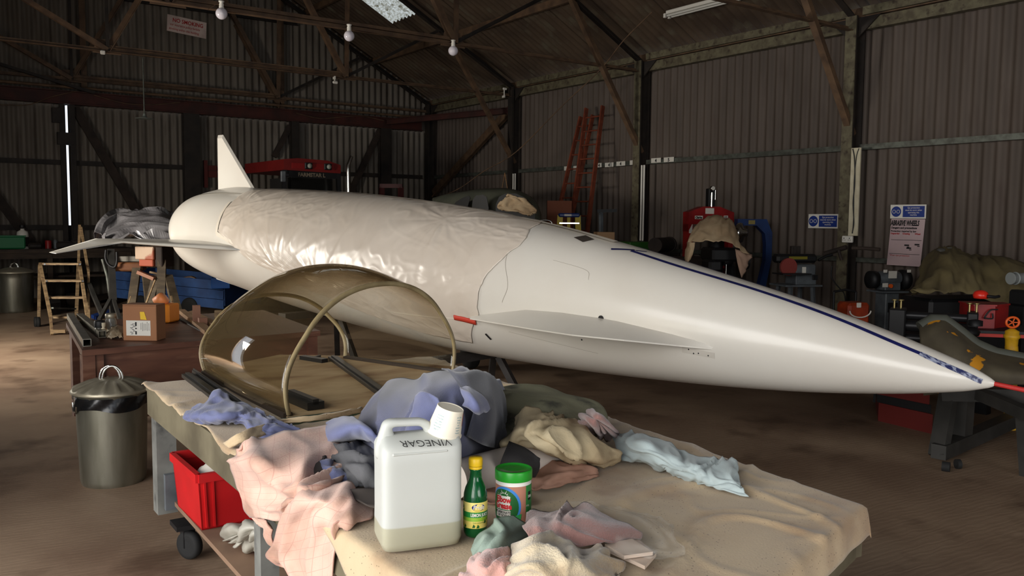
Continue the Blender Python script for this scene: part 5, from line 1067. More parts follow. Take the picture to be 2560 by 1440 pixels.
m, S = fr(348, 850, 1, 0)
p = od(350, 852); f_ = RM @ Vector((0, 0, 1)); m = Matrix.Translation(p) @ Matrix.Rotation(-math.atan2(f_.x, f_.y)+math.radians(-3), 4, 'Z'); S = (p-EYE).dot(f_)/F; q = lambda px: px*S
t = thing('cardboard_carton', tuple(p), 'brown cardboard carton with a white shipping label and yellow sticker on the desk', 'box')
bw, bh, bd = q(86), q(88), .13; Mc = mat('carton cardboard', (150, 104, 72), .85, c2=(140, 96, 66), scale=3)
MB().box((0, bd/2, bh/2), (bw, bd, bh), M=m, bev=.003).build('carton', Mc, t); MB().box((0, bd*.5, bh+.004), (bw, bd*.96, .006), M=m).build('flap', Mc, t)
MB().box((q(-3), -.001, q(32)), (q(62), .002, q(38)), M=m).build('shipping_label', M_paper, t)
g = MB(); r_ = random.Random(4)
for k in range(12): g.box((q(-22)+r_.random()*q(10), -.0025, q(17)+k*q(2.3)), (q(4+r_.random()*4), .001, q(1.1)), M=m)
for z_, h_ in ((20, 8), (31, 3), (42, 10)): g.box((q(-9), -.0025, q(z_)), (q(4), .001, q(h_)), M=m)
for k in range(6): g.box((q(4+k*4), -.0025, q(33+r_.random()*4)), (q(.7), .001, q(16+r_.random()*8)), M=m)
g.build('printed_barcode', M_ink, t); MB().slab([m @ Vector(w) for w in [(q(3), -.002, q(54)), (q(19), -.002, q(53)), (q(13), -.002, q(73)), (q(2), -.002, q(73))]], m.to_3x3() @ Vector((0, -1, 0)), .001).build('yellow_sticker', mat('yellow sticker', (214, 174, 30), .6), t)
def deskm(u, v, yaw=0):
    p = od(u, v); m = Matrix.Translation(p) @ Matrix.Rotation(-math.atan2(f_.x, f_.y)+math.radians(yaw), 4, 'Z'); return m, (p-EYE).dot(f_)/F
m, S = deskm(398, 808, -10); t = thing('orange_bucket', tuple(m.translation), 'orange plastic tub behind the cardboard carton on the desk', 'tub')
MB().box((0, .08, S*24), (S*52, .15, S*46), M=m, bev=.01).build('tub_body', mat('orange tub', (226, 134, 34), .5), t)
m, S = deskm(380, 812, 0); tag(MB().lathe([(0, -.03), (S*17, -.03), (S*17, .03), (S*15, .045), (0, .05)], 24, M=m @ Matrix.Translation((0, .16, S*55)) @ Matrix.Rotation(.9, 4, 'Y')).build('orange_bowl', mat('pale orange cap', (232, 140, 82), .5)), 'rounded pale orange lid leaning above the orange tub', 'lid')
m, S = deskm(306, 836, 0); tag(MB().lathe([(S*8, 0), (S*9, S*4), (S*9, S*52), (S*12, S*54), (S*12, S*62), (0, S*64)], 20, M=m @ Matrix.Translation((0, .12, 0))).build('spray_bottle', mat('orange topped bottle', (214, 150, 110), .5)), 'small bottle with an orange top half hidden behind the carton', 'bottle')
m, S = deskm(250, 838, 0); t = thing('dark_jar', tuple(m.translation), 'black-lidded jar beside the metal tubes on the desk', 'jar')
MB().lathe([(S*9, 0), (S*11, S*2), (S*11, S*20), (S*9, S*22)], 20, M=m).build('jar_glass', mat('smoky jar', (86, 84, 76), .25), t); MB().lathe([(S*12, S*20), (S*13, S*24), (S*13, S*34), (S*12, S*37), (0, S*38)], 20, M=m).build('lid', M_black, t)
m, S = deskm(278, 832, 0); t = thing('glass_jar', tuple(m.translation), 'clear jar with a silver screw lid beside the carton', 'jar')
Mjar = mat('clear jar glass', (206, 206, 196), .08, trans=.75)
MB().lathe([(S*10, 0), (S*14, S*3), (S*15, S*12), (S*14, S*28), (S*11, S*36), (S*11, S*40)], 24, M=m).build('jar_glass', Mjar, t); MB().lathe([(S*12, S*37), (S*13, S*38), (S*13, S*47), (S*11, S*49), (0, S*50)], 20, M=m).build('lid', M_lid, t)
m, S = deskm(267, 836, 0); tag(MB().lathe([(S*7, 0), (S*8, S*3), (S*8, S*14), (S*4, S*20), (S*6, S*24), (S*6, S*32)], 18, M=m @ Matrix.Translation((0, -.05, 0))).build('small_vase', mat('cream glaze', (198, 186, 160), .4)), 'little cream bottle standing in front of the glass jar', 'bottle')
tag(sheet('crumpled_wrapper', [[od(268, 838)+Vector((0, 0, .01)), od(290, 832)+Vector((0, 0, .05)), od(310, 830)+Vector((0, 0, .02))], [od(266, 846)+Vector((0, 0, .01)), od(288, 843)+Vector((0, 0, .05)), od(308, 846)+Vector((0, 0, .03))], [od(280, 850)+Vector((0, 0, .004)), od(295, 850)+Vector((0, 0, .02)), od(306, 850)+Vector((0, 0, .006))]], mat('dirty cream wrap', (150, 132, 106), .6), sub=5, fold=.02, fs=(3, 4), solid=.002), 'crumpled cream wrapping lying against the carton on the desk', 'wrapping')
for k, (a_, b_, w, h, mm, lab) in enumerate([((488, 822), (482, 770), .035, .10, 'pink-brown timber', 'upright pinkish timber offcut at the canopy end of the desk'), ((512, 830), (497, 812), .05, .04, 'pink-brown timber', 'lying pinkish timber block next to the upright offcut')]):
    if k == 0: m, S = deskm(492, 812, 20); o_ = MB().box((0, 0, S*24), (S*19, .05, S*50), M=m, bev=.002)
    else: m, S = deskm(507, 815, 30); o_ = MB().box((0, 0, S*10), (S*20, .06, S*22), M=m, bev=.002)
    tag(o_.build('timber_offcut', MATS[mm]), lab, 'wood', 'timber offcuts on the desk')
for k, (pts, lab) in enumerate([([(445, 782), (462, 782), (530, 832), (512, 838)], 'pale timber batten lying along the far side of the desk'), ([(470, 788), (482, 785), (540, 812), (530, 820)], 'short greyish batten lying behind the timber offcuts')]):
    tag(MB().slab([od(u, v) for u, v in pts], (0, 0, 1), .03).build('timber_batten', M_wood), lab, 'batten', 'battens on the desk')
tag(MB().slab([od(u, v) for u, v in [(448, 800), (455, 798), (524, 834), (518, 838)]], (0, 0, 1), .008).build('black_strip', M_black), 'thin black strip lying in front of the pale batten', 'strip')
m, S = deskm(436, 802, 0); tag(MB().lathe([(0, 0), (S*10, 0), (S*12, S*8), (S*8, S*14), (0, S*16)], 18, M=m).tube([m @ Vector((-S*12, 0, S*3)), m @ Vector((S*4, -.01, S*6)), m @ Vector((S*14, 0, S*3))], S*3, 8).build('shiny_black_tool', mat('glossy black', (14, 14, 16), .12)), 'small glossy black tool beyond the orange tub', 'tool')
m, S = deskm(535, 812, 0); tag(MB().box((0, .1, S*16), (S*18, .03, S*34), M=m, bev=.003).build('pale_offcut', M_step), 'pale upright offcut just behind the canopy rim', 'wood')
# ------------------------------------------------------------------ the foreground table
TH = math.radians(.4); TU = Vector((math.sin(TH), math.cos(TH), 0)); TV = Vector((math.cos(TH), -math.sin(TH), 0)); TBL0 = Vector((.866, 4.07, 0)); TL, TW = 2.78, 1.22
TZ = .735
def T(a, b, z=0): return TBL0-TU*(a*(1+.13*(1-b/TW)))+TV*(b*(1+.20*(1-a/TL)))+Vector((0, 0, z))
def tz(u, v, z=.745): return atz(u, v, z)
M_tabwood = mat('greenish grey table timber', (112, 104, 82), .75, c2=(82, 74, 56), scale=5, stretch=(1, 1, 1), bump=.2)
M_legp = mat('flaking grey paint', (128, 128, 122), .7, c2=(96, 96, 92), scale=7, c3=(70, 70, 68), s3=11)
t = thing('work_table', tuple(T(TL/2, TW/2)), 'big wheeled timber work table with grey legs, covered by a stained dust sheet', 'table')
MB().add([T(a, b, z) for z in (TZ-.02, TZ) for a, b in ((0, 0), (0, TW), (TL, TW), (TL, 0))], [(0, 1, 2, 3), (7, 6, 5, 4), (0, 4, 5, 1), (1, 5, 6, 2), (2, 6, 7, 3), (3, 7, 4, 0)]).build('table_top', M_tabwood, t)
for (a0, b0, a1, b1) in ((0, .02, TL, .02), (0, TW-.02, TL, TW-.02), (.02, .04, .02, TW-.04), (TL-.02, .04, TL-.02, TW-.04)): MB().bar(T(a0, b0, TZ-.075), T(a1, b1, TZ-.075), .04, .11).build('apron_rail', M_tabwood, t)
for a in (.10, 1.28, TL-.10):
    for b in (.07, TW-.07):
        MB().bar(T(a-(.05 if a < 1 else 0), b-.02, .16), T(a-(.05 if a < 1 else 0), b-.02, TZ-.02), .085 if a != 1.28 else .06, .085 if a != 1.28 else .06, up=(1, 0, 0)).build('leg', M_legp, t)
        if a != 1.28:
            p = T(a+.12 if a < 1 else a, b+.02, 0); MB().box(p+Vector((0, 0, .15)), (.12, .12, .02)).box(p+Vector((0, .0, .10)), (.05, .06, .10)).build('castor_fork', M_black, t); cf_ = LAST[0]
            MB().lathe([(.02, -.018), (.045, -.02), (.06, -.018), (.064, 0), (.06, .018), (.045, .02), (.02, .018)], 28, M=Matrix.Translation(p+Vector((.0, -.03, .064))) @ Matrix.Rotation(.5, 4, 'Z') @ Matrix.Rotation(PI/2, 4, 'Y')).build('castor_wheel', M_blackrub, cf_)
MB().add([T(a, b, z) for z in (.215, .235) for a, b in ((.12, .06), (.12, TW-.06), (TL-.1, TW-.06), (TL-.1, .06))], [(0, 1, 2, 3), (7, 6, 5, 4), (0, 4, 5, 1), (1, 5, 6, 2), (2, 6, 7, 3), (3, 7, 4, 0)]).build('lower_shelf', mat('pinkish brown shelf board', (140, 112, 90), .8, c2=(112, 88, 70), scale=3), t)
MB().box(T(.10, .07, .28)+Vector((0, -.05, 0)), (.10, .03, .16)).build('leg_bracket', M_grey, t)
# dust sheet over the whole table
M_dust = mat('stained cream dust sheet', (198, 177, 143), .92, c2=(176, 151, 118), scale=2.2, detail=8, bump=.35, bscale=160, c3=(158, 130, 98), s3=4.5, sheen=.2)
def specks():
    m = M_dust; nt = m.node_tree; b = nt.nodes['Principled BSDF']; old = b.inputs['Base Color'].links[0].from_socket
    tc = nt.nodes['Texture Coordinate']; v = nt.nodes.new('ShaderNodeTexVoronoi'); v.inputs['Scale'].default_value = 85; v.inputs['Randomness'].default_value = 1
    nt.links.new(tc.outputs['Object'], v.inputs['Vector']); r = nt.nodes.new('ShaderNodeValToRGB'); r.color_ramp.elements[0].position = .10; r.color_ramp.elements[1].position = .14
    r.color_ramp.elements[0].color = (1, 1, 1, 1); r.color_ramp.elements[1].color = (0, 0, 0, 1)
    n = nt.nodes.new('ShaderNodeTexNoise'); n.inputs['Scale'].default_value = 7; nt.links.new(tc.outputs['Object'], n.inputs['Vector'])
    r2 = nt.nodes.new('ShaderNodeValToRGB'); r2.color_ramp.elements[0].position = .42; r2.color_ramp.elements[1].position = .5; nt.links.new(n.outputs['Fac'], r2.inputs['Fac'])
    mu = nt.nodes.new('ShaderNodeMath'); mu.operation = 'MULTIPLY'; nt.links.new(v.outputs['Distance'], r.inputs['Fac']); nt.links.new(r.outputs['Color'], mu.inputs[0]); nt.links.new(r2.outputs['Color'], mu.inputs[1])
    mx = nt.nodes.new('ShaderNodeMixRGB'); nt.links.new(mu.outputs[0], mx.inputs['Fac']); nt.links.new(old, mx.inputs['Color1']); mx.inputs['Color2'].default_value = lin((60, 44, 34)); nt.links.new(mx.outputs['Color'], b.inputs['Base Color'])
specks()
def drape(a, b, lo_b, hi_b, hi_a, z0=TZ+.004):
    """table coordinates, wrapping down over the edges with a rounded bend"""
    R = .018; z = z0; dz = 0; aa, bb = a, b
    def fold(x):   # distance past the edge -> (outward, drop)
        if x <= 0: return x, 0
        L = R*PI/2
        if x < L: th = x/R; return R*math.sin(th), R*(1-math.cos(th))
        return R+(x-L)*.10, R+(x-L)
    oa, da = fold(a-TL); ob, db = fold(b-TW); ol, dl = fold(-b); o0, d0 = fold(-a)
    aa = (TL+oa) if a > TL else (-o0 if a < 0 else a); bb = (TW+ob) if b > TW else (-ol if b < 0 else b)
    return aa, bb, z-max(da, db, dl, d0)-.25*min(max(da, d0), max(db, dl))
na, nb = 210, 150; P = []
for i in range(na+1):
    row = []
    for j in range(nb+1):
        s = i/na; q_ = j/nb
        a = -.012+s*(TL+.095)
        lft = .015+.02*noise.noise(Vector((a*4, 1, 2)))+(.13 if a > 2.1 else max(0, (a-1.8)/.3)*.13 if a > 1.8 else 0)
        rgt = .03+.015*noise.noise(Vector((a*3, 5, 2)))+(.015 if a > 2.3 else 0)
        b = -lft+q_*(TW+lft+rgt)
        aa, bb, z = drape(a, b, 0, 0, 0)
        w = noise.noise(Vector((a*1.7, b*1.7, 4)))
        cr = max(0, 1-abs(noise.noise(Vector((a*2.2+w, b*2.0-w, 11))))*10)*.010+max(0, 1-abs(noise.noise(Vector((a*4.5+w*2, b*3.5, 31))))*9)*.004
        h = cr+.002*fbm(a*6, b*6, 3)+.004
        if z < TZ-.01: h2 = .010*noise.noise(Vector((a*9, b*9, 1))); row.append(tuple(T(aa+(h2 if a > TL else 0), bb+(h2 if (b > TW) else -h2 if b < 0 else 0), z)))
        else: row.append(tuple(T(aa, bb, z+max(h, .001))))
    P.append(row)
ds = MB(); ds.grid(P); tag(ds.build('dust_sheet', M_dust, solid=.003), 'speckled cream dust sheet spread over the work table and hanging over its edges', 'dust sheet')
# ply board and strips below the canopy
M_ply = mat('stained plywood', (196, 170, 130), .6, c2=(158, 126, 88), scale=2.5, detail=7, c3=(112, 74, 44), s3=3, stretch=(1, 2.5, 1))
bz = .752
tag(MB().slab([tz(u, v, bz) for u, v in [(528, 925), (725, 1052), (905, 1022), (1245, 960), (1130, 920), (862, 893), (700, 890)]], (0, 0, 1), .008).build('plywood_board', M_ply), 'stained flat plywood board lying beneath the clear canopy', 'board')
M_blk = mat('satin black extrusion', (28, 27, 26), .35)
def strip_t(a, b, w, h, name, m, label, cat='strip', z=.762, grp=None):
    a, b = tz(*a, z), tz(*b, z); o = MB().bar(a+Vector((0, 0, h/2)), b+Vector((0, 0, h/2)), w, h).bar(a+Vector((0, 0, h)), b+Vector((0, 0, h)), w*.35, h*.7).build(name, m); return tag(o, label, cat, grp)
strip_t((468, 942), (600, 1040), .05, .016, 'black_rail', M_blk, 'black rail lying outside the canopy beside the small blue rag', z=.752)
strip_t((484, 936), (640, 1045), .014, .022, 'black_rail', M_blk, 'narrow raised black rail lying between the outer rail and the canopy', z=.752)
strip_t((832, 897), (975, 1000), .05, .014, 'drilled_black_rail', M_blk, 'long black rail with drilled holes lying inside the canopy')
strip_t((728, 998), (790, 1024), .07, .03, 'black_block', M_blk, 'short black block lying just inside the front arch of the canopy', 'block')
t = tag(MB().bar(tz(756, 893, .77), tz(812, 902, .77), .04, .02).bar(tz(778, 896, .772), tz(800, 890, .772), .012, .012).build('dark_hand_tool', M_blk), 'small dark hand tool lying inside the canopy at its far end', 'tool')
sg = [(700, 1052), (760, 1048), (830, 1038), (908, 1025)]
tag(MB().bar(tz(705, 1058, .752), tz(912, 1032, .752), .03, .03).build('green_batten', mat('dark green paint', (62, 74, 56), .6)), 'dark green painted batten in front of the canopy opening', 'batten')
tag(sheet('folded_hem', [[tz(682, 1050, .775), tz(760, 1042, .785), tz(830, 1033, .785), tz(905, 1018, .78)], [tz(684, 1060, .757), tz(762, 1054, .77), tz(832, 1045, .765), tz(908, 1028, .76)]], M_dust, sub=6, fold=.008, fs=(1, 6), solid=.008), 'rolled cream canvas hem lying along the green batten', 'canvas')
tag(sheet('folded_strap', [[tz(560, 1108, .76), tz(600, 1082, .80), tz(645, 1066, .80), tz(690, 1060, .79)], [tz(572, 1120, .752), tz(612, 1104, .775), tz(655, 1090, .775), tz(700, 1078, .77)]], M_dust, sub=7, fold=.006, fs=(2, 5), solid=.008), 'folded canvas strap curling up by the small blue rag', 'strap')
# ---- the canopy
M_acr = bpy.data.materials.new('aged clear acrylic'); M_acr.use_nodes = True
_nt = M_acr.node_tree; _nt.nodes.remove(_nt.nodes['Principled BSDF']); _o = _nt.nodes['Material Output']
_t = _nt.nodes.new('ShaderNodeBsdfTransparent'); _g = _nt.nodes.new('ShaderNodeBsdfGlossy'); _g.inputs['Roughness'].default_value = .015; _mx = _nt.nodes.new('ShaderNodeMixShader'); _l2 = _nt.nodes.new('ShaderNodeLayerWeight'); _l2.inputs['Blend'].default_value = .5; _pw = _nt.nodes.new('ShaderNodeMath'); _pw.operation = 'POWER'; _pw.inputs[1].default_value = 4.5; _nt.links.new(_l2.outputs['Facing'], _pw.inputs[0]); _fz = _nt.nodes.new('ShaderNodeMath'); _fz.operation = 'MULTIPLY_ADD'; _fz.inputs[1].default_value = .8; _fz.inputs[2].default_value = .08; _nt.links.new(_pw.outputs[0], _fz.inputs[0])
_lw = _nt.nodes.new('ShaderNodeLayerWeight'); _lw.inputs['Blend'].default_value = .45; _rp = _nt.nodes.new('ShaderNodeValToRGB'); _rp.color_ramp.elements[0].color = (.96, .95, .91, 1); _rp.color_ramp.elements[1].color = (.60, .49, .33, 1); _rp.color_ramp.elements[0].position = .42; _rp.color_ramp.elements[1].position = 1.0
_nt.links.new(_lw.outputs['Facing'], _rp.inputs['Fac']); _nt.links.new(_rp.outputs['Color'], _t.inputs['Color'])
_df = _nt.nodes.new('ShaderNodeBsdfDiffuse'); _df.inputs['Color'].default_value = (.42, .31, .15, 1); _m2 = _nt.nodes.new('ShaderNodeMixShader'); _p2 = _nt.nodes.new('ShaderNodeMath'); _p2.operation = 'POWER'; _p2.inputs[1].default_value = 5; _nt.links.new(_l2.outputs['Facing'], _p2.inputs[0]); _q2 = _nt.nodes.new('ShaderNodeMath'); _q2.operation = 'MULTIPLY_ADD'; _q2.inputs[1].default_value = .28; _q2.inputs[2].default_value = .004; _nt.links.new(_p2.outputs[0], _q2.inputs[0])
_nt.links.new(_q2.outputs[0], _m2.inputs[0]); _nt.links.new(_t.outputs[0], _m2.inputs[1]); _nt.links.new(_df.outputs[0], _m2.inputs[2])
_nt.links.new(_fz.outputs[0], _mx.inputs[0]); _nt.links.new(_m2.outputs[0], _mx.inputs[1]); _nt.links.new(_g.outputs[0], _mx.inputs[2]); _nt.links.new(_mx.outputs[0], _o.inputs[0])
MATS['aged clear acrylic'] = M_acr
RL, RRt, FL2, FR2 = tz(512, 930, .765), tz(864, 893, .765), tz(720, 1037, .765), tz(1130, 931, .765)
t = thing('cockpit_canopy', tuple((RL+FR2)/2), 'large yellowed clear bubble canopy standing on the covered work table', 'canopy')
ns, na_ = 44, 64
def can(s, k, off=0):
    """s 0 rear .. 1 front, k 0..1 around the arch"""
    L = RL.lerp(FL2, s); R2 = RRt.lerp(FR2, s); c = (L+R2)/2; ax_ = (R2-L)/2; w = ax_.length; ax_.normalize()
    bul = 1+.045*math.sin(PI*min(1, s*1.0))
    h = (.345+(.46-.345)*s+.125*math.sin(PI*s)*.9)
    th = PI*(1-k); x = math.cos(th); z = math.sin(th)
    x = math.copysign(abs(x)**.92, x); z = z**.86
    lowb = 1+.05*math.sin(min(1, z*1.6)*PI)*1.0
    # push the middle of the arch backwards at the rear, forwards a little at the front
    fwd = (FL2-RL).normalized(); lean = fwd*(-.10*z*(1-s)-.0*z)
    return c+ax_*(w*x*bul*lowb+off*x)+Vector((0, 0, h*z+off*z))+lean
P = [[tuple(can(i/ns, k/na_)) for k in range(na_+1)] for i in range(ns+1)]
cm = MB(); cm.grid(P); cm.build('acrylic_shell', M_acr, t, solid=.010)
M_rim = mat('yellow brown acrylic edge', (156, 140, 104), .35, c2=(128, 112, 80), scale=10)
for s, nm in ((1.0, 'front_rim'), (0.0, 'rear_rim')):
    A = []
    d_ = (FL2-RL).normalized()*(.012 if s else -.006)
    for k in range(na_+1):
        A.append([tuple(can(s, k/na_, .008)), tuple(can(s, k/na_, .008)+d_), tuple(can(s, k/na_, -.012)+d_), tuple(can(s, k/na_, -.012)), ])
    MB().grid(A, closeu=True).build(nm, M_rim, t)
for a, b in ((RL, FL2), (RRt, FR2)):
    MB().bar(a-Vector((0, 0, .004)), b-Vector((0, 0, .004)), .034, .022).build('base_rail', mat('brown black rail', (52, 42, 34), .5), t)
# ---- rags.  Nets of (pixel, height) points lie on the table
def net(rows):
    o = []
    for r in rows:
        q = []
        for u, v, z in r:
            e = 1020+.711*(u-437)
            q.append(atx(u, v, .846-min(.03, (z-.3)*.04)) if (v > e+6 and u < 846) else tz(u, v, z))
        o.append(q)
    return o
M_bluecl = mat('periwinkle cotton', (100, 106, 142), .85, c2=(88, 93, 128), scale=5, bump=.25, bscale=220, sheen=.3)
M_bluegr = mat('faded blue grey twill', (78, 82, 112), .85, c2=(62, 64, 78), scale=3, bump=.25, bscale=220, sheen=.3)
M_greycl = mat('worn grey cotton', (88, 88, 90), .85, c2=(70, 70, 72), scale=4, bump=.3, bscale=200)
M_navycl = mat('dark grey blue twill', (58, 60, 72), .85, c2=(44, 46, 58), scale=3, bump=.25, bscale=200, sheen=.3)
M_pinkc = mat('faded pink cotton', (216, 178, 160), .9, c2=(186, 146, 126), scale=4, bump=.3, bscale=160, c3=(150, 116, 96), s3=5, sheen=.2)
def checks():
    m = M_pinkc; nt = m.node_tree; b = nt.nodes['Principled BSDF']; old = b.inputs['Base Color'].links[0].from_socket; tc = nt.nodes['Texture Coordinate']; outs = []
    mp = nt.nodes.new('ShaderNodeMapping'); mp.inputs['Rotation'].default_value = (0, 0, .55); nt.links.new(tc.outputs['UV'], mp.inputs['Vector'])
    sep = nt.nodes.new('ShaderNodeSeparateXYZ'); nt.links.new(tc.outputs['UV'], sep.inputs[0])
    for k, ax_ in enumerate(('X', 'Y')):
        mu = nt.nodes.new('ShaderNodeMath'); mu.operation = 'MULTIPLY'; mu.inputs[1].default_value = 9 if k == 0 else 12; nt.links.new(sep.outputs[ax_], mu.inputs[0])
        fr_ = nt.nodes.new('ShaderNodeMath'); fr_.operation = 'FRACT'; nt.links.new(mu.outputs[0], fr_.inputs[0])
        lt = nt.nodes.new('ShaderNodeMath'); lt.operation = 'LESS_THAN'; lt.inputs[1].default_value = .05; nt.links.new(fr_.outputs[0], lt.inputs[0]); outs.append(lt)
    mxm = nt.nodes.new('ShaderNodeMath'); mxm.operation = 'MAXIMUM'; nt.links.new(outs[0].outputs[0], mxm.inputs[0]); nt.links.new(outs[1].outputs[0], mxm.inputs[1])
    sc_ = nt.nodes.new('ShaderNodeMath'); sc_.operation = 'MULTIPLY'; sc_.inputs[1].default_value = .33; nt.links.new(mxm.outputs[0], sc_.inputs[0])
    mx = nt.nodes.new('ShaderNodeMixRGB'); nt.links.new(sc_.outputs[0], mx.inputs['Fac']); nt.links.new(old, mx.inputs['Color1']); mx.inputs['Color2'].default_value = lin((166, 96, 88)); nt.links.new(mx.outputs['Color'], b.inputs['Base Color'])
checks()
M_mauve = mat('mauve towelling', (158, 118, 110), .95, c2=(132, 96, 90), scale=6, bump=.9, bscale=260, sheen=.5)
M_pinkt = mat('pink towelling', (204, 156, 146), .95, c2=(184, 136, 122), scale=8, bump=.9, bscale=200, sheen=.5)
M_creamt = mat('grubby cream towelling', (204, 189, 160), .95, c2=(164, 142, 110), scale=7, bump=1.0, bscale=240, sheen=.5, c3=(136, 110, 80), s3=9)
M_paleb = mat('pale blue cotton', (176, 190, 190), .85, c2=(158, 170, 170), scale=4, bump=.2, bscale=200, sheen=.2)
M_sage = mat('sage green cloth', (136, 152, 140), .85, c2=(120, 134, 122), scale=5, bump=.25, bscale=220, c3=(118, 100, 76), s3=5)
M_beige = mat('beige cotton', (202, 186, 152), .88, c2=(176, 156, 122), scale=4, bump=.3, bscale=180, c3=(132, 110, 84), s3=6)
M_cush = mat('stained green cushion', (132, 130, 104), .85, c2=(110, 108, 88), scale=5, bump=.25, bscale=150, c3=(46, 46, 42), s3=9)
def rag(name, rows, m, label, cat='cloth', uv=False, par=None, **k):
    A = surf(net(rows), **k); mb = MB(); mb.grid([[tuple(p) for p in r] for r in A]); o = mb.build(name, m, par, solid=.004)
    if uv:
        ul = o.data.uv_layers.new(name='UVMap'); a, b = A.shape[:2]
        for l in o.data.loops: ul.data[l.index].uv = ((l.vertex_index % b)/(b-1), (l.vertex_index//b)/(a-1))
    return tag(o, label, None if par else cat)
# pink checked cloth, upper sheet and hanging sheet
ZT = .752
rag('checked_cloth', [[(592, 1120, .775), (660, 1098, .79), (745, 1090, .79), (820, 1075, .79), (870, 1090, .78)],
                      [(580, 1160, .79), (650, 1150, .815), (740, 1140, .80), (820, 1130, .79), (860, 1130, .78)],
                      [(588, 1205, .765), (665, 1215, .79), (745, 1205, .785), (800, 1190, .785), (860, 1190, .775)],
                      [(610, 1235, .70), (665, 1262, .775), (722, 1255, .785), (770, 1225, .785), (850, 1205, .775)],
                      [(640, 1290, .61), (672, 1290, .70), (702, 1300, .735), (735, 1242, .785), (830, 1215, .77)]], M_pinkc, 'faded pink checked cloth crumpled over the table edge above the red crate', uv=True, sub=10, fold=.034, fs=(2.0, 2.6), seed=12, warp=.6)
rag('checked_cloth', [[(742, 1242, .77), (800, 1215, .785), (860, 1215, .78), (905, 1235, .775), (935, 1262, .76)],
                      [(722, 1262, .785), (780, 1250, .79), (830, 1255, .79), (885, 1262, .78), (932, 1292, .757)],
                      [(700, 1310, .72), (752, 1300, .73), (792, 1290, .755), (840, 1305, .765), (900, 1305, .755)],
                      [(688, 1355, .62), (735, 1355, .64), (785, 1340, .65), (822, 1335, .68), (845, 1322, .742)],
                      [(672, 1392, .55), (722, 1400, .54), (775, 1395, .56), (815, 1385, .58), (834, 1370, .64)],
                      [(735, 1440, .48), (752, 1462, .44), (780, 1462, .44), (812, 1455, .46), (824, 1440, .5)],
                      [(735, 1520, .38), (752, 1530, .36), (780, 1530, .36), (806, 1520, .37), (822, 1500, .4)]], M_pinkc, 'faded pink checked cloth hanging low over the table edge beside the jerrican', uv=True, sub=9, fold=.026, fs=(1.3, 2.6), seed=22, warp=.5)
rag('hanging_corner', [[(606, 1240, .70), (640, 1290, .66), (668, 1300, .64)], [(612, 1265, .66), (655, 1320, .60), (680, 1350, .58)], [(640, 1305, .6), (662, 1340, .565), (682, 1382, .545)]], M_pinkc, 'small hanging pink corner of cloth in front of the grey plastic bag', uv=True, sub=8, fold=.015, fs=(1.3, 1.3), seed=2)
# small blue rag
rag('blue_rag', [[(520, 1012, .765), (545, 978, .83), (580, 1000, .80), (620, 1012, .79), (660, 1035, .79), (700, 1058, .785), (745, 1072, .775)],
                 [(475, 1025, .77), (530, 1010, .80), (580, 1022, .80), (620, 1032, .80), (655, 1055, .80), (690, 1070, .79), (755, 1083, .765)],
                 [(458, 1040, .765), (505, 1038, .79), (560, 1040, .80), (605, 1045, .79), (632, 1068, .79), (680, 1082, .78), (765, 1088, .758)],
                 [(468, 1052, .755), (510, 1055, .76), (560, 1056, .76), (600, 1055, .76), (630, 1088, .76), (680, 1100, .76), (735, 1095, .755)]], M_bluecl, 'small periwinkle blue rag lying beside the base of the canopy', sub=11, fold=.017, fs=(2.3, 5.9), seed=5, warp=.9)
# heap of blue-grey overalls behind the jerrican
ov = thing('overalls', tuple(tz(1080, 1180)), 'big heap of faded blue-grey overalls piled behind the jerrican', 'overalls')
rag('body', [[(905, 1030, .79), (960, 985, .84), (1005, 944, .94), (1060, 950, .97), (1110, 938, 1.0), (1160, 932, 1.0), (1215, 938, .98), (1240, 955, .93)],
                      [(880, 1075, .80), (930, 1040, .86), (985, 985, .95), (1060, 980, 1.0), (1120, 965, 1.03), (1175, 955, 1.03), (1235, 965, .98), (1258, 1010, .88)],
                      [(900, 1110, .80), (950, 1080, .87), (1010, 1040, .96), (1070, 1030, 1.0), (1120, 1010, 1.0), (1180, 1000, 1.0), (1240, 1015, .94), (1262, 1060, .84)],
                      [(935, 1140, .80), (980, 1120, .86), (1030, 1090, .93), (1085, 1080, .96), (1135, 1070, .95), (1190, 1065, .93), (1240, 1080, .87), (1250, 1120, .79)],
                      [(950, 1180, .76), (1000, 1170, .80), (1050, 1150, .85), (1100, 1150, .86), (1150, 1150, .85), (1195, 1150, .80), (1230, 1142, .77), (1240, 1140, .755)]], M_bluegr, None, par=ov, sub=9, fold=.035, fs=(1.7, 2.6), seed=31, warp=.7)
rag('trouser_leg', [[(1105, 930, 1.02), (1150, 928, 1.04), (1205, 934, 1.01), (1228, 948, .97)], [(1130, 940, 1.05), (1165, 940, 1.06), (1225, 952, 1.0), (1250, 985, .93)], [(1158, 980, 1.04), (1195, 990, 1.03), (1238, 1010, .97), (1262, 1040, .87)], [(1180, 1020, 1.0), (1215, 1035, .98), (1245, 1060, .90), (1258, 1090, .82)], [(1165, 1090, .93), (1205, 1110, .88), (1235, 1120, .82), (1245, 1135, .77)]], M_navycl, 'dark grey-blue outer leg of the overalls thrown over the heap', 'overalls', par=ov, sub=8, fold=.02, fs=(1.3, 2.0), seed=41)
rag('cuff', [[(1150, 970, 1.065), (1168, 962, 1.07), (1190, 980, 1.06), (1210, 1005, 1.03), (1218, 1020, 1.0)], [(1158, 990, 1.07), (1176, 988, 1.08), (1196, 1002, 1.07), (1210, 1018, 1.04), (1214, 1028, 1.01)], [(1165, 1015, 1.05), (1178, 1025, 1.05), (1190, 1034, 1.04), (1202, 1036, 1.02), (1212, 1032, 1.0)]], M_bluecl, 'curled light blue cuff on top of the overalls heap', par=ov, sub=8, fold=.012, fs=(1.0, 1.3), seed=6)
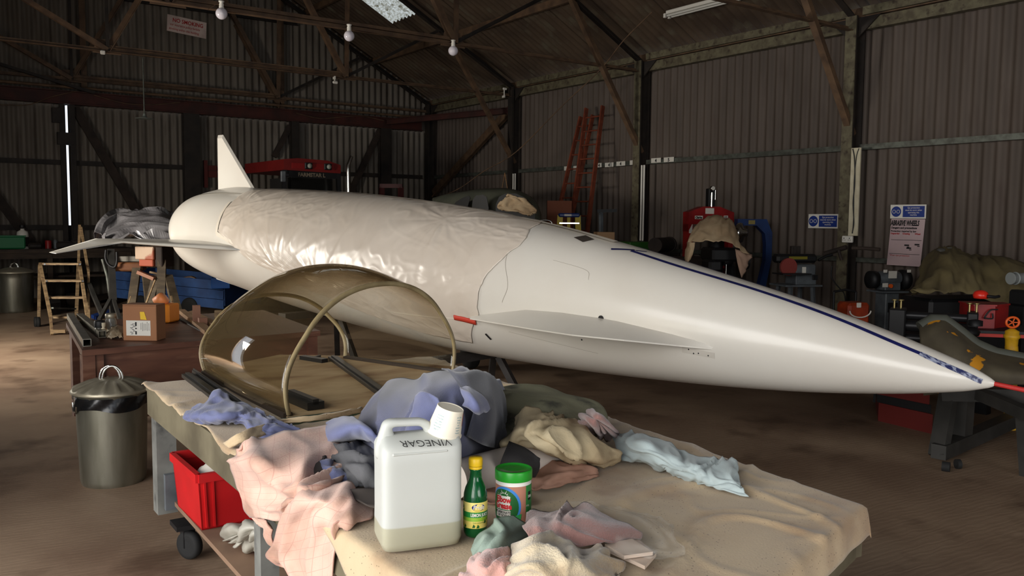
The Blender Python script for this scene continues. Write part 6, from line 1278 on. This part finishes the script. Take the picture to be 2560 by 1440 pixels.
rag('light_panel', [[(1040, 990, 1.04), (1062, 985, 1.06), (1100, 1000, 1.06)], [(1030, 1020, 1.03), (1065, 1010, 1.05), (1105, 1030, 1.04)], [(1020, 1050, 1.0), (1060, 1060, 1.01), (1110, 1070, 1.0)], [(1010, 1085, .97), (1050, 1100, .97), (1100, 1110, .95)]], M_bluecl, 'lighter blue panel of cloth showing behind the handle of the jerrican', par=ov, sub=7, fold=.012, fs=(1.3, 1.3), seed=8)
rag('sleeve', [[(812, 1052, .80), (840, 1040, .84), (880, 1036, .87), (900, 1050, .87), (930, 1075, .86)], [(812, 1080, .83), (845, 1065, .87), (890, 1060, .90), (925, 1075, .89), (950, 1095, .87)], [(818, 1105, .81), (850, 1100, .83), (895, 1098, .84), (930, 1105, .84), (955, 1112, .83)], [(822, 1108, .775), (850, 1108, .775), (895, 1106, .78), (930, 1110, .79), (955, 1116, .79)]], M_bluecl, 'smooth periwinkle blue sleeve folded in front of the overalls heap', par=ov, sub=9, fold=.012, fs=(1.3, 2.0), seed=14)
rag('lining', [[(812, 1112, .79), (850, 1108, .80), (890, 1108, .80), (930, 1108, .80), (960, 1120, .80)], [(830, 1140, .79), (860, 1128, .82), (895, 1130, .83), (935, 1135, .83), (965, 1150, .82)], [(845, 1180, .78), (875, 1168, .81), (905, 1165, .83), (940, 1172, .82), (968, 1185, .80)], [(885, 1215, .757), (905, 1215, .775), (925, 1218, .78), (945, 1225, .775), (970, 1235, .76)]], M_greycl, 'crumpled worn grey lining poking out beside the jerrican', par=ov, sub=10, fold=.022, fs=(2.6, 3.2), seed=17)
rag('trim', [[(792, 1125, .775), (812, 1120, .79), (826, 1128, .785)], [(795, 1155, .78), (815, 1150, .80), (835, 1160, .785)], [(805, 1185, .775), (832, 1185, .79), (862, 1188, .78)], [(830, 1205, .757), (860, 1212, .765), (888, 1220, .757)]], M_bluecl, 'narrow crumpled periwinkle strip along the edge of the grey lining', par=ov, sub=9, fold=.018, fs=(3.2, 2.0), seed=19)
# cushion
cu = MB(); c = tz(1285, 1045, .83); e_ = Vector((.95, -.05, 0)).normalized(); g_ = Vector((.10, 1, 0)).normalized(); A = []
for i in range(37):
    row = []
    th = -PI/2+PI*i/36
    for k in range(64):
        ph = 2*PI*k/64; cx_ = math.copysign(abs(math.cos(ph))**.65, math.cos(ph)); cy_ = math.copysign(abs(math.sin(ph))**.65, math.sin(ph)); r_ = math.cos(th)**.6
        p = c+e_*(.30*cx_*r_)+g_*(.27*cy_*r_)+Vector((0, 0, .085*math.sin(th)))
        nn_ = noise.noise(p*7)*.018+noise.noise(p*16)*.006; row.append(tuple(p+Vector((0, 0, nn_ if th > -.5 else 0))))
    A.append(row)
tag(cu.grid(A, closeu=True).build('stained_cushion', M_cush), 'plump stained green cushion lying behind the overalls heap', 'cushion')
rag('beige_cloth', [[(1290, 1060, .90), (1325, 1022, .93), (1365, 1030, .90), (1400, 1045, .88), (1445, 1060, .85)], [(1262, 1105, .86), (1310, 1060, .93), (1360, 1055, .92), (1410, 1062, .89), (1470, 1080, .85)], [(1265, 1118, .84), (1310, 1090, .90), (1370, 1085, .91), (1440, 1095, .88), (1520, 1110, .83)], [(1300, 1100, .86), (1350, 1110, .88), (1410, 1130, .86), (1470, 1150, .82), (1545, 1130, .80)], [(1345, 1105, .84), (1385, 1128, .83), (1425, 1150, .80), (1475, 1168, .77), (1538, 1150, .76)]], M_beige, 'creased beige cotton cloth thrown over the white tube', sub=11, fold=.024, fs=(2.3, 3.9), seed=51, warp=.8)
rag('dark_rag', [[(1375, 1140, .79), (1410, 1135, .80), (1440, 1140, .79)], [(1385, 1160, .78), (1420, 1158, .79), (1450, 1165, .77)], [(1395, 1172, .757), (1425, 1175, .76), (1450, 1172, .757)]], M_navy if False else M_navycl, 'small dark navy rag tucked below the beige cloth', sub=7, fold=.02, fs=(2.0, 2.0), seed=9)
rag('mauve_towel', [[(1430, 1048, .84), (1460, 1022, .90), (1490, 1018, .92), (1515, 1045, .86)], [(1440, 1060, .86), (1470, 1042, .92), (1505, 1045, .92), (1538, 1078, .83)], [(1458, 1078, .83), (1485, 1072, .88), (1515, 1078, .86), (1552, 1092, .79)], [(1475, 1098, .77), (1500, 1102, .775), (1520, 1104, .77), (1548, 1104, .76)]], M_mauve, 'bunched mauve towel between the beige cloth and the pale blue cloth', 'towel', sub=9, fold=.03, fs=(2.0, 2.0), seed=61)
rag('pale_blue_cloth', [[(1530, 1092, .79), (1575, 1080, .82), (1625, 1098, .81), (1680, 1115, .80), (1730, 1145, .79), (1790, 1148, .80), (1830, 1150, .80), (1838, 1165, .78)],
                        [(1540, 1110, .79), (1585, 1105, .83), (1630, 1118, .83), (1680, 1142, .81), (1725, 1165, .80), (1780, 1178, .79), (1825, 1185, .79), (1842, 1205, .765)],
                        [(1548, 1135, .77), (1595, 1135, .80), (1640, 1150, .80), (1685, 1168, .79), (1728, 1185, .78), (1775, 1200, .775), (1820, 1212, .77), (1858, 1228, .76)],
                        [(1556, 1152, .755), (1605, 1158, .76), (1650, 1172, .76), (1690, 1185, .76), (1725, 1200, .757), (1765, 1212, .757), (1810, 1228, .757), (1872, 1240, .755)]], M_paleb, 'crumpled pale blue cotton cloth lying along the far edge of the table', sub=12, fold=.014, fs=(2.4, 6), seed=71, warp=1.0)
rag('pinkish_cloth', [[(1320, 1180, .77), (1370, 1158, .79), (1420, 1165, .79), (1485, 1170, .775)], [(1325, 1205, .77), (1370, 1190, .785), (1425, 1185, .785), (1488, 1180, .765)], [(1328, 1225, .755), (1370, 1225, .757), (1430, 1205, .757), (1492, 1186, .755)]], mat('dusty pink cotton', (176, 136, 116), .9, c2=(146, 110, 92), scale=5, bump=.3), 'flat dusty pink cloth lying beside the green-lidded tub', sub=9, fold=.018, fs=(2.0, 3.2), seed=81)
rag('pinkish_cloth', [[(1165, 1190, .757), (1230, 1200, .765), (1300, 1200, .762)], [(1165, 1225, .757), (1230, 1230, .77), (1310, 1230, .76)], [(1165, 1250, .755), (1235, 1262, .757), (1320, 1255, .756)]], MATS['dusty pink cotton'], 'dusty pink cloth lying between the lemon bottle and the white tube', sub=8, fold=.012, fs=(2.0, 2.0), seed=82)
# white tube
a, b = tz(1135, 1200, .805), tz(1395, 1128, .805)
tag(MB().tube([a, b], .052, 32).build('white_tube', mat('matt white pipe', (206, 196, 186), .5)), 'thick white pipe lying behind the lemon bottle', 'pipe')
M_wd = mat('charcoal abrasive paper', (44, 42, 42), .95, bump=.3, bscale=400)
rag('sandpaper_sheet', [[(1273, 1104, .885), (1312, 1120, .88), (1350, 1146, .862)], [(1256, 1145, .86), (1300, 1160, .855), (1348, 1172, .83)], [(1240, 1190, .80), (1290, 1195, .79), (1338, 1192, .79)]], M_wd, 'charcoal abrasive sheet leaning on the white pipe above the tub', 'sandpaper', sub=5)
rag('sandpaper_sheet', [[(735, 1170, .80), (775, 1153, .805), (815, 1140, .80)], [(738, 1180, .795), (780, 1172, .795), (820, 1165, .79)], [(740, 1190, .785), (782, 1185, .787), (822, 1188, .78)]], mat('folded grey abrasive', (84, 76, 70), .9), 'folded grey abrasive sheet lying on the pink checked cloth', 'sandpaper', sub=5, fold=.004, fs=(1.3, 1.3))
rag('sandpaper_sheet', [[(852, 1228, .795), (900, 1222, .80), (960, 1222, .79)], [(880, 1245, .79), (915, 1240, .79), (960, 1242, .785)], [(915, 1262, .785), (930, 1268, .78), (960, 1272, .775)]], MATS['folded grey abrasive'], 'flat grey abrasive sheet beside the foot of the jerrican', 'sandpaper', sub=5)
# ---- jerrican
def tm(u, v, yaw=0, z=.75):
    p = tz(u, v, z); return Matrix.Translation(p) @ Matrix.Rotation(-math.atan2(f_.x, f_.y)+math.radians(yaw), 4, 'Z'), (p-EYE).dot(f_)/F
M_hdpe = mat('milky jerrican plastic', (196, 202, 200), .38, sss=.4, spec=.4, alpha=.88)
def fill():
    nt = M_hdpe.node_tree; b = nt.nodes['Principled BSDF']; tc = nt.nodes['Texture Coordinate']; sp = nt.nodes.new('ShaderNodeSeparateXYZ'); nt.links.new(tc.outputs['Object'], sp.inputs[0])
    lt = nt.nodes.new('ShaderNodeMapRange'); lt.inputs['From Min'].default_value = .056; lt.inputs['From Max'].default_value = .060; nt.links.new(sp.outputs['Z'], lt.inputs['Value'])
    mx = nt.nodes.new('ShaderNodeMixRGB'); mx.inputs['Color1'].default_value = lin((176, 173, 152)); mx.inputs['Color2'].default_value = lin((196, 198, 192)); nt.links.new(lt.outputs[0], mx.inputs['Fac']); nt.links.new(mx.outputs[0], b.inputs['Base Color'])
fill()
M_liq = mat('cloudy vinegar', (178, 172, 118), .2)
m, S = tm(1044, 1352, 20)
t = thing('jerrican', tuple(m.translation), 'milky white jerrican marked vinegar standing at the near side of the table', 'jerrican')
def sup(cx_, hw, hd, z, n=64, e=.28):
    return [(cx_+hw*math.copysign(abs(math.cos(a))**e, math.cos(a)), hd*math.copysign(abs(math.sin(a))**e, math.sin(a)), z) for a in np.linspace(0, 2*PI, n, endpoint=False)]
HW, HD = .094, .062
secs = [(0, HW*.86, HD*.82, 0), (0, HW*.94, HD*.92, .003), (0, HW, HD, .02), (0, HW, HD, .06), (0, HW*.995, HD*.985, .08), (0, HW*.995, HD*.985, .18), (0, HW, HD, .20), (0, HW, HD, .232), (.001, HW*.98, HD*.93, .240), (.003, HW*.95, HD*.66, .251), (.006, HW*.90, HD*.36, .258), (.008, HW*.5, HD*.1, .260)]
g = MB(); R_rows = [[tuple(m @ Vector(p)) for p in sup(*s_)] for s_ in secs]; g.grid(R_rows, closeu=True); g.add(R_rows[0], [tuple(range(64))[::-1]]); g.add(R_rows[-1], [tuple(range(64))]); g.build('jerrican_body', M_hdpe, t)
def loopr(poly, c, n):
    """distance from c to the outline along n rays"""
    o = []
    for k in range(n):
        d = Vector((math.cos(2*PI*k/n), math.sin(2*PI*k/n))); best = 0
        for i in range(len(poly)):
            p1, p2 = Vector(poly[i])-c, Vector(poly[(i+1) % len(poly)])-c; e = p2-p1; den = d.x*e.y-d.y*e.x
            if abs(den) < 1e-9: continue
            s = (p1.x*e.y-p1.y*e.x)/den; u = (p1.x*d.y-p1.y*d.x)/den
            if s > 0 and -1e-6 <= u <= 1+1e-6: best = max(best, s)
        o.append(best)
    for _ in range(2): o = [(o[i-1]+2*o[i]+o[(i+1) % n])/4 for i in range(n)]
    return o
hc = Vector((-.024, .262)); NH = 72
ro = loopr([(-.100, .20), (-.099, .236), (-.080, .290), (-.066, .294), (.008, .291), (.026, .284), (.050, .245), (.050, .20)], hc, NH)
ri = loopr([(-.062, .276), (.002, .274), (.013, .266), (.016, .250), (-.040, .247), (-.055, .258)], hc, NH)
HR = []
for k in range(NH):
    d = Vector((math.cos(2*PI*k/NH), math.sin(2*PI*k/NH))); row = []
    for q in range(12):
        a = 2*PI*q/12; cs = math.copysign(abs(math.cos(a))**.7, math.cos(a)); sn = math.copysign(abs(math.sin(a))**.7, math.sin(a))
        rr = (ro[k]+ri[k])/2+(ro[k]-ri[k])/2*cs; row.append(tuple(m @ Vector((hc.x+d.x*rr, .017*sn, hc.y+d.y*rr))))
    HR.append(row)
HR.append(HR[0]); MB().grid(HR, closeu=True).build('carry_handle', M_hdpe, t)
lq = MB(); L_rows = [[tuple(m @ Vector(p)) for p in sup(*s_)] for s_ in [(0, HW*.90, HD*.86, .005), (0, HW*.96, HD*.94, .02), (0, HW*.97, HD*.95, .06)]]; lq.grid(L_rows, closeu=True); lq.add(L_rows[0], [tuple(range(64))[::-1]]); lq.add(L_rows[-1], [tuple(range(64))]); lq.build('vinegar', M_liq, t)
MB().lathe([(.022, .255), (.022, .290), (.019, .294)], 24, M=m @ Matrix.Translation((.062, 0, -.012))).build('spout', M_hdpe, t)
# the panel outline pressed in the front
MB().box((-.008, -HD*.90, .226), (HW*1.46, .016, .016), M=m, bev=.0075).build('moulded_ridge', M_hdpe, t)
sl = Matrix.Translation((0, -HD*.93, .244)) @ Matrix.Rotation(PI/2-.55, 4, 'X')
text('VINEGAR', .026, m @ Matrix.Translation((.062, -HD*.86, .2495)) @ Matrix.Rotation(PI/2-.90, 4, 'X') @ Matrix.Rotation(PI-.06, 4, 'Z'), M_ink, t, name='handwriting', sx=1.08, shear=-.2, depth=.0004, bold=-.0004)
# cup on the spout
mc = m @ Matrix.Translation((.060, -.006, .252)) @ Matrix.Rotation(math.radians(13), 4, 'Y') @ Matrix.Rotation(math.radians(9), 4, 'X')
t = thing('paper_cup', tuple(mc.translation), 'cream paper pot with blue print turned upside down over the jerrican spout', 'cup')
M_cup = mat('cream card', (232, 224, 204), .5)
MB().lathe([(.041, 0), (.0425, .002), (.0425, .006), (.040, .008), (.0315, .062), (.0315, .0655), (.0300, .066), (.0290, .0645)], 40, M=mc).build('cup_body', M_cup, t); MB().lathe([(.0292, .0630), (.0292, .0646)], 40, M=mc, smooth=False).build('cup_base', M_cup, t)
def wrapped(body, size, ang0, z, r, M, m_, par, name='lettering', slope=0, bold=0, sx=1, align='CENTER', shear=0, rot=0):
    o = text(body, size, Matrix.Rotation(rot, 4, 'Z'), m_, par, name=name, depth=0, bold=bold, sx=sx, align=align, shear=shear); org = ORG.get(par.name, Vector((0, 0, 0)))
    for v in o.data.vertices:
        x, y = v.co.x+org.x, v.co.y+org.y; rr = r-slope*(z+y); a = ang0+x/r; v.co = (M @ Vector((rr*math.cos(a), rr*math.sin(a), z+y)))-org
    return o
M_bprint = mat('teal print', (88, 150, 170), .6)
rc = lambda z: .0408-.147*z
fa = -PI/2
for k in range(6): wrapped(['ingredients', 'whole milk', 'fruit sugar', 'keep cool', 'use within', 'days 3'][k], .0052, fa-.85, .048-k*.0065, .0415, mc, M_bprint, t, slope=.14)
for k in range(7): wrapped(['per 100g', 'energy', 'fat 4g', 'salt', 'protein', 'sugars', 'recycle'][k], .0048, fa+.55, .052-k*.006, .0415, mc, M_bprint, t, slope=.14)
def patch(r0, a0, a1, z0, z1, M, m_, par, name, slope=0, n=14, th=0):
    P = [[tuple(M @ Vector(((r0-slope*z)*math.cos(a), (r0-slope*z)*math.sin(a), z))) for a in np.linspace(a0, a1, n)] for z in np.linspace(z0, z1, 4)]
    return MB().grid(P).build(name, m_, par)
patch(.0413, fa+1.05, fa+1.5, .030, .058, mc, mat('red brown fruit print', (168, 72, 48), .6), t, 'fruit_print', slope=.147)
# lemon juice bottle
m, S = tm(1188, 1338, 0)
t = thing('lemon_juice_bottle', tuple(m.translation), 'small green lemon juice bottle with a yellow cap beside the jerrican', 'bottle')
M_gg = mat('green bottle plastic', (10, 92, 44), .12, spec=.6, trans=.35)
MB().lathe([(.018, 0), (.024, .003), (.028, .012), (.0285, .030), (.0285, .092), (.0275, .104), (.024, .118), (.0175, .132), (.0145, .140), (.0135, .158), (.0150, .160), (.0150, .163), (.012, .164)], 40, M=m).build('bottle_glass', M_gg, t)
MB().lathe([(.0158, .163), (.0162, .165), (.0162, .168), (.0155, .169)], 32, M=m).build('tamper_ring', mat('yellow cap plastic', (222, 182, 24), .4), t)
MB().lathe([(.0160, .170), (.0166, .172), (.0166, .186), (.0150, .190), (0, .191)], 48, M=m, rib=lambda a, i: 1+.012*math.cos(a*24)*(i in (1, 2))).build('cap', MATS['yellow cap plastic'], t)
M_yl = mat('yellow label', (226, 204, 88), .5, c2=(240, 224, 140), scale=22); M_gl = mat('green label', (36, 134, 56), .5); M_lime = mat('lime label', (150, 190, 60), .5)
MB().lathe([(.0289, .026), (.0289, .088)], 48, M=m, cap=False).build('label', M_yl, t); lb_ = LAST[0]; MB().lathe([(.0291, .052), (.0291, .065)], 48, M=m, cap=False).build('label_band', M_gl, t); MB().lathe([(.0290, .043), (.0290, .052)], 48, M=m, cap=False).build('label_band', M_lime, t)
g = MB(); ell = [(math.cos(a)*.42, math.sin(a)) for a in np.linspace(0, 2*PI, 24, endpoint=False)]
g.add([m @ Vector((.0293*math.cos(fa+.30+.55*x/.42), .0293*math.sin(fa+.30+.55*x/.42), .0765+.0085*y)) for x, y in ell], [tuple(range(24))], True); g.build('brand_oval', mat('navy oval', (34, 40, 120), .4), lb_)
wrapped('Pride', .0135, fa+.32, .0725, .0300, m, M_whitep, lb_, bold=.0003, shear=.2); wrapped('LEMON JUICE', .0105, fa+.42, .0548, .0298, m, M_whitep, lb_, sx=.72, bold=.0004); wrapped('from concentrate', .0042, fa+.35, .0385, .0296, m, M_gl, lb_)
for a_, z_ in ((-1.2, .075), (-.9, .03), (-.1, .031), (.25, .030), (-1.15, .068), (.9, .04)):
    g = MB(); g.add([m @ Vector((.0293*math.cos(fa+a_+x), .0293*math.sin(fa+a_+x), z_+y)) for x, y in ((-.12, -.003), (.1, -.003), (.14, .001), (0, .006))], [(0, 1, 2, 3)]); g.build('leaf_print', mat('leaf green', (30, 90, 30), .5), lb_)
# tub of bicarbonate
m, S = tm(1283, 1300, 0)
t = thing('cleaning_tub', tuple(m.translation), 'round tub with a bright green lid and Elbow Grease label beside the lemon bottle', 'tub')
r = .0445
MB().lathe([(r*.97, 0), (r, .003), (r, .100), (r*.98, .104), (r*1.0, .106), (r*1.0, .112)], 56, M=m).build('tub_body', mat('white tub plastic', (232, 230, 222), .3), t)
MB().lathe([(r*1.04, .108), (r*1.05, .110), (r*1.05, .129), (r*1.03, .133), (r*.98, .134), (r*.96, .132), (r*.5, .1325), (0, .133)], 56, M=m).build('lid', mat('bright green lid', (40, 150, 44), .3), t)
patch(r*1.006, fa-PI, fa+PI, .006, .098, m, mat('copper label', (178, 122, 100), .5), t, 'label', n=50)
patch(r*1.010, fa+.75, fa+2.6, .006, .098, m, mat('green label back', (44, 130, 62), .5), t, 'label_side', n=20)
def oval(rr, ac, wa, zc, hz_, name, mm, n=36, a0=0, a1=2*PI):
    pts = [(ac+wa*math.cos(a), zc+hz_*math.sin(a)) for a in np.linspace(a0, a1, n, endpoint=False)]; K = 6; P = []
    for k in range(K+1): P.append([tuple(m @ Vector((rr*math.cos(ac+(a-ac)*k/K), rr*math.sin(ac+(a-ac)*k/K), zc+(z-zc)*k/K))) for a, z in pts])
    return MB().grid(P, closeu=True).build(name, mm, t)
oval(r*1.014, fa-.55, .98, .048, .049, 'blue_oval', mat('mid blue print', (60, 130, 204), .5)); oval(r*1.018, fa-.60, .90, .047, .044, 'green_oval', mat('deep green print', (20, 92, 36), .5))
g = MB()
for k in range(9):
    a = .25+k*.33; L = .012 if k % 2 else .007; c_ = (fa-.55, .068)
    g.add([m @ Vector((r*1.021*math.cos(c_[0]+x/r), r*1.021*math.sin(c_[0]+x/r), c_[1]+y)) for x, y in ((.012*math.cos(a-.12), .012*math.sin(a-.12)), (.012*math.cos(a+.12), .012*math.sin(a+.12)), ((.012+L)*math.cos(a), (.010+L)*math.sin(a)))], [(0, 1, 2)])
g.build('starburst', M_whitep, t)
patch(r*1.021, fa-1.05, fa-.18, .040, .074, m, M_whitep, t, 'name_panel'); patch(r*1.021, fa-1.1, fa-.15, .020, .038, m, M_whitep, t, 'product_panel')
M_redl = mat('red lettering', (196, 30, 36), .5)
wrapped('Elbow', .0205, fa-.60, .058, r*1.03, m, M_redl, t, bold=.0009, sx=.82); wrapped('Grease', .0205, fa-.62, .0425, r*1.03, m, M_redl, t, bold=.0009, sx=.82)
wrapped('BICARBONATE', .0088, fa-.66, .0300, r*1.03, m, M_ink, t, bold=.0002, sx=.8); wrapped('OF SODA', .0088, fa-.60, .0220, r*1.03, m, M_ink, t, bold=.0002)
g = MB(); g.add([m @ Vector((r*1.03*math.cos(fa+x), r*1.03*math.sin(fa+x), z_)) for x, z_ in ((-.02, .014), (.12, .008), (.34, .006), (.42, .018), (.46, .030), (.30, .029), (.10, .026))], [tuple(range(7))]); g.build('leaf_print', mat('bright leaf print', (48, 160, 84), .5), t)
patch(r*1.016, fa+.92, fa+1.18, .060, .082, m, M_ink, t, 'size_panel'); wrapped('500', .009, fa+1.05, .067, r*1.03, m, M_whitep, t, bold=.0003)
wrapped('500g', .006, fa+.88, .046, r*1.03, m, M_whitep, t)
# ---- near cloths
rag('sage_rag', [[(1190, 1370, .757), (1215, 1325, .79), (1245, 1302, .805), (1280, 1298, .80)], [(1184, 1385, .762), (1225, 1345, .80), (1265, 1330, .815), (1312, 1318, .79)], [(1183, 1398, .757), (1220, 1375, .79), (1262, 1362, .80), (1335, 1330, .765)], [(1222, 1410, .752), (1245, 1402, .765), (1275, 1395, .765), (1305, 1362, .765)]], M_sage, 'folded sage green cloth with brown stains in front of the tub', sub=10, fold=.016, fs=(1.3, 2.0), seed=91)
rag('mauve_towel', [[(1325, 1290, .765), (1370, 1278, .79), (1425, 1266, .79), (1455, 1268, .785), (1500, 1290, .775)], [(1310, 1325, .80), (1365, 1305, .82), (1430, 1292, .81), (1490, 1300, .80), (1560, 1320, .78)], [(1325, 1350, .80), (1370, 1340, .81), (1430, 1325, .81), (1510, 1330, .80), (1600, 1345, .765)], [(1335, 1375, .775), (1390, 1370, .79), (1460, 1365, .785), (1530, 1358, .775), (1595, 1352, .757)]], M_mauve, 'mauve towel spread beyond the cream towelling in the near corner', 'towel', sub=11, fold=.022, fs=(1.6, 2.6), seed=95)
rag('cream_towel', [[(1290, 1375, .79), (1330, 1345, .825), (1365, 1338, .82), (1410, 1365, .80), (1470, 1375, .78), (1505, 1375, .765)], [(1288, 1400, .80), (1335, 1372, .845), (1375, 1370, .84), (1420, 1385, .82), (1480, 1392, .80), (1525, 1395, .77)], [(1265, 1430, .80), (1320, 1410, .84), (1385, 1405, .845), (1435, 1415, .83), (1490, 1415, .80), (1550, 1415, .765)], [(1250, 1465, .77), (1310, 1450, .80), (1380, 1450, .81), (1440, 1455, .80), (1500, 1450, .775), (1548, 1432, .757)], [(1240, 1500, .757), (1310, 1490, .76), (1380, 1490, .76), (1440, 1490, .76), (1500, 1480, .757), (1540, 1455, .754)]], M_creamt, 'grubby cream towel heaped at the near edge of the table', 'towel', sub=12, fold=.022, fs=(2.6, 3.2), seed=97, warp=.4)
rag('pink_towel', [[(1195, 1400, .765), (1230, 1388, .80), (1265, 1384, .80), (1288, 1395, .79)], [(1175, 1420, .77), (1215, 1408, .81), (1255, 1402, .815), (1285, 1412, .80)], [(1160, 1440, .765), (1205, 1438, .80), (1245, 1432, .805), (1275, 1440, .79)], [(1150, 1480, .755), (1200, 1480, .76), (1240, 1480, .76), (1270, 1480, .757)]], M_pinkt, 'small pink towel beside the cream one at the near edge', 'towel', sub=10, fold=.022, fs=(2.0, 2.6), seed=99)
M_tile = mat('off-white ceramic tile', (214, 196, 180), .35, c2=(202, 182, 164), scale=4)
for k, (pts, z_) in enumerate([([(1500, 1372), (1598, 1358), (1640, 1392), (1612, 1424)], .758), ([(1512, 1368), (1580, 1355), (1632, 1388), (1560, 1398)], .768)]):
    ps = [tz(u, v, z_) for u, v in pts]
    tag(MB().slab(ps, (0, 0, 1), .008).build('ceramic_tile', M_tile), ['off-white square tile lying lowest beside the cream towel', 'off-white square tile lying on top of the other one'][k], 'tile', 'tiles on the dust sheet')
M_clr = mat('thin clear film', (215, 212, 204), .1, alpha=.09, spec=.9)
rag('clear_bag', [[(1425, 1262, .757), (1500, 1262, .762), (1600, 1285, .765), (1685, 1310, .765)], [(1450, 1290, .757), (1540, 1290, .775), (1640, 1320, .785), (1685, 1340, .78)], [(1480, 1330, .757), (1560, 1345, .79), (1650, 1360, .79), (1705, 1376, .765)], [(1500, 1380, .757), (1580, 1395, .775), (1640, 1400, .77), (1700, 1380, .757)]], M_clr, 'thin clear plastic bag lying flat over the tiles', 'plastic bag', sub=10, fold=.014, fs=(2.6, 3.2), seed=103)
# ---- things on the lower shelf
M_crate = mat('red crate plastic', (196, 22, 26), .45, c2=(176, 18, 22), scale=4)
zS = .236
t = thing('red_crate', tuple(atz(530, 1290, zS)), 'bright red plastic crate holding a crumpled white bag on the lower shelf', 'crate')
def csh(u, v, d): return at(u, v, d)
# footprint on the shelf from the visible bottom edge; the rim is wider
A0, B0 = atz(470, 1290, zS), atz(508, 1326, zS); ex_ = Vector((.955, -.29, 0)).normalized(); 
b0 = atz(505, 1326, zS); ey_ = (atz(465, 1285, zS)-b0); dl = ey_.length; ey_.normalize(); ex_ = Vector((ey_.y, -ey_.x, 0)); CWd, CDp, CH = .33, .36, .235
CM = Matrix((ex_, ey_, Vector((0, 0, 1)))).transposed().to_4x4(); CM.translation = b0
def taper(x, y, z): k = 1+.10*z/CH; return CM @ Vector((CWd/2+(x-CWd/2)*k, CDp/2+(y-CDp/2)*k, z))
g = MB()
for x0, y0, x1, y1 in ((0, 0, CWd, 0), (CWd, 0, CWd, CDp), (CWd, CDp, 0, CDp), (0, CDp, 0, 0)):
    nn = Vector((y1-y0, x0-x1, 0)).normalized()*-.006
    P0 = [taper(x0, y0, 0), taper(x1, y1, 0), taper(x1, y1, CH), taper(x0, y0, CH)]; P1 = [taper(x0+nn.x, y0+nn.y, 0), taper(x1+nn.x, y1+nn.y, 0), taper(x1+nn.x, y1+nn.y, CH), taper(x0+nn.x, y0+nn.y, CH)]
    g.add(P0+P1, [(0, 1, 2, 3), (7, 6, 5, 4), (3, 2, 6, 7), (0, 4, 5, 1), (1, 5, 6, 2), (0, 3, 7, 4)])
g.add([taper(x, y, .0) for x, y in ((0, 0), (CWd, 0), (CWd, CDp), (0, CDp))]+[taper(x, y, .006) for x, y in ((0, 0), (CWd, 0), (CWd, CDp), (0, CDp))], [(0, 3, 2, 1), (4, 5, 6, 7), (0, 1, 5, 4), (1, 2, 6, 5), (2, 3, 7, 6), (3, 0, 4, 7)])
g.build('crate_body', M_crate, t)
for (x0, y0, x1, y1) in ((0, 0, CWd, 0), (CWd, 0, CWd, CDp), (CWd, CDp, 0, CDp), (0, CDp, 0, 0)):
    MB().bar(taper(x0, y0, CH-.015)-ex_*0, taper(x1, y1, CH-.015), .022, .035).build('rim', M_crate, t); 
for x in (.04, .10): MB().bar(taper(x*.5, -.004, .01), taper(x*.5, -.004, CH-.03), .008, .012).build('rib', M_crate, t)
tag(sheet('crumpled_white_bag', [[taper(.02, .02, CH-.03), taper(.10, .02, CH-.01), taper(.2, .02, CH), taper(.28, .02, CH-.02)], [taper(.02, .12, CH-.06), taper(.1, .12, CH+.02), taper(.2, .12, CH+.05), taper(.28, .12, CH)], [taper(.02, .2, CH-.14), taper(.1, .22, CH-.06), taper(.2, .24, CH-.02), taper(.28, .24, CH-.04)]], mat('dirty white plastic', (196, 190, 180), .5, c2=(160, 154, 144), scale=6), sub=8, fold=.03, fs=(2.6, 2.6), seed=7, solid=.003), 'crumpled dirty white bag filling the red crate', 'bag')
M_bag = mat('dull translucent bag', (172, 168, 156), .45, c2=(140, 136, 124), scale=5)
tag(sheet('grey_plastic_bag', [[atz(548, 1340, zS+.01), atz(590, 1300, .36), atz(640, 1290, .42), atz(700, 1300, .40), atz(740, 1320, .34)], [atz(552, 1352, zS+.02), atz(590, 1335, .36), atz(640, 1320, .42), atz(700, 1340, .39), atz(745, 1350, .33)], [atz(580, 1370, zS+.03), atz(620, 1365, .31), atz(660, 1370, .34), atz(700, 1385, .32), atz(740, 1390, .28)], [atz(600, 1375, zS+.003), atz(640, 1388, zS+.004), atz(670, 1400, zS+.004), atz(700, 1405, zS+.004), atz(740, 1410, zS+.004)]], M_bag, sub=9, fold=.05, fs=(2.6, 3.2), seed=113, solid=.002), 'crumpled grey translucent bag next to the red crate on the lower shelf', 'plastic bag')
# wheel under the fuselage and dark bits in the shade
p = atz(1240, 965, 0)+Vector((.3, .9, 0)); tag(MB().lathe([(.09, -.05), (.18, -.06), (.20, -.03), (.20, .03), (.18, .06), (.09, .05), (0, .04)], 32, M=Matrix.Translation(p+Vector((0, 0, .2))) @ Matrix.Rotation(PI/2, 4, 'Y') @ Matrix.Rotation(.3, 4, 'X')).build('trolley_wheel', M_blackrub), 'black trolley wheel in the shade below the aircraft body', 'wheel')
